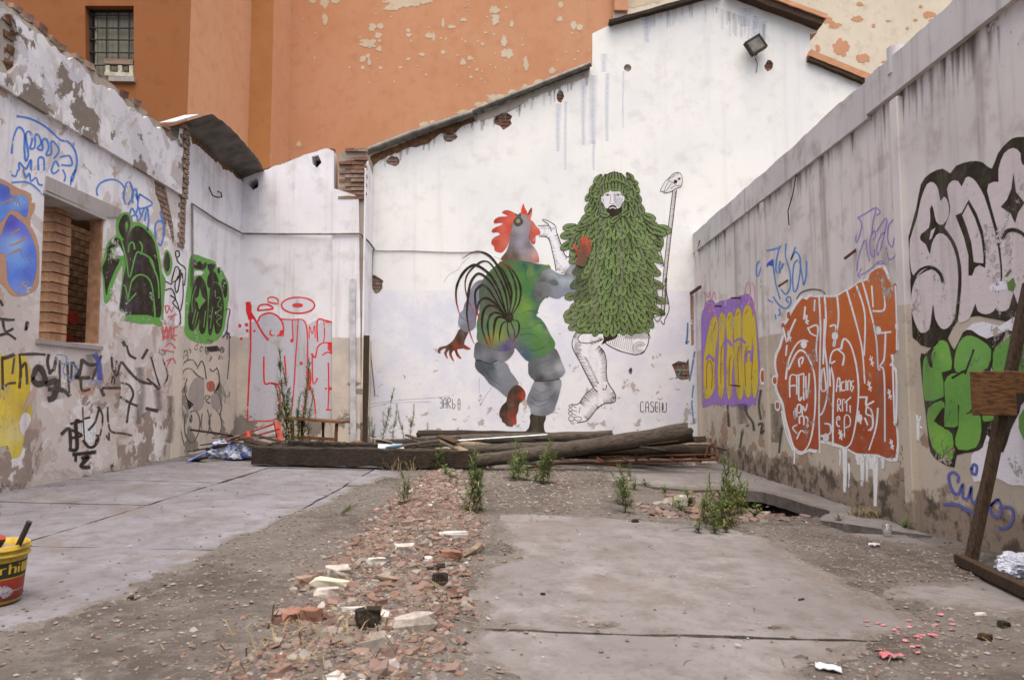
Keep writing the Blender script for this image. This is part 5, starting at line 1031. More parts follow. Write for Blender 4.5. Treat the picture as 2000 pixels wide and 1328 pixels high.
for L in ([(945,540),(985,700),(1010,840),(1060,660),(1100,650),(1180,700),(1210,800)],[(1000,1030),(980,920),(965,900)],[(1000,1030),(1060,965)],[(1030,870),(1080,820),(1150,840),(1190,930),(1210,1150)],[(1000,640),(1010,580),(1040,570),(1050,620)],[(1090,560),(1110,600),(1100,660)],[(1080,820),(1030,860),(1000,1000)],[(1170,700),(1230,850),(1240,1000)]): p.stroke(L,11,GG,2)
for i in range(7): p.stroke([(955,1100-i*20),(1020,1090-i*20),(1090,1110-i*20)],5,(100,74,130),2,taper=(.4,.3)); p.stroke([(1050,800-i*18),(1090,780-i*18),(1110,800-i*18)],5,(92,68,120),2,taper=(.4,.3))
p.fill([(1285,650),(1300,625),(1325,650),(1345,720),(1335,790),(1310,830),(1285,790),(1275,720)],GG,0,smooth=2); p.fill([(1290,680),(1305,640),(1325,700),(1320,770),(1300,795),(1282,740)],BK,1,smooth=2)
p.build('graffiti',lw,'spray_paint','green and black lettering piece beside the window opening')
# black scrawls and red tags along the corner
for L in ([(1375,680),(1370,640),(1395,635),(1400,670),(1380,690),(1400,730),(1440,760),(1450,800),(1440,900)],[(1340,870),(1370,760),(1400,780),(1390,850),(1340,880)],[(1410,780),(1400,880),(1380,960),(1365,900),(1390,830)],[(1290,870),(1330,890),(1345,890)],[(1390,950),(1420,800),(1430,980),(1410,1100)],[(1290,940),(1340,930),(1370,1000),(1350,1040),(1400,1100),(1410,1180),(1400,1210)],[(1330,980),(1370,1010),(1400,1090)]): p.stroke(L,9,BK,0,soft=.3)
RD=(196,92,96)
for L in ([(1290,1060),(1300,1120),(1320,1070),(1300,1060)],[(1325,1080),(1340,1110),(1355,1070)],[(1310,1150),(1380,1130)],[(1330,1170),(1370,1120)],[(1270,1220),(1275,1320),(1300,1220),(1310,1320),(1330,1220),(1340,1320)],[(1275,1270),(1390,1220)],[(1270,1330),(1320,1290),(1370,1330)],[(1360,1240),(1350,1320)],[(1290,1180),(1280,1200),(1300,1200)]): p.stroke(L,9,RD,0,soft=.4)
p.set(*L6)
for L in ([(1270,230),(1380,220)],[(1290,310),(1330,280),(1370,320)],[(1260,330),(1360,350)],[(1300,420),(1350,400),(1370,440)],[(1290,480),(1340,400)]): p.stroke(L,9,RD,0,soft=.4)
p.build('graffiti',lw,'worn_paint','red scribbles and thin black curls between the two green pieces')
# second green piece on the rear stretch
p=Paint('X',XL-.04).set(*L5)
p.fill([(1465,900),(1475,760),(1500,660),(1600,690),(1680,720),(1690,770),(1720,760),(1750,820),(1780,880),(1785,1000),(1760,1180),(1730,1290),(1650,1350),(1560,1350),(1480,1320),(1440,1250),(1440,1100)],GG,0,smooth=2)
for q in ([(1500,720),(1520,705),(1540,730),(1560,710),(1580,740),(1610,720),(1605,760),(1580,780),(1510,760)],[(1620,740),(1680,740),(1660,790),(1640,800)],[(1700,790),(1705,760),(1720,790),(1710,810)],[(1510,900),(1540,840),(1570,835),(1605,900),(1620,1010),(1615,1150),(1600,1260),(1575,1280),(1555,1240),(1560,1150),(1535,1220),(1510,1255),(1480,1240),(1470,1150),(1490,1020)],[(1620,900),(1625,830),(1660,790),(1690,820),(1705,880),(1670,870),(1640,920)],[(1635,1000),(1645,920),(1680,880),(1715,910),(1740,1000),(1745,1100),(1730,1230),(1700,1280),(1680,1260),(1670,1180),(1650,1280),(1630,1280),(1625,1180)],[(1730,890),(1750,850),(1770,890),(1770,970),(1755,1000)]): p.fill(q,BK,1,smooth=2)
p.fill([(1515,830),(1520,790),(1570,790),(1590,800),(1570,820),(1540,820)],(208,206,210),.6)
p.fill([(1520,1010),(1550,990),(1560,920),(1575,990),(1605,1020),(1570,1060),(1555,1090),(1545,1040)],GG,2)
for L in ([(1500,1200),(1530,1090)],[(1520,1220),(1545,1110)],[(1640,1240),(1660,1070)],[(1690,1000),(1720,1000),(1700,1060),(1730,1080),(1690,1120),(1730,1150),(1690,1180),(1720,1220)],[(1500,1110),(1500,1000),(1530,910)],[(1680,940),(1680,990)],[(1590,1230),(1605,1100)]): p.stroke(L,6,GG,2)
for L in ([(1760,1090),(1795,1095),(1780,1180),(1770,1260),(1740,1310)],[(1770,1260),(1775,1320)],[(1770,1260),(1800,1310)]): p.stroke(L,9,(70,62,74),0)
p.build('graffiti',lw,'spray_paint','smaller green and black lettering piece near the back corner')
# black outline throw-up low on the rear stretch
p.set(*L6); OB=(92,84,76)
R=random.Random(3)
for i in range(26):
    x=R.uniform(1400,1740); y=R.uniform(265,410); r=R.uniform(10,22); p.ring(x,y,r*.6,r,6,OB,0,n=8,arc=(R.random(),R.random()+.6))
for L in ([(1420,480),(1440,430),(1500,410),(1540,460)],[(1420,540),(1440,490),(1490,480),(1540,530),(1590,560)],[(1540,480),(1575,420),(1600,480),(1610,560)],[(1640,480),(1660,500),(1690,480)],[(1690,470),(1710,520),(1710,620),(1680,660)],[(1460,560),(1440,640),(1460,720),(1480,790)],[(1600,720),(1610,690),(1640,700),(1610,730),(1640,750)],[(1700,680),(1730,760),(1720,850),(1750,900)],[(1450,830),(1440,900),(1450,1000),(1500,1060),(1550,980),(1560,880),(1530,810),(1480,820)],[(1580,830),(1570,920),(1590,1000),(1620,990),(1640,900),(1620,800)],[(1650,830),(1630,900),(1660,980),(1700,1000),(1730,940),(1720,850),(1690,800)],[(1420,780),(1400,880),(1420,1000),(1440,1080)],[(1790,200),(1790,400),(1775,560)]): p.stroke(L,8,OB,0)
p.fill([(1455,710),(1515,760),(1475,800)],BK,1); p.fill([(1680,650),(1720,560),(1715,620),(1700,650)],BK,1); p.fill([(1600,310),(1700,300),(1720,340),(1640,350)],BK,1)
p.fill([(1500,590),(1540,550),(1590,570),(1590,700),(1580,780),(1530,810),(1500,760),(1470,680)],(150,140,134),.3,smooth=2); p.fill([(1650,690),(1700,680),(1720,760),(1700,800),(1660,780)],(150,140,134),.3,smooth=2)
p.fill([(1615,590),(1660,575),(1680,620),(1660,655),(1620,650)],(176,92,72),1,smooth=2,a=.85)
p.ell(1490,870,10,32,BK,1)
p.build('graffiti',lw,'worn_paint','thin black outline throw-up low on the wall near the back corner')
# yellow patch and black tags in the foreground of the left wall
p=Paint('X',XL).set(*L6)
p.fill([(-60,400),(20,380),(100,370),(180,380),(220,440),(240,560),(230,640),(240,760),(250,860),(200,960),(180,1060),(150,1160),(90,1170),(60,1080),(0,1090),(-60,1060)],None,0,[(60,450,(196,170,60)),(120,600,(200,172,40)),(40,800,(206,180,70)),(180,800,(176,150,60)),(100,1000,(196,180,120)),(20,1060,(206,190,90)),(140,1120,(190,170,60))],step=50,smooth=2)
p.fill([(150,900),(180,830),(220,830),(240,880),(200,960),(170,1000)],(200,194,194),1,smooth=2); p.fill([(180,800),(250,640),(290,640),(240,740)],(176,150,140),1,smooth=2)
p.build('graffiti',lw,'worn_paint','large yellow sprayed patch at the left edge of the wall')
for L,w in (([(20,400),(60,390),(110,370)],26),([(15,390),(20,640)],18),([(20,640),(60,600),(120,590)],18),([(110,400),(95,520)],14),([(150,370),(160,500),(150,630)],20),([(150,370),(260,365),(350,370)],20),([(170,470),(200,440),(210,600)],18),([(250,560),(290,470),(330,500),(350,580),(290,600),(250,560)],40),([(380,370),(370,430),(390,520)],22),([(440,390),(420,480),(380,510)],22),([(465,420),(465,640)],18),([(525,430),(540,680)],18),([(560,430),(555,560)],16),([(570,430),(610,500),(590,540)],16),([(640,410),(700,450),(780,440)],22),([(640,410),(620,520),(590,550),(700,550)],24),([(720,560),(790,380)],16),([(630,560),(640,650),(700,640)],20),([(360,600),(440,580),(420,700),(380,720)],38),([(380,640),(500,650),(540,690)],30),([(870,390),(880,480),(910,540)],16),([(910,420),(900,500)],14),([(920,530),(945,430),(1000,490),(1080,570),(1180,600)],18),([(945,590),(1010,610),(1040,680),(1010,760),(990,900)],16),([(800,630),(940,630)],18),([(790,640),(810,690)],22),([(870,590),(880,540),(895,560),(890,600)],10),([(940,700),(1000,740),(1070,770)],18),([(990,300),(1010,370),(1060,400)],16),([(960,270),(975,300)],24),([(1110,400),(1140,350),(1150,330)],20),([(1180,390),(1210,500),(1250,630)],12),([(1270,400),(1310,530),(1280,600)],12),([(1150,560),(1200,600),(1240,640)],18),([(1140,790),(1230,810)],20),([(840,780),(845,900),(870,970),(960,985),(1030,1000)],14),([(830,1000),(850,1040),(850,980)],12),([(645,780),(650,900),(660,1050)],10),([(770,780),(800,850),(790,960),(760,1060),(720,1090)],14),([(690,960),(740,900),(770,800),(760,780)],16)): p.stroke(L,w,(66,58,52),0,soft=.35,a=.92)
for L,w in (([(480,990),(540,950),(550,1110)],26),([(540,1110),(600,1100),(590,900),(620,890)],26),([(550,910),(640,890)],18),([(560,960),(640,1000),(560,1020)],18),([(650,1040),(690,1090),(740,1080),(760,1000)],22),([(570,1150),(745,1130)],26),([(590,1150),(590,1200)],20),([(640,1180),(690,1170),(630,1240),(700,1250)],26),([(660,870),(700,860)],14)): p.stroke(L,w,BK,1,soft=.25)
for L,w in (([(40,700),(60,900)],60),([(400,560),(420,700)],90),([(300,480),(340,600)],70),([(1090,480),(1100,700),(1080,900)],46),([(700,380),(720,520)],50),([(1230,650),(1240,800)],40),([(1330,700),(1340,900),(1320,1050)],34)): p.stroke(L,w,(104,94,84),-.6,soft=1.,a=.45)
for L in ([(440,370),(520,390),(490,500),(540,540)],[(470,440),(600,460),(540,600)],[(690,600),(740,570),(780,610)]): p.stroke(L,10,(120,150,206),0.5,soft=.6,a=.7)
p.stroke([(740,370),(770,430),(780,560)],34,(78,84,160),.6,soft=.7,a=.8)
p.fill([(640,900),(700,870),(750,890),(740,1020),(690,1060),(650,1020)],(214,212,218),-.5,smooth=2,a=.9); p.fill([(600,660),(680,620),(740,650),(680,690)],(200,150,130),-.5,smooth=2,a=.7)
p.set(*L5)
for L in ([(-10,1160),(60,1170),(110,1170)],[(20,1170),(40,1260),(100,1240)],[(0,1290),(60,1280),(120,1320)],[(200,1250),(205,1190),(220,1200),(205,1240)],[(0,1020),(20,1060)]): p.stroke(L,18,(60,54,48),0,soft=.3)
p.build('graffiti',lw,'worn_paint','jumble of black sprayed tags below the window opening')
# red paint on the brick infill seen through the opening
p=Paint('X',XL-1.5+.036).set(*L5); p.fill([(500,1160),(530,1090),(570,1110),(610,1120),(615,1180),(580,1210),(540,1190)],(128,36,24),0,smooth=2); p.fill([(430,1330),(460,1180),(500,1200),(540,1280),(620,1330),(640,1350),(430,1350)],(120,34,22),0,smooth=2)
p.build('graffiti',lw,'spray_paint','dark red paint on the bricks inside the opening')
# ---------------------------------------------------------------- red outline throw-up on the low back wall
p=Paint('Y',YL).set(*L8); RR=(196,40,46); GY=(172,169,176)
p.fill([(290,320),(345,330),(370,280),(430,268),(490,300),(560,305),(640,310),(660,350),(735,310),(790,310),(835,320),(838,950),(700,960),(560,965),(420,970),(280,970),(285,700)],GY,0)
p.fill([(500,215),(530,180),(610,162),(690,175),(718,215),(690,255),(610,268),(530,250)],(190,186,192),0,smooth=2)
for L,w in (([(283,200),(285,250),(298,300)],30),([(298,260),(340,330),(380,400),(415,440)],12),([(298,300),(298,500),(288,700),(280,870)],11),([(280,890),(278,970)],10),([(275,972),(340,968),(430,965),(480,940),(490,900)],8),([(345,320),(370,280),(430,265),(480,290),(510,340),(510,400),(495,412)],10),([(430,380),(425,400),(440,410),(470,412),(515,408)],9),([(500,305),(560,308),(640,310),(665,370),(670,500),(665,660)],8),([(570,310),(575,440)],8),([(608,310),(600,450),(592,560),(580,760),(565,920)],8),([(680,430),(682,350),(700,400),(715,345),(720,430)],6),([(735,450),(735,312),(790,315),(840,330)],9),([(775,315),(780,400),(775,450)],7),([(790,325),(840,325),(880,350),(850,290)],9),([(830,340),(945,455)],9),([(840,340),(905,400),(890,370),(945,380),(915,288)],9),([(385,550),(388,715),(425,720)],10),([(520,545),(522,715),(430,720),(480,740),(490,790),(490,910)],9),([(695,530),(720,555),(735,490),(770,460),(835,460)],9),([(700,530),(705,720),(735,690)],9),([(675,650),(665,760),(640,910)],8),([(670,660),(690,760),(715,840),(720,930)],9),([(835,460),(838,700),(832,950)],7),([(805,590),(808,760),(803,890)],9),([(790,895),(830,895)],8),([(765,540),(800,520),(835,535)],8)): p.stroke(L,w,RR,1,soft=.2)
p.fill([(270,210),(285,192),(305,215),(300,290),(285,290)],RR,2); p.fill([(665,645),(690,645),(693,700),(680,780),(665,710)],RR,2); p.fill([(800,460),(835,455),(835,535),(800,500)],RR,2); p.fill([(490,380),(515,370),(513,412),(480,414)],RR,2)
p.ring(608,215,108,52,9,RR,1,n=24); p.ell(605,215,34,13,RR,2)
p.ring(445,180,34,18,8,RR,1,rot=.2,arc=(.45,1.05)); p.stroke([(410,190),(440,200),(480,205)],8,RR,1); p.stroke([(345,245),(360,215),(410,210),(445,235),(390,245),(345,248)],10,RR,1)
for x,y,r in ((226,348,11),(272,340,10),(276,380,8),(323,382,6),(238,432,7),(568,445,10),(820,757,8),(788,757,5),(865,430,6),(902,530,7),(865,475,5),(628,592,10)): p.ell(x,y,r,r,RR,1.5,n=10)
p.build('graffiti',low,'spray_paint','red outline throw-up letters with grey fill on the low back wall')

# moss and rain streaks below the beam of the concrete wall, soot under the gutter of the gable
p=Paint('X',XR); R=random.Random(31)
for i in range(70):
    y=atX(R.uniform(1380,1990),500,XR).y; z=zb-(.05 if y>ysx else .01); L=R.uniform(.08,.5); w=R.uniform(.02,.08); q=p.off(1); b=len(p.mb.v); a_=R.uniform(.25,.75); c=R.choice([S(104,94,72),S(120,110,96),S(92,84,70)])
    for k,(zz,ww,al) in enumerate(((z,w,a_),(z-L*.4,w*.7,a_*.6),(z-L,w*.3,0))):
        for s_ in (-1,0,1): p.mb.v.append((XR-q,y+s_*ww,zz)); p.mb.c.append((*c,al if s_==0 else 0))
    for k in range(2):
        for j in range(2): f=b+k*3+j; p.mb.f.append((f,f+1,f+4,f+3)); p.mb.sm.append(False)
p.build('rain_stains',rw,'spray_paint')
p=Paint('Y',YM)
for i in range(60):
    x=R.uniform(725,1148); y0=300-(x-720)*.39+6; L=R.uniform(8,38); p.stroke([(x,y0),(x+R.uniform(-1,1),y0+L)],R.uniform(3,9),R.choice([(150,142,134),(170,164,158),(128,118,106)]),1,soft=1.,a=R.uniform(.15,.5),taper=(1,.3))
p.build('rain_stains',gab,'mural_paint')
# ================================================================ fittings on the walls
def tubething(name,pts,r,mat_,label,cat,n=8):
    mb=MB(); mb.tube(pts,r,n); return tag(mb.build(name,M[mat_]),label,cat)
o3=.03
tubething('conduit_pipe',[atX(373,560,XL-.04)+Vector((o3,0,0)),atX(372,398,XL-.04)+Vector((o3,0,0)),atX(420,430,XL-.04)+Vector((o3,0,0)),Vector((XL+.0,YL-.03,atY(468,457,YL).z)),atY(560,458,YL)+Vector((0,-.03,0)),atY(650,458,YL-.05)+Vector((0,-.03,0)),atY(704,457,YL-.05)+Vector((0,-.03,0)),(v1.x+.05,YL+.1,atY(704,460,YL).z-.1),(v1.x+.05,YM-.05,atY(718,488,YM).z),atY(728,489,YM)+Vector((0,-.03,0)),atY(726,560,YM)+Vector((0,-.03,0))],.017,'metal_grey','thin grey conduit running round the back left corner','pipe')
tubething('wall_cable',[atY(728,490,YM)+Vector((0,-.02,0))]+[atY(x,492+1.5*math.sin(x*.03),YM)+Vector((0,-.015,0)) for x in range(760,960,30)],.008,'metal_grey','thin cable strung level across the gable behind the rooster figure','cable',5)
tubething('hanging_cable',[atY(726,540,YM)+Vector((0,-.04,0)),atY(722,620,YM)+Vector((.0,-.05,0)),atY(726,700,YM)+Vector((0,-.06,0)),atY(734,774,YM)+Vector((0,-.07,0))],.010,'metal_grey','loose cable hanging down beside the brown door post','cable',5)
tubething('wall_cable',[atX(1347,495,XR)+Vector((-.03,0,0)),atX(1365,490,XR)+Vector((-.03,0,0)),atX(1372,470,XR)+Vector((-.05,0,0))],.012,'metal_dark','short black cable at the far end of the concrete wall','cable',5)
for (a,b,L) in (((1650,505),(1671,486),'rusty steel stub sticking out below the violet tag'),((1521,559),(1538,546),'rusty steel stub sticking out of the blue tag'),((1428,582),(1448,582),'rusty steel stub above the yellow piece, right one'),((1396,598),(1409,598),'rusty steel stub above the yellow piece, left one'),((1427,752),(1446,754),'rusty steel stub low in the yellow piece')):
    A_=atX(*b,XR)+Vector((.02,0,0)); B_=atX(*b,XR)+Vector((-.02,0,0)); B_=atX(*b,XR); e=ray(*a); t=(XR-.13)/e.x; B_=Vector((e.x*t,e.y*t,CZ+e.z*t))
    tubething('steel_stub',[A_,B_],.016,'rust',L,'steel bar',6)
tubething('bent_rod',[atX(1544,440,XR)+Vector((-.02,0,0)),atX(1548,412,XR)+Vector((-.06,0,0)),atX(1556,380,XR)+Vector((-.05,0,0)),atX(1560,330,XR)+Vector((-.02,0,0))],.008,'metal_dark','thin bent rod hanging from the beam of the concrete wall','rod',5)
tubething('steel_hook',[atX(408,365,XL-.04),atX(408,382,XL-.04)+Vector((.06,0,0)),atX(414,386,XL-.04)+Vector((.1,0,0)),atX(422,385,XL-.04)+Vector((.1,0,0)),atX(425,377,XL-.04)+Vector((.06,0,0)),atX(425,374,XL-.04)],.012,'rust','small U-shaped steel hook on the rear left wall','hook',6)
# floodlight on the gable
fl=empty('floodlight',atY(1470,97,YM),'square grey floodlight hung askew high on the gable','floodlight')
Mr=Matrix.Rotation(rad(-32),3,'Y')
def fpart(nm,mat_,c,d,bev=.01):
    mb=MB(); mb.box(Mr@Vector(c),d,Mr); o=mb.build(nm,M[mat_],fl,bevel=bev); return o
fpart('housing','metal_dark',(0,-.16,0),(.36,.10,.32)); fpart('glass','metal_grey',(0,-.215,0),(.28,.012,.24),.004)
for c,d in (((0,-.222,.14),(.36,.02,.04)),((0,-.222,-.14),(.36,.02,.04)),((.16,-.222,0),(.04,.02,.24)),((-.16,-.222,0),(.04,.02,.24))): fpart('rim','metal_dark',c,d,.004)
fpart('bracket','rust',(0,-.06,-.12),(.06,.14,.05))
mb=MB(); mb.tube([(.05,-.02,-.2),(.08,-.03,-.32),(.06,-.02,-.5)],.008,5); mb.build('cable',M['metal_dark'],fl)
# corrugated sheet hanging over the rear stretch of the left wall
mb=MB(); NU,NV=40,10; a0=atX(353,247,XL); a1=Vector((XL,YL+.05,atX(464,345,XL).z+.02)); vs=[]; fs=[]
for i in range(NU+1):
    t=i/NU; p0=a0.lerp(a1,t)
    for j in range(NV+1):
        s_=j/NV; w=.62-.12*t+.10*math.sin(t*3)
        vs.append(p0+Vector((-.22+w*1.12*s_,0,.03+.13*s_+.007*math.sin(t*60)+.02*math.sin(t*9) + .035*math.sin(math.pi*t)*(s_-.3)-.04*math.cos(s_*3))))
for i in range(NU):
    for j in range(NV): q=i*(NV+1)+j; fs.append((q,q+1,q+NV+2,q+NV+1))
mb.add(vs,fs,None,True); o=mb.build('roof_sheet',M['metal_sheet']); sm=o.modifiers.new('thick','SOLIDIFY'); sm.thickness=.012
tag(o,'grey corrugated roof sheet sagging over the back left corner','roof sheet')
mb=MB(); mb.bar(atX(325,248,XL)+Vector((.0,0,.06)),atX(362,240,XL)+Vector((.1,0,.12)),.25,.02,jit=.004); tag(mb.build('white_board',M['white_board']),'small white board lying on the crest of the left wall','board')
# brown door post and peeling white strip beside the pier
a=atY(701,655,YL-.05); b=atY(697,880,YL-.05); mb=MB(); mb.bar(Vector((v1.x+.06,YL+.0,a.z)),Vector((v1.x+.045,YL+.0,b.z)),.10,.09,up=(0,1,0),jit=.004,seg=8); tag(mb.build('door_post',M['wood_brown']),'brown wooden door post standing at the foot of the pier','post')
a=atY(689,545,YL-.09); b=atY(690,880,YL-.09); mb=MB(); mb.bar(a,b,.10,.03,up=(0,1,0),jit=.006,seg=10); tag(mb.build('door_trim',M['white_board']),'peeling white upright board fixed to the pier','board')

# ================================================================ timber heap
def beam(P0,P1,w,h,mat_,label,name='timber_beam',jit=.013,cat='beam',seg=26):
    P0=Vector(P0);P1=Vector(P1); L=(P1-P0).length; e=empty(name,P0,label,cat) if False else None
    mb=MB(); mb.bar((0,0,0),(0,L,0) if False else (0,0,L),w,h,up=(0,1,0),jit=jit,seg=seg)
    o=mb.build(name,M[mat_],bevel=.012); d=(P1-P0).normalized()
    o.matrix_world=Matrix.Translation(P0)@d.to_track_quat('Z','Y').to_matrix().to_4x4(); return tag(o,label,cat)
def log(P0,P1,r0,r1,mat_,label,bend=.03,name='log'):
    P0=Vector(P0);P1=Vector(P1); L=(P1-P0).length; n=44; R=random.Random(len(label)*7+int(L*100)); mb=MB(); ph=R.uniform(0,6)
    mb.tube([(bend*math.sin(ph+3*i/n),bend*math.cos(ph+2.2*i/n),L*i/n) for i in range(n+1)],[(r0+(r1-r0)*i/n)*(1+.05*math.sin(i*.6+ph)) for i in range(n+1)],20,jit=0)
    def rough(v):
        v=Vector(v); an=math.atan2(v.y,v.x); rr=(r0+r1)*.5
        k=.16*noise.noise(Vector((an*1.6,v.z*.7,ph)))+.10*noise.noise(Vector((an*5,v.z*1.3,ph+5)))
        e=.05*noise.noise(Vector((v.x*20,v.y*20,ph))) if (v.z>L-.01 or v.z<.01) else 0
        return tuple(v+Vector((v.x,v.y,0)).normalized()*rr*k+Vector((0,0,e)))
    mb.v=[rough(v) for v in mb.v]
    o=mb.build(name,M[mat_]); o.matrix_world=Matrix.Translation(P0)@(P1-P0).normalized().to_track_quat('Z','Y').to_matrix().to_4x4(); return tag(o,label,'log')
def on(px,py,Y,dz=0): v=atY(px,py,Y); v.z+=dz; return v
beam(on(497,888,10.45),on(922,897,10.4),.26,.25,'wood_dark','long dark squared timber lying in front of the heap')
beam(on(565,870,11.0),on(735,877,11.0),.25,.16,'wood_dark','weathered squared timber behind the front beam, left part')
beam(on(735,868,12.2),on(900,862,12.2),.2,.16,'wood_log','grey timber behind the dry grass')
log(on(915,903,10.5),on(1338,838,11.0),.10,.12,'wood_log','long round log slanting up over the heap')
log(on(822,866,12.3),on(1195,849,12.3),.085,.095,'wood_log','long round log lying behind the slanting log')
log(on(960,890,11.6),on(1351,851,11.6),.10,.115,'wood_dark','dark log tucked under the raised end of the slanting log')
log(on(815,850,13.2),on(1080,855,13.2),.085,.075,'wood_dark','thin dark log speckled white at the back of the heap')
log(on(905,880,11.5),on(1180,876,11.6),.08,.10,'wood_log','log wedged under the slanting log')
log(on(1060,885,11.9),on(1386,880,11.9),.13,.11,'wood_dark','dark log at the bottom of the heap')
log(on(1120,876,12.8),on(1378,866,12.8),.1,.11,'wood_dark','dark log at the back right of the heap')
log(on(1230,872,12.2),on(1392,886,11.8),.06,.05,'wood_grey','pale split pole at the right end of the heap')
log(on(880,868,12.0),on(1100,885,11.2),.06,.07,'wood_grey','grey pole crossing under the slanting log')
beam(on(862,857,10.9),on(926,893,10.65),.22,.045,'wood_grey','short grey plank propped on the front beam',seg=6,jit=.004,cat='plank',name='plank')
beam(on(858,853,10.9,.02),on(893,868,10.75,.03),.20,.03,'wood_brown','small brown board on top of the propped plank',seg=4,jit=.004,cat='plank',name='plank')
beam(on(1190,862,11.6),on(1300,880,11.2),.14,.03,'wood_dark','thin dark board under the raised log end',seg=6,jit=.004,cat='plank',name='plank')
beam(on(1215,871,12.0),on(1382,866,12.4),.16,.03,'wood_grey','grey board behind the rusty frame',seg=6,jit=.004,cat='plank',name='plank')
o=beam(on(885,861,11.95),on(1070,849,11.95),.10,.03,'metal_pale','pale metal strip lying along the back log',seg=8,jit=.002,cat='strip',name='metal_strip')
# rusty reinforcement frame
rf=empty('steel_lattice',atG(1280,905),'rusty welded steel frame lying at the right of the heap','frame')
def rp(nm,pts,r):
    mb=MB(); mb.tube([Vector(p)-rf.location for p in pts],r,6); return mb.build(nm,M['rust'],rf)
rp('rail',[on(1150,893,11.6),on(1280,890,11.5),on(1398,888,11.5)],.022); rp('rail',[on(1170,903,11.0),on(1290,901,11.0),on(1402,897,11.0)],.022)
for x in (1165,1215,1262,1310,1355): rp('rung',[on(x,893,11.55),on(x+14,902,11.0)],.016)
rp('loop',[on(1378,893,11.1),on(1384,872,11.1),on(1391,866,11.1),on(1396,876,11.1),on(1402,895,11.0)],.022); rp('upright',[on(1243,903,11.0),on(1242,880,11.0)],.022)
tubething('rusty_rod',[on(1028,914,10.8),on(1090,905,10.9),on(1150,903,10.9),on(1225,910,10.9)],.020,'rust','long rusty rod on the ground in front of the heap','rod',6)
def stone(P,d,mat_,label,name='stone',seed=0,cat='stone',amp=.12,rz=0):
    R=random.Random(seed); bm=bmesh.new(); bmesh.ops.create_cube(bm,size=1); bmesh.ops.subdivide_edges(bm,edges=bm.edges,cuts=1,use_grid_fill=True)
    for v in bm.verts: v.co=Vector((v.co.x*(1-.22*abs(v.co.y*v.co.z)*4),v.co.y*(1-.2*abs(v.co.x)*2),v.co.z))+Vector((R.uniform(-amp,amp),R.uniform(-amp,amp),R.uniform(-amp,amp)*.8)); v.co=Vector((v.co.x*d[0],v.co.y*d[1],v.co.z*d[2]))
    me=bpy.data.meshes.new(name); bm.to_mesh(me); bm.free(); o=link(name,me,None,M[mat_]); o.location=P; o.rotation_euler=(R.uniform(-.1,.1),R.uniform(-.1,.1),rz or R.uniform(0,3)); return tag(o,label,cat)
def gp(px,py,dz=0):
    v=atG(px,py); v.z=surf_h(v.x,v.y)+dz; return v
stone(gp(1347,908,.05),(.17,.14,.13),'stone','pale cut stone at the right end of the timber heap',seed=1,rz=.1)
stone(gp(1380,908,.04),(.28,.16,.10),'stone','flat pinkish stone beside the rusty loop',seed=2,rz=.05)
stone(gp(660,908,.03),(.14,.08,.07),'white_chip','small white stone in front of the long dark beam',seed=3,rz=.1)
stone(gp(1120,901,.04),(.14,.12,.08),'stone','rounded stone under the middle of the heap',seed=4)
# junk at the back left
rfm=empty('red_frame',atG(490,880),'red painted steel frame leaning over the junk pile','frame')
def rr(nm,a,b,w,mat_='red_paint'):
    mb=MB(); mb.bar(Vector(a)-rfm.location,Vector(b)-rfm.location,w,w*.6); mb.build(nm,M[mat_],rfm)
rr('rail',on(441,860,11.9),on(541,826,12.1),.05); rr('rail',on(446,866,11.7),on(546,838,11.8),.05); rr('upright',on(540,824,12.0),on(548,866,11.8),.09); rr('crosspiece',on(484,843,12.0),on(486,858,11.75),.05); rr('crosspiece',on(441,860,11.9),on(446,866,11.7),.05)
beam(on(498,850,12.3),on(536,838,12.3),.03,.20,'white_board','white board standing inside the red frame',seg=3,jit=.002,cat='board',name='white_board')
J=[((425,872),(467,851),11.4,.10,.03,'wood_grey','pale slat sticking out left of the junk pile'),((470,856),(545,872),11.5,.16,.03,'wood_dark','dark broken board under the red frame'),((480,862),(548,876),11.2,.12,.05,'wood_dark','black charred board low in the junk pile'),((492,848),(548,862),11.8,.1,.03,'wood_brown','brown slat crossing under the red frame'),((412,880),(440,868),11.2,.2,.05,'wood_dark','black scrap of wood behind the plastic bag'),((350,905),(402,893),10.9,.12,.04,'wood_dark','dark strip of wood on the slab left of the bag'),((448,866),(475,880),11.3,.1,.02,'wood_grey','grey splinter in the junk pile'),((590,866),(628,871),11.8,.07,.02,'white_board','thin white slat behind the weeds')]
for a,b,Y,w,h,m_,lb in J: beam(on(*a,Y),on(*b,Y-.2),w,h,m_,lb,seg=4,jit=.004,cat='board',name='broken_board')
tubething('blue_stick',[gp(366,905,.03),gp(405,897,.10)],.016,'bag_blue','blue plastic stick poking out from the bag','stick',6)
tg=empty('table_frame',atG(615,872),'small brown wooden table frame standing among the weeds','table')
def tp(nm,a,b,w,h,mat_='wood_board'):
    mb=MB(); mb.bar(Vector(a)-tg.location,Vector(b)-tg.location,w,h,jit=.003,seg=4); mb.build(nm,M[mat_],tg)
tp('tabletop',on(563,816,12.6),on(676,824,12.5),.42,.035); tp('leg',on(570,818,12.5),on(572,866,12.5),.05,.05); tp('leg',on(658,824,12.4),on(655,872,12.4),.05,.05); tp('leg',on(631,822,12.7),on(631,868,12.7),.04,.04); tp('leg',on(590,820,12.7),on(590,864,12.7),.04,.04); tp('rail',on(572,854,12.5),on(656,858,12.4),.04,.05)
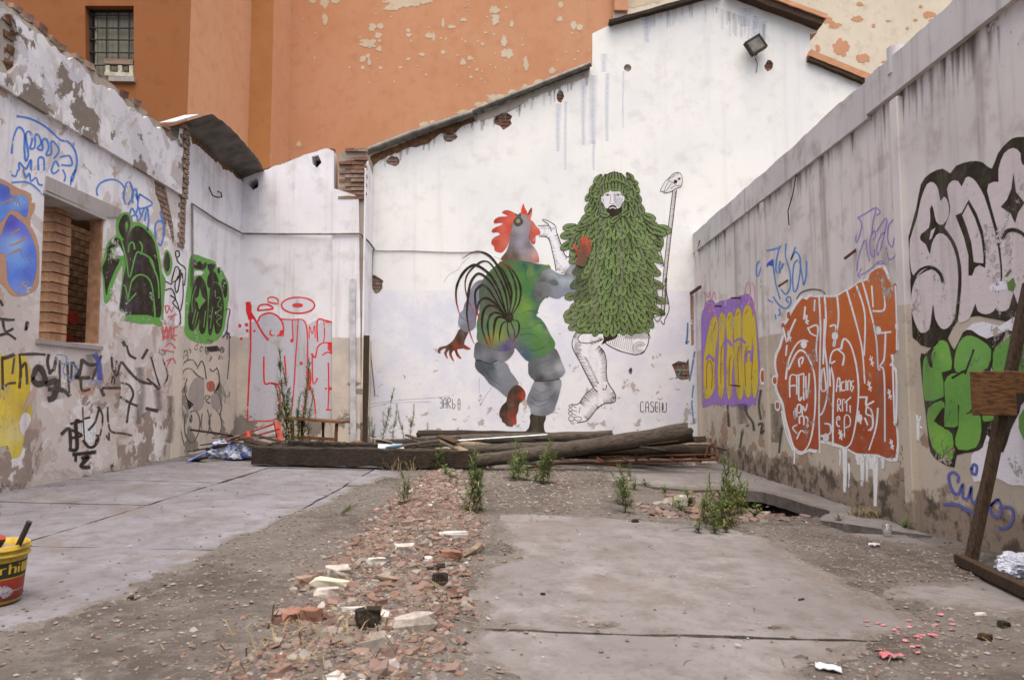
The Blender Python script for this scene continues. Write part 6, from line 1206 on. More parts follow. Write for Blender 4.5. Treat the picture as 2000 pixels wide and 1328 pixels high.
# painted board
def board_poly(name,P,Y0,mats,label):
    pts=[atY(x,y,Yp) for x,y,Yp in P]; mb=MB(); mb.add(pts,[tuple(range(len(pts)))]); o=mb.build(name,M[mats]); sm=o.modifiers.new('t','SOLIDIFY'); sm.thickness=.015; return tag(o,label,'board')
pb=board_poly('painted_board',[(716,873,11.9),(742,862,12.2),(785,866,12.2),(792,884,11.5),(740,886,11.5)],0,'white_board','fallen board painted blue and green behind the front beam')
mb=MB()
for P_,c in (([(722,873,11.88),(742,864,12.15),(770,866,12.15),(740,876,11.8)],(130,156,112)),([(738,879,11.66),(770,868,12.05),(786,868,12.05),(775,882,11.52)],(110,176,214)),([(755,884,11.53),(768,876,11.75),(772,884,11.5)],(60,70,90))):
    mb.add([atY(x,y,Y)+Vector((0,0,.014)) for x,y,Y in P_],[(0,1,2,3)[:len(P_)]],(*S(*c),1))
mb.build('paint',M['rubble'],pb,True)
beam(on(696,862,11.9),on(722,880,11.6),.18,.015,'wood_board','curled brown sheet next to the painted board',seg=4,jit=.006,cat='board',name='broken_board')
# crumpled plastic bags
def bag(P,d,label,seed,blue=True):
    e=empty('plastic_bag',P,label,'bag'); R=random.Random(seed); bm=bmesh.new(); bmesh.ops.create_icosphere(bm,subdivisions=5,radius=1)
    for v in bm.verts:
        n_=v.co.normalized(); k=1+.26*noise.noise(n_*1.9+Vector((seed,0,0)))+.26*abs(noise.noise(n_*4+Vector((0,seed,0))))-.16*abs(noise.noise(n_*8+Vector((3,seed,0))))+.08*abs(noise.noise(n_*17))
        v.co=Vector((n_.x*k*d[0]/2,n_.y*k*d[1]/2,max(n_.z*k,-.55)*d[2]/2))
    me=bpy.data.meshes.new('bag_body'); bm.to_mesh(me)
    me.materials.append(M['bag_white']); me.materials.append(M['bag_blue'])
    for f in me.polygons:
        f.use_smooth=False
        if blue and noise.noise(f.center*9/max(d)+Vector((seed,2,1)))>.14: f.material_index=1
    bm.free(); link('bag_body',me,e)
    mb=MB(); mb.tube([(d[0]*.40,0,d[2]*.1),(d[0]*.52,.02,d[2]*.18),(d[0]*.6,-.03,d[2]*.05)],[.05*d[0],.03*d[0],.055*d[0]],7,jit=.2); mb.build('knot',M['bag_white'],e); return e
bag(gp(447,897,.09),(.68,.4,.33),'crumpled blue and white plastic bag at the junk pile',2)
bag(gp(1992,1128,.05),(.26,.22,.18),'white plastic bag behind the wooden frame at the right edge',5,False)
# ================================================================ wooden frame leaning at the right edge
wf=empty('wooden_frame',atG(1890,1118),'brown wooden trestle frame with a plywood square at the right edge','frame')
def wp(nm,a,b,w,h,mat_='wood_brown',up=(0,1,0)):
    mb=MB(); mb.bar(Vector(a)-wf.location,Vector(b)-wf.location,w,h,up=up,jit=.002,seg=6); return mb.build(nm,M[mat_],wf,bevel=.004)
g0=gp(1872,1108); g1=gp(2090,1215); wp('foot_beam',g0+Vector((0,0,.045)),g1+Vector((0,0,.045)),.06,.07,up=(0,0,1))
Yp=g0.y+ -.06; pb_=on(1893,1112,Yp); pt=on(2012,545,Yp+.05); wp('post',pb_,pt,.066,.06)
wp('plywood_square',on(1897,768,Yp-.07),on(1984,768,Yp-.07),.30*1.02,.02,'wood_board',up=(0,1,0)); wp('cross_plank',on(1965,746,Yp-.045),on(2120,752,Yp-.045),.155,.022,'wood_board')
wp('post',on(2085,1200,g1.y+.1),on(2040,560,Yp+.4),.08,.07)
# ================================================================ paint bucket
bb=atG(-17,1176); bk=empty('paint_bucket',(bb.x,bb.y,surf_h(bb.x,bb.y)+.002),'yellow plastic paint bucket full of tools at the left edge','bucket')
HB=.295; rad_=lambda z:.128+.024*z/HB
def lathe(nm,prof,mat_,n=40,par=bk):
    mb=MB(); vs=[(r*math.cos(2*math.pi*k/n),r*math.sin(2*math.pi*k/n),z) for r,z in prof for k in range(n)]; fs=[(i*n+k,i*n+(k+1)%n,(i+1)*n+(k+1)%n,(i+1)*n+k) for i in range(len(prof)-1) for k in range(n)]
    mb.add(vs,fs,None,True); return mb.build(nm,M[mat_],par)
lathe('body',[(0,.004),(.124,.004),(.128,.012),(rad_(.2),.2),(rad_(.245),.235),(.160,.238),(.161,.245),(rad_(.25)+.004,.25),(rad_(.26)+.004,.265),(.162,.268),(.163,.276),(rad_(.28)+.003,.280),(.157,.293),(.153,.295),(.148,.293),(.144,.25),(.125,.02),(0,.015)],'yellow_plastic')
lathe('black_band',[(rad_(.135)+.0012,.135),(rad_(.212)+.0012,.212)],'black_label'); lathe('red_band',[(rad_(.022)+.0012,.022),(rad_(.128)+.0012,.128)],'red_label')
view=math.atan2(-bb.y,-bb.x)
def bk_text(lines,z0,h,w,nm,mat_,rr_=.0026):
    mb=MB()
    for L in lines:
        Q=smooth_open([(x,y) for x,y in L],4)
        for i in range(len(Q)-1):
            (x0,y0),(x1,y1)=Q[i],Q[i+1]; d=Vector((x1-x0,(y1-y0))); 
            if d.length<1e-6: continue
            d.normalize(); nn=Vector((-d.y,d.x))*w/2; vs=[]
            for (x,y),sg in (((x0,y0),1),((x0,y0),-1),((x1,y1),-1),((x1,y1),1)):
                X=x+nn.x*sg; Yv=y+nn.y*sg; X=max(-.99,min(.99,X)); z=z0+Yv*h; an=view+math.asin(X); r=rad_(z)+rr_; vs.append((r*math.cos(an),r*math.sin(an),z))
            mb.add(vs,[(0,1,2,3)])
    return mb.build(nm,M[mat_],bk)
bk_text([[(.22,.25),(.22,.72)],[(.22,.6),(.30,.72),(.38,.70)],[(.48,.2),(.48,.98)],[(.48,.6),(.56,.72),(.64,.66),(.64,.2)],[(.745,.2),(.745,.7)],[(.745,.86),(.745,.92)],[(.85,.2),(.85,.98)],[(.93,.2),(.93,.98)],[(-.05,.6),(.02,.72),(.1,.6),(-.04,.45),(-.02,.25),(.1,.25)]],.142,.062,.07,'lettering','yellow_plastic')
bk_text([[(-.2,.1),(.1,.5),(.3,.65),(.45,.5),(.5,.3),(.3,.2)],[(-.2,.3),(.1,.4),(.3,.35)]],.03,.09,.28,'label_picture','white_label')
bk_text([[(.5,.5),(.6,.56),(.68,.5)],[(.7,.55),(.76,.5)],[(.8,.58),(.8,.48)],[(.85,.56),(.9,.52)]],.03,.07,.05,'label_print','white_label')
hm=lathe('paint_inside',[(0,.262),(.1,.262),(.147,.262)],'brick_old')
def tool(nm,label,cat,parts):
    e=empty(nm,bk.location+Vector((0,0,.2)),label,cat)
    for pn,a,b,r,mt in parts: mb=MB(); mb.tube([Vector(a)-Vector((0,0,.2)),Vector(b)-Vector((0,0,.2))],r,8); mb.build(pn,M[mt],e)
tool('brush','dark flat brush handle leaning out of the bucket','brush',[('handle',(.10,-.02,.2),(.195,-.03,.41),.014,'metal_dark'),('collar',(.10,-.02,.2),(.115,-.022,.235),.018,'metal_grey')])
tool('paint_roller','dirty paint roller with orange end in the bucket','roller',[('sleeve',(.02,-.05,.25),(.085,-.08,.335),.026,'metal_dark'),('end_cap',(.080,-.078,.328),(.09,-.082,.342),.02,'red_label')])
tool('stirring_stick','thin wooden stirring stick in the bucket','stick',[('shaft',(.0,-.02,.2),(.045,-.04,.46),.006,'wood_board')])
tool('trowel','greenish trowel handle sunk in the bucket','trowel',[('handle',(.0,-.09,.25),(.03,-.11,.31),.012,'stem')])

# loose broken slats over the junk pile and the heap
RJ=random.Random(61)
spots=[('junk pile by the left corner',430,560,848,884,11.0,12.2,12),('timber heap, left half',760,1000,858,884,11.2,12.8,10),('timber heap, right half',1040,1380,866,892,11.2,12.6,12)]
for nm,x0,x1,y0,y1,Ya,Yb_,n in spots:
    for i in range(n):
        x=RJ.uniform(x0,x1); y=RJ.uniform(y0,y1); Y=RJ.uniform(Ya,Yb_); P=on(x,y,Y); P.z=max(P.z,gz(P.x)+.03); a=RJ.uniform(-.5,.5)+(math.pi if RJ.random()<.5 else 0); L=RJ.uniform(.3,1.1)
        Q=P+Vector((math.cos(a)*L,math.sin(a)*L,RJ.uniform(-.12,.12))); Q.z=max(Q.z,gz(Q.x)+.03); Q.y=min(Q.y,YL-.15); Q.x=min(max(Q.x,XL+.1),XR-.25)
        o=beam(P,Q,RJ.uniform(.04,.13),RJ.uniform(.012,.035),RJ.choice(['wood_grey','wood_dark','wood_log','wood_brown']),'loose broken strip of wood in the '+nm,seg=5,jit=.004,cat='wood scrap',name='wood_scrap'); o['group']='wood scraps in the '+nm
# ================================================================ weeds
def weed_mesh(seed,n=150,bushy=1.0,branch=0):
    """unit-height weed: crooked stem, side shoots, narrow drooping leaves, dead ones low down"""
    R=random.Random(seed); st=MB(); lf=MB(); lx,ly=R.uniform(-.12,.12),R.uniform(-.12,.12)
    def shoot(pts,r,n,Lk,t0):
        m=len(pts)-1; st.tube(pts,[r*(1-.8*i/m) for i in range(m+1)],5)
        gap=R.uniform(.2,.9)
        for i in range(n):
            t=t0+(1-t0)*(i/n)**.92
            if abs(t-gap)<.035: continue
            f=min(t*m,m-.001); k=int(f); p0=Vector(pts[k]).lerp(Vector(pts[k+1]),f-k)
            an=i*2.39996+R.uniform(-.6,.6); L=(.17*(1-.6*t)+.03)*R.uniform(.45,1.3)*Lk; up=.2+.75*t+R.uniform(-.45,.4)
            d=Vector((math.cos(an)*math.cos(up),math.sin(an)*math.cos(up),math.sin(up))); s_=Vector((-math.sin(an),math.cos(an),R.uniform(-.4,.4))).normalized(); w=L*R.uniform(.045,.075)
            mid=p0+d*L*.5; tip=p0+d*L*.95+Vector((0,0,-L*R.uniform(.1,.55)*(1-t*.6)))
            g=R.uniform(.6,1.3); c=(*[x*g for x in S(98,116,60)],1)
            if t<.3 and R.random()<.4: c=(*S(142,122,78),1)
            elif R.random()<.12: c=(*S(150,150,92),1)
            lf.add([p0-s_*w*.4,p0+s_*w*.4,mid+s_*w,mid-s_*w,tip],[(0,1,2,3),(3,2,4)],c)
    main=[(lx*(i/8)**2+.025*math.sin(i*1.1+seed),ly*(i/8)**2+.025*math.cos(i*.9+seed),i/8) for i in range(9)]
    shoot(main,.011,n,bushy,.08)
    for b in range(branch):
        t=R.uniform(.05,.6); k=int(t*8); p=Vector(main[k]); an=R.uniform(0,6.28); L=R.uniform(.25,.55)*(1.1-t); o=Vector((math.cos(an),math.sin(an),0))
        shoot([tuple(p+o*L*.55*(1-(1-q/5)**1.6)+Vector((0,0,L*(q/5)**1.2))) for q in range(6)],.006,int(n*.34),bushy*.75,.1)
    return st,lf
def herb_mesh(seed,n=70):
    R=random.Random(seed); st=MB(); lf=MB()
    for k in range(7):
        a=R.uniform(0,6.28); e=Vector((math.cos(a)*.5*R.random(),math.sin(a)*.5*R.random(),R.uniform(.5,1))); st.tube([(0,0,0),e*.5+Vector((0,0,.08)),e],[.012,.009,.004],4)
        for i in range(n//7):
            t=R.uniform(.2,1); p=e*t; an=R.uniform(0,6.28); L=R.uniform(.12,.24); d=Vector((math.cos(an),math.sin(an),R.uniform(0,.7))).normalized(); s_=Vector((-math.sin(an),math.cos(an),0))*L*.25
            g=R.uniform(.75,1.25); lf.add([p,p+d*L*.5+s_,p+d*L,p+d*L*.5-s_],[(0,1,2,3)],(*[x*g for x in S(100,120,60)],1))
    return st,lf
PROT=[]
def proto(fn,*a):
    st,lf=fn(*a)
    m1=bpy.data.meshes.new('stem'); m1.from_pydata(st.v,[],st.f); m1.materials.append(M['stem'])
    m2=bpy.data.meshes.new('foliage'); m2.from_pydata(lf.v,[],lf.f); m2.materials.append(M['leaf_green']); at_=m2.color_attributes.new('Col','FLOAT_COLOR','POINT'); at_.data.foreach_set('color',[x for c in lf.c for x in c])
    return m1,m2
WE=[proto(weed_mesh,i,210,1.0,i%3) for i in range(5)]+[proto(weed_mesh,10+i,110,1.35,3+i) for i in range(5)]; HE=[proto(herb_mesh,30+i) for i in range(3)]
RW=random.Random(21)
def plant(px,py,top,label,group=None,kind='w',name='tall_weed',lean=0,wide=1.0,dY=0):
    P=gp(px,py); h=max(.06,(py-top)/ (FPX/ P.y)); e=empty(name,P,label,'weed',group)
    mm=(WE[RW.randrange(5)] if h>.7 else WE[5+RW.randrange(5)] if kind=='w' else HE[RW.randrange(3)]) if kind=='w' else HE[RW.randrange(3)]
    e.rotation_euler=(RW.uniform(-.12,.12),lean+RW.uniform(-.12,.12),RW.uniform(0,6.28) if not lean else 0)
    w=min(h*1.1,.32+.42*h)*wide
    for nm,me in (('stem',mm[0]),('foliage',mm[1])):
        o=link(nm,me,e); o.scale=(w,w,h); 
        if nm=='foliage': o['kind']='stuff'
    return e
g='tall weeds in front of the low back wall'
for x,b,t,l in ((557,884,690,'tallest bushy weed before the red throw-up'),(548,884,758,'tall weed at the left of the back clump'),(566,885,722,'tall weed just right of the tallest one'),(589,885,712,'tall dark weed in the middle of the back clump'),(580,886,772,'shorter weed in the back clump, centre'),(600,886,765,'shorter weed at the right of the back clump'),(626,868,650,'tall thin single stem weed by the table frame'),(542,882,790,'short weed at the foot of the back clump'),(573,888,800,'short leafy weed in front of the back clump')): plant(x,b,t,l,g)
g='weeds behind the front beam'
for x,b,t,l in ((729,886,819,'short spike weed left of the painted board'),(744,888,762,'tall spike weed in front of the painted board'),(765,884,793,'thin spike weed over the painted board'),(790,882,806,'thin pale spike weed right of the painted board'),(801,880,795,'taller pale spike weed right of the painted board'),(839,884,828,'spike weed in front of the thin dark log')): plant(x,b,t,l,g,wide=.75)
g='weeds along the rubble strip'
for x,b,t,l in ((918,1004,892,'tall weed at the edge of the rubble, left stem'),(932,1004,888,'tall weed at the edge of the rubble, right stem'),(925,1006,915,'leafy weed between the two rubble stems'),(939,1000,925,'short weed right of the rubble stems'),(790,996,930,'weed standing alone in the brick rubble'),(797,995,950,'small weed beside the lone rubble weed'),(858,922,868,'weed against the end of the front beam'),(846,920,882,'low weed left of the beam end'),(878,952,925,'small weed at the top of the rubble'),(892,958,930,'second small weed at the top of the rubble')): plant(x,b,t,l,g)
plant(662,1008,968,'weed leaning over at the edge of the left slab','weeds along the rubble strip',lean=1.0)
g='weeds before the timber heap'
for x,b,t,l in ((1000,936,885,'leafy weed left before the slanting log'),(1015,938,858,'tall weed before the slanting log'),(1030,940,895,'low weed before the slanting log'),(1055,945,885,'weed left of the twin stems'),(1068,947,862,'tall weed on the right before the slanting log'),(1062,948,895,'leafy weed beside the tall right one'),(1220,1000,930,'weed in the gravel patch, nearest stem'),(1215,985,908,'weed in the gravel patch, tall stem'),(1230,940,900,'weed in front of the rusty frame')): plant(x,b,t,l,g,wide=1.3)
g='weeds in the broken hole'
for x,b,t,l in ((1410,1022,892,'tallest weed in the hole'),(1424,1018,900,'tall weed right of the tallest in the hole'),(1400,1018,925,'weed left of the tallest in the hole'),(1440,1006,915,'weed at the back of the hole'),(1452,1002,905,'thin weed at the right of the hole'),(1380,1030,955,'bushy weed at the left of the hole'),(1370,1014,962,'leafy weed further left of the hole'),(1418,1030,950,'bushy weed at the front of the hole'),(1432,1026,960,'low bushy weed at the front right of the hole'),(1395,1036,975,'low weed at the front left of the hole')): plant(x,b,t,l,g,wide=1.1)
g='low herbs in the yard'
for i,(x,b,t,l) in enumerate(((1345,985,945,'leafy herb left of the hole weeds'),(1395,1042,1012,'low green herb at the very front of the hole'),(1420,1040,1015,'low herb right of the front one'),(1365,1040,1012,'low herb left of the front one'),(1480,1010,975,'herb under the broken slab edge'),(1330,1000,960,'herb among the brick bits'),(1640,1018,1002,'tiny herb by the slab corner'),(447,850,808,'thin herb in the back left corner'),(215,920,902,'tiny herb at the foot of the left wall'),(1005,942,915,'ground herb before the heap, left'),(1045,942,918,'ground herb before the heap, right'),(1240,955,930,'flat herb patch by the gravel'),(1260,950,930,'flat herb patch right of the gravel weed'),(1215,960,938,'flat herb patch left of the gravel weed'),(870,940,915,'green herb at the rubble top'),(1300,960,940,'flat herb near the upper slab'),(1770,1032,1010,'tiny herb at the foot of the pilaster'),(1600,920,900,'small herb at the foot of the concrete wall'))): plant(x,b,t,l,g,kind='h',name='low_herb',wide=1.5)
# dry grass tufts
def tuft(px,py,h,label,seed,n=90,spread=.5):
    R=random.Random(seed); P=gp(px,py); mb=MB()
    for i in range(n):
        a=R.uniform(0,6.28); r=R.random()**.5*spread*.5; p0=Vector((math.cos(a)*r,math.sin(a)*r,0)); b=R.uniform(0,6.28); d=Vector((math.cos(b)*R.uniform(.3,1.2),math.sin(b)*R.uniform(.3,1.2),1)).normalized(); L=h*R.uniform(.5,1.2); w=.004
        s_=Vector((-d.y,d.x,0)).normalized()*w; m=p0+d*L*.6; t_=p0+d*L*.9+Vector((d.x,d.y,-.5))*L*.3
        mb.add([p0-s_,p0+s_,m+s_*.8,m-s_*.8,t_],[(0,1,2,3),(3,2,4)])
    o=mb.build('dry_grass_tuft',M['dry_grass']); o.location=P; tag(o,label,'grass tuft',kind='stuff')
tuft(795,917,.36,'straw coloured grass tuft over the front beam',1,160,.7); tuft(825,884,.42,'straw grass behind the front beam',2,140,.6); tuft(940,917,.36,'dry grass at the end of the front beam',3,120,.4); tuft(1690,1010,.14,'orange brown dry tuft at the foot of the concrete wall',4,160,.28); tuft(1560,942,.10,'flattened straw along the concrete wall',5,60,.6); tuft(600,1280,.12,'straw wisps in the near rubble',6,60,.8)

# ================================================================ rubble
RR_=random.Random(99)
def shard_mesh(seed,L,thk,col,nm):
    R=random.Random(seed); n=R.randrange(4,7); ph=R.uniform(0,6); P=[(math.cos(ph+2*math.pi*i/n)*L*R.uniform(.35,.62),math.sin(ph+2*math.pi*i/n)*L*R.uniform(.25,.5)) for i in range(n)]
    vs=[(x,y,-thk/2) for x,y in P]+[(x*R.uniform(.8,1),y*R.uniform(.8,1),thk/2+R.uniform(-.12,.12)*thk) for x,y in P]
    fs=[tuple(reversed(range(n))),tuple(range(n,2*n))]+[(i,(i+1)%n,n+(i+1)%n,n+i) for i in range(n)]
    return vs,fs,(*col,1)
REDS=[S(128,96,84),S(116,84,72),S(136,108,98),S(106,78,68),S(124,100,92),S(112,94,86)]; GREYS=[S(132,124,116),S(116,106,98),S(146,138,130)]; WHITES=[S(200,196,192)]
SH=[]
for i in range(26):
    col=REDS[i%6] if i<17 else GREYS[i%3] if i<24 else WHITES[0]; vs,fs,c=shard_mesh(i,1.0,RR_.uniform(.16,.34),col,'s'); SH.append((vs,fs,c,'red' if i<17 else 'grey' if i<24 else 'white'))
for i in range(8):          # chunky half bricks and mortar lumps
    R_=random.Random(200+i); hx,hy,hz_=.5,R_.uniform(.28,.42),R_.uniform(.2,.3); vs=[(a*hx*R_.uniform(.7,1.1),b*hy*R_.uniform(.7,1.1),c_*hz_*R_.uniform(.75,1.1)) for a in(-1,1) for b in(-1,1) for c_ in(-1,1)]
    SH.append((vs,[(0,1,3,2),(4,6,7,5),(0,4,5,1),(2,3,7,6),(0,2,6,4),(1,5,7,3)],((*(REDS[i%6] if i<5 else GREYS[i%3]),1)),'red' if i<5 else 'grey'))
SHM=[]
for vs,fs,c,k in SH:
    me=bpy.data.meshes.new('shard'); me.from_pydata(vs,[],fs); me.materials.append(M['rubble']); a=me.color_attributes.new('Col','FLOAT_COLOR','POINT'); a.data.foreach_set('color',list(c)*len(vs)); SHM.append(me)
def rnd_in(poly,n,bias=None):
    xs=[p[0] for p in poly]; ys_=[p[1] for p in poly]; out=[]
    while len(out)<n:
        Q=np.array([(RR_.uniform(min(xs),max(xs)),RR_.uniform(min(ys_),max(ys_))) for _ in range(400)]); d=sdist(Q,poly)
        for q,dd in zip(Q,d):
            if dd<RR_.uniform(-.25,.06) and len(out)<n: out.append(tuple(q))
    return out
pieces=[]
for (x,y) in rnd_in(RUB,4600): pieces.append((x,y,RR_.choice((.02,.025,.03,.035,.04,.05,.06,.08))*RR_.uniform(.8,1.25),1))
for (x,y) in rnd_in(RUB,5200): pieces.append((x,y,RR_.uniform(.008,.026),1))
for (x,y) in rnd_in(RUB,80): pieces.append((x,y,RR_.uniform(.05,.11),6))
for (x,y) in rnd_in(RUB2,420): pieces.append((x,y,RR_.choice((.04,.06,.08,.11,.15))*RR_.uniform(.8,1.2),2))
for (x,y) in rnd_in(gpoly([(250,1400),(300,1290),(420,1180),(560,1100),(640,1040),(930,930),(960,1000),(970,1200),(960,1400)]),900): pieces.append((x,y,RR_.uniform(.015,.045),3))
for (x,y) in rnd_in(gpoly([(850,920),(1190,915),(1200,1000),(1000,1000),(940,990)]),700): pieces.append((x,y,RR_.uniform(.02,.06),4))
for (x,y) in rnd_in(gpoly([(1400,1040),(1750,1040),(2000,1120),(2000,1400),(1500,1400),(1750,1210),(1600,1110)]),500): pieces.append((x,y,RR_.uniform(.012,.035),5))
data=[]
for x,y,L,z in pieces:
    if z in(4,5): k=RR_.choice([i for i in range(26) if SH[i][3]=='grey'] if RR_.random()<.8 else range(17))
    elif z==6: k=26+RR_.randrange(8)
    elif z==2: k=RR_.choice(list(range(17))+list(range(17,24))*2)
    else: k=RR_.choice(range(17)) if RR_.random()<.74 else RR_.choice(range(17,24)) if RR_.random()<.93 else 24+RR_.randrange(2)
    data.append((x,y,L,k,z))
data.sort(key=lambda d:-d[2]/max(d[1],1))
smb=MB(); ninst=0
for i,(x,y,L,k,z) in enumerate(data):
    hz=ground_h(x,y)+L*RR_.uniform(-.08,.10); rot=Matrix.Rotation(RR_.uniform(0,6.28),4,'Z')@Matrix.Rotation(RR_.gauss(0,.28),4,'X')@Matrix.Rotation(RR_.gauss(0,.28),4,'Y')
    Mx=Matrix.Translation((x,y,hz))@rot@Matrix.Diagonal((L,L,L,1))
    if i<290:
        kd=SH[k][3]; nm={'red':'brick_shard','grey':'mortar_lump','white':'white_tile_chip'}[kd]
        o=bpy.data.objects.new(nm,SHM[k]); COL.objects.link(o); o.matrix_world=Mx
        if z==2: lb={'red':'broken red brick piece in the hole by the concrete wall','grey':'grey rubble lump in the hole by the concrete wall','white':'white chip in the hole by the concrete wall'}[kd]; gr='rubble in the broken hole '+kd
        else: zn='the near end of the rubble strip' if y<3.2 else 'the middle of the rubble strip' if y<5 else 'the far end of the rubble strip'; sd_=' left side' if x<-.95-.08*(y-3) else ' right side'; lb={'red':('chunky half brick at ' if k>=26 else 'flat red terracotta shard at '),'grey':('chunky grey mortar block at ' if k>=26 else 'grey mortar lump at '),'white':'pale chip at '}[kd]+zn+','+sd_; gr=('chunks of ' if k>=26 else 'pieces of ')+zn+sd_+' '+kd
        tag(o,lb,'rubble',gr)
    else:
        vs,fs,c,_=SH[k]; smb.add([Mx@Vector(v) for v in vs],fs,c)
tag(smb.build('brick_rubble',M['rubble'],None,True),'small brick and mortar crumbs strewn over the yard','rubble',kind='stuff')
# pebbles and grit over the bare dirt
pm=MB(); oct_v=[Vector(v) for v in((1,0,0),(-1,0,0),(0,1,0),(0,-1,0),(0,0,.7),(0,0,-.7))]; oct_f=[(0,2,4),(2,1,4),(1,3,4),(3,0,4),(2,0,5),(1,2,5),(3,1,5),(0,3,5)]
cnt=0
while cnt<17000:
    y=.9+RR_.random()**1.5*10.5; x=RR_.uniform(-5,3.6)
    if abs(x)>y*.75+.3: continue
    i=int(round((x-gx[0])/.04)); j=int(round((y-gy[0])/.04)); v_=vis[j*len(gx)+i]
    if v_<.0 and RR_.random()<(.985 if v_<-.35 else .9): continue
    if v_>.5 and RR_.random()<.35: continue
    r=RR_.choice((.003,.004,.005,.007,.009,.012))*RR_.uniform(.7,1.3); z=max(ground_h(x,y),gz(x) if v_<0 else -9)+r*.3
    c=RR_.choice([S(134,126,120),S(116,107,100),S(98,88,80),S(152,146,142),S(118,92,78),S(80,70,62)]); a=RR_.uniform(0,6.28); sx=RR_.uniform(.7,1.5)
    pm.add([(x+(v.x*math.cos(a)*sx-v.y*math.sin(a))*r,y+(v.x*math.sin(a)*sx+v.y*math.cos(a))*r,z+v.z*r*.8) for v in oct_v],oct_f,(*c,1)); cnt+=1
tag(pm.build('gravel',M['rubble'],None,True),'pebbles and grit scattered on the dirt','gravel',kind='stuff')
# dead leaves and flecks blown over the slabs
fm=MB()
for i in range(900):
    y=1.6+RR_.random()**1.4*10; x=RR_.uniform(-4.9,3.3)
    if abs(x)>y*.75+.2: continue
    z=max(ground_h(x,y),gz(x)+.008)+.006; L=RR_.uniform(.006,.022); a=RR_.uniform(0,6.28); d=Vector((math.cos(a),math.sin(a),RR_.uniform(-.3,.3)))*L; s_=Vector((-math.sin(a),math.cos(a),RR_.uniform(-.3,.3)))*L*.4; p0=Vector((x,y,z))
    fm.add([p0-d,p0+s_,p0+d,p0-s_],[(0,1,2,3)],(*RR_.choice([S(84,66,50),S(70,56,46),S(104,84,60),S(60,52,46),S(170,164,158)]),1))
tag(fm.build('leaf_litter',M['rubble'],None,True),'dead leaf bits and flecks on the slabs','litter',kind='stuff')
# straw bits
sm_=MB()
for i in range(1500):
    x,y=RR_.choice(pieces)[:2] if RR_.random()<.8 else (RR_.uniform(-1.5,2.5),RR_.uniform(2,9)); x+=RR_.gauss(0,.15); y+=RR_.gauss(0,.15); a=RR_.uniform(0,6.28); L=RR_.uniform(.03,.12); z=ground_h(x,y)+RR_.uniform(.008,.03); d=Vector((math.cos(a),math.sin(a),RR_.uniform(-.15,.15)))*L/2; s_=Vector((-math.sin(a),math.cos(a),0))*.0022; p0=Vector((x,y,z))
    sm_.add([p0-d-s_,p0-d+s_,p0+d+s_,p0+d-s_],[(0,1,2,3)])
tag(sm_.build('straw',M['dry_grass'],None),'bits of dry straw among the rubble','straw',kind='stuff')
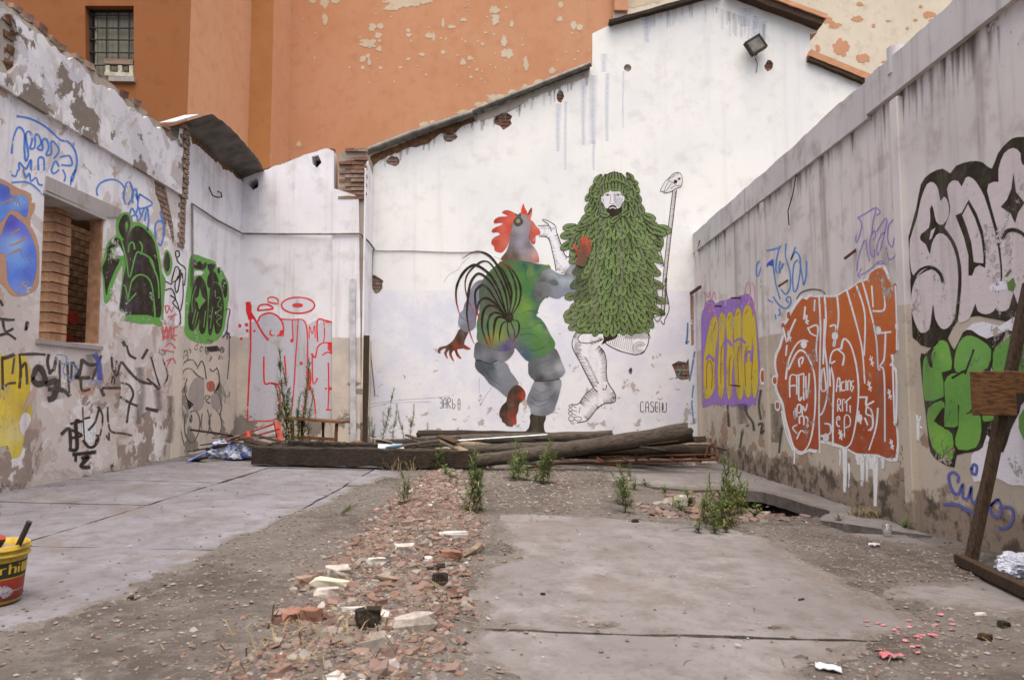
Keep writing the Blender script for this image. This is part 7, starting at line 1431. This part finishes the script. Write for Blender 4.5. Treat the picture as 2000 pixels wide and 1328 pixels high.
# single larger pieces one can point at
for (px,py,d,m_,lb,nm,cat,rz) in (
 (735,1123,(.11,.05,.035),'white_chip','bright white tile chip in the middle of the rubble','tile_chip','chip',.1),
 (648,1163,(.23,.08,.05),'cream_frame','long cream wedge shaped shard in the rubble','plaster_shard','shard',-.25),
 (718,1243,(.12,.10,.085),'wood_dark','dark square block in the near rubble','dark_block','block',.4),
 (808,1246,(.20,.10,.075),'concrete_chunk','pale concrete lump right of the dark block','concrete_lump','rubble',.25),
 (660,1142,(.14,.10,.07),'concrete_chunk','grey brown stone left of the white chip','rough_stone','stone',.3),
 (595,1152,(.09,.07,.06),'brick_old','dull brown half brick at the left of the rubble','half_brick','brick',.5),
 (790,1103,(.14,.08,.06),'concrete_chunk','pinkish grey chunk up the rubble strip','concrete_lump','rubble',.2),
 (880,1105,(.15,.09,.06),'brick_red','red brick piece at the right of the rubble strip','half_brick','brick',-.2),
 (850,1130,(.13,.05,.03),'wood_dark','short dark stick of wood in the rubble','wood_offcut','wood',.5),
 (755,1158,(.16,.04,.03),'wood_grey','thin grey offcut slanting in the rubble','wood_offcut','wood',-.7),
 (925,1085,(.05,.30,.04),'wood_grey','pale plank piece along the right of the rubble','wood_offcut','wood',-.35),
 (885,1062,(.22,.05,.04),'white_chip','curved pale shard at the top right of the rubble','pipe_shard','shard',.1),
 (640,1178,(.13,.09,.05),'concrete_chunk','grey flat stone below the cream shard','flat_stone','stone',.3),
 (700,1222,(.17,.02,.02),'white_chip','thin white sliver above the dark block','white_sliver','shard',-.15),
 (570,1225,(.10,.08,.06),'brick_red','red brick lump at the left of the near rubble','half_brick','brick',.6),
 (608,1228,(.10,.07,.06),'brick_red','red brick lump next to the left one','half_brick','brick',-.3),
 (860,1155,(.09,.07,.06),'wood_dark','dark block at the right of the rubble strip','dark_block','block',.2),
 (1330,985,(.14,.05,.13),'stone','pale upright stone among the hole weeds','upright_stone','stone',.2),
 (1540,992,(.30,.16,.13),'stone','big pale stone lodged under the slab edge','big_stone','stone',.3),
 (1590,1003,(.2,.12,.06),'stone','flat pale stone at the slab corner','flat_stone','stone',.1),
 (1960,1232,(.05,.04,.03),'wood_dark','small dark lump at the lower right','dark_lump','stone',.2),
 (1926,1256,(.05,.05,.035),'wood_brown','small brown lump left of the dark one','brown_lump','stone',.2),
 (1565,1172,(.05,.015,.012),'wood_brown','short brown stick on the right slab','stick','stick',.0),
 (1240,1020,(.06,.04,.03),'wood_dark','small dark clod at the top of the right slab','clod','stone',.2),
 (1060,1162,(.025,.02,.015),'wood_dark','tiny dark pebble on the right slab','pebble','stone',.2),
 (1915,1205,(.07,.03,.012),'white_chip','small white scrap at the lower right','paper_scrap','paper',.2),
 (255,1173,(.03,.03,.025),'wood_brown','small brown pebble on the left dirt','pebble','stone',.2)):
    P=gp(px,py); stone(P+Vector((0,0,d[2]*.38)),d,m_,lb,nm,hash(lb)%1000 if False else px,cat,.10,rz)
def scrap(px,py,d,mat_,label,seed,name='paper_scrap',cat='paper'):
    R=random.Random(seed); P=gp(px,py,.006); n=6; mb=MB(); vs=[]
    for i in range(n+1):
        for j in range(n+1): vs.append((d[0]*(i/n-.5)+R.uniform(-.1,.1)*d[0]/n,d[1]*(j/n-.5)+R.uniform(-.2,.2)*d[1]/n,R.uniform(0,1)*d[2]))
    mb.add(vs,[(i*(n+1)+j,i*(n+1)+j+1,(i+1)*(n+1)+j+1,(i+1)*(n+1)+j) for i in range(n) for j in range(n)]); o=mb.build(name,M[mat_]); o.location=P; o.rotation_euler[2]=R.uniform(-.6,.6); sm=o.modifiers.new('t','SOLIDIFY'); sm.thickness=.003; return tag(o,label,cat)
scrap(1618,1316,(.10,.05,.02),'white_board','crumpled white paper at the bottom right',1); scrap(1742,1296,(.10,.045,.02),'pink_scrap','pink and white wrapper scrap at the bottom right',2,'wrapper','wrapper'); scrap(1708,1071,(.08,.05,.02),'white_label','small pale wrapper near the plastic cup',3,'wrapper','wrapper')
for i in range(34):
    px=RR_.gauss(1775,55); py=RR_.gauss(1243,16); P=gp(px,py,.004); L=RR_.uniform(.008,.03); mb=MB(); a=RR_.uniform(0,6.28)
    vs=[(math.cos(a+q)*L*RR_.uniform(.5,1),math.sin(a+q)*L*RR_.uniform(.5,1)*.7,RR_.uniform(0,.008)) for q in (0,1.2,2.5,3.6,5)]; mb.add(vs,[tuple(range(5))]); o=mb.build('pink_petal',M['pink_scrap']); o.location=P; tag(o,'pink paper flake in the patch at the lower right','paper','pink flakes at the lower right')
# plastic cup
cp=empty('plastic_cup',gp(1733,1048),'clear plastic cup standing near the foot of the concrete wall','cup')
lathe('cup_wall',[(.030,.002),(.030,.004),(.040,.10),(.0415,.10),(.0385,.099),(.029,.006)],'clear_cup',24,cp); lathe('cup_bottom',[(0,.003),(.030,.003)],'metal_dark',24,cp)
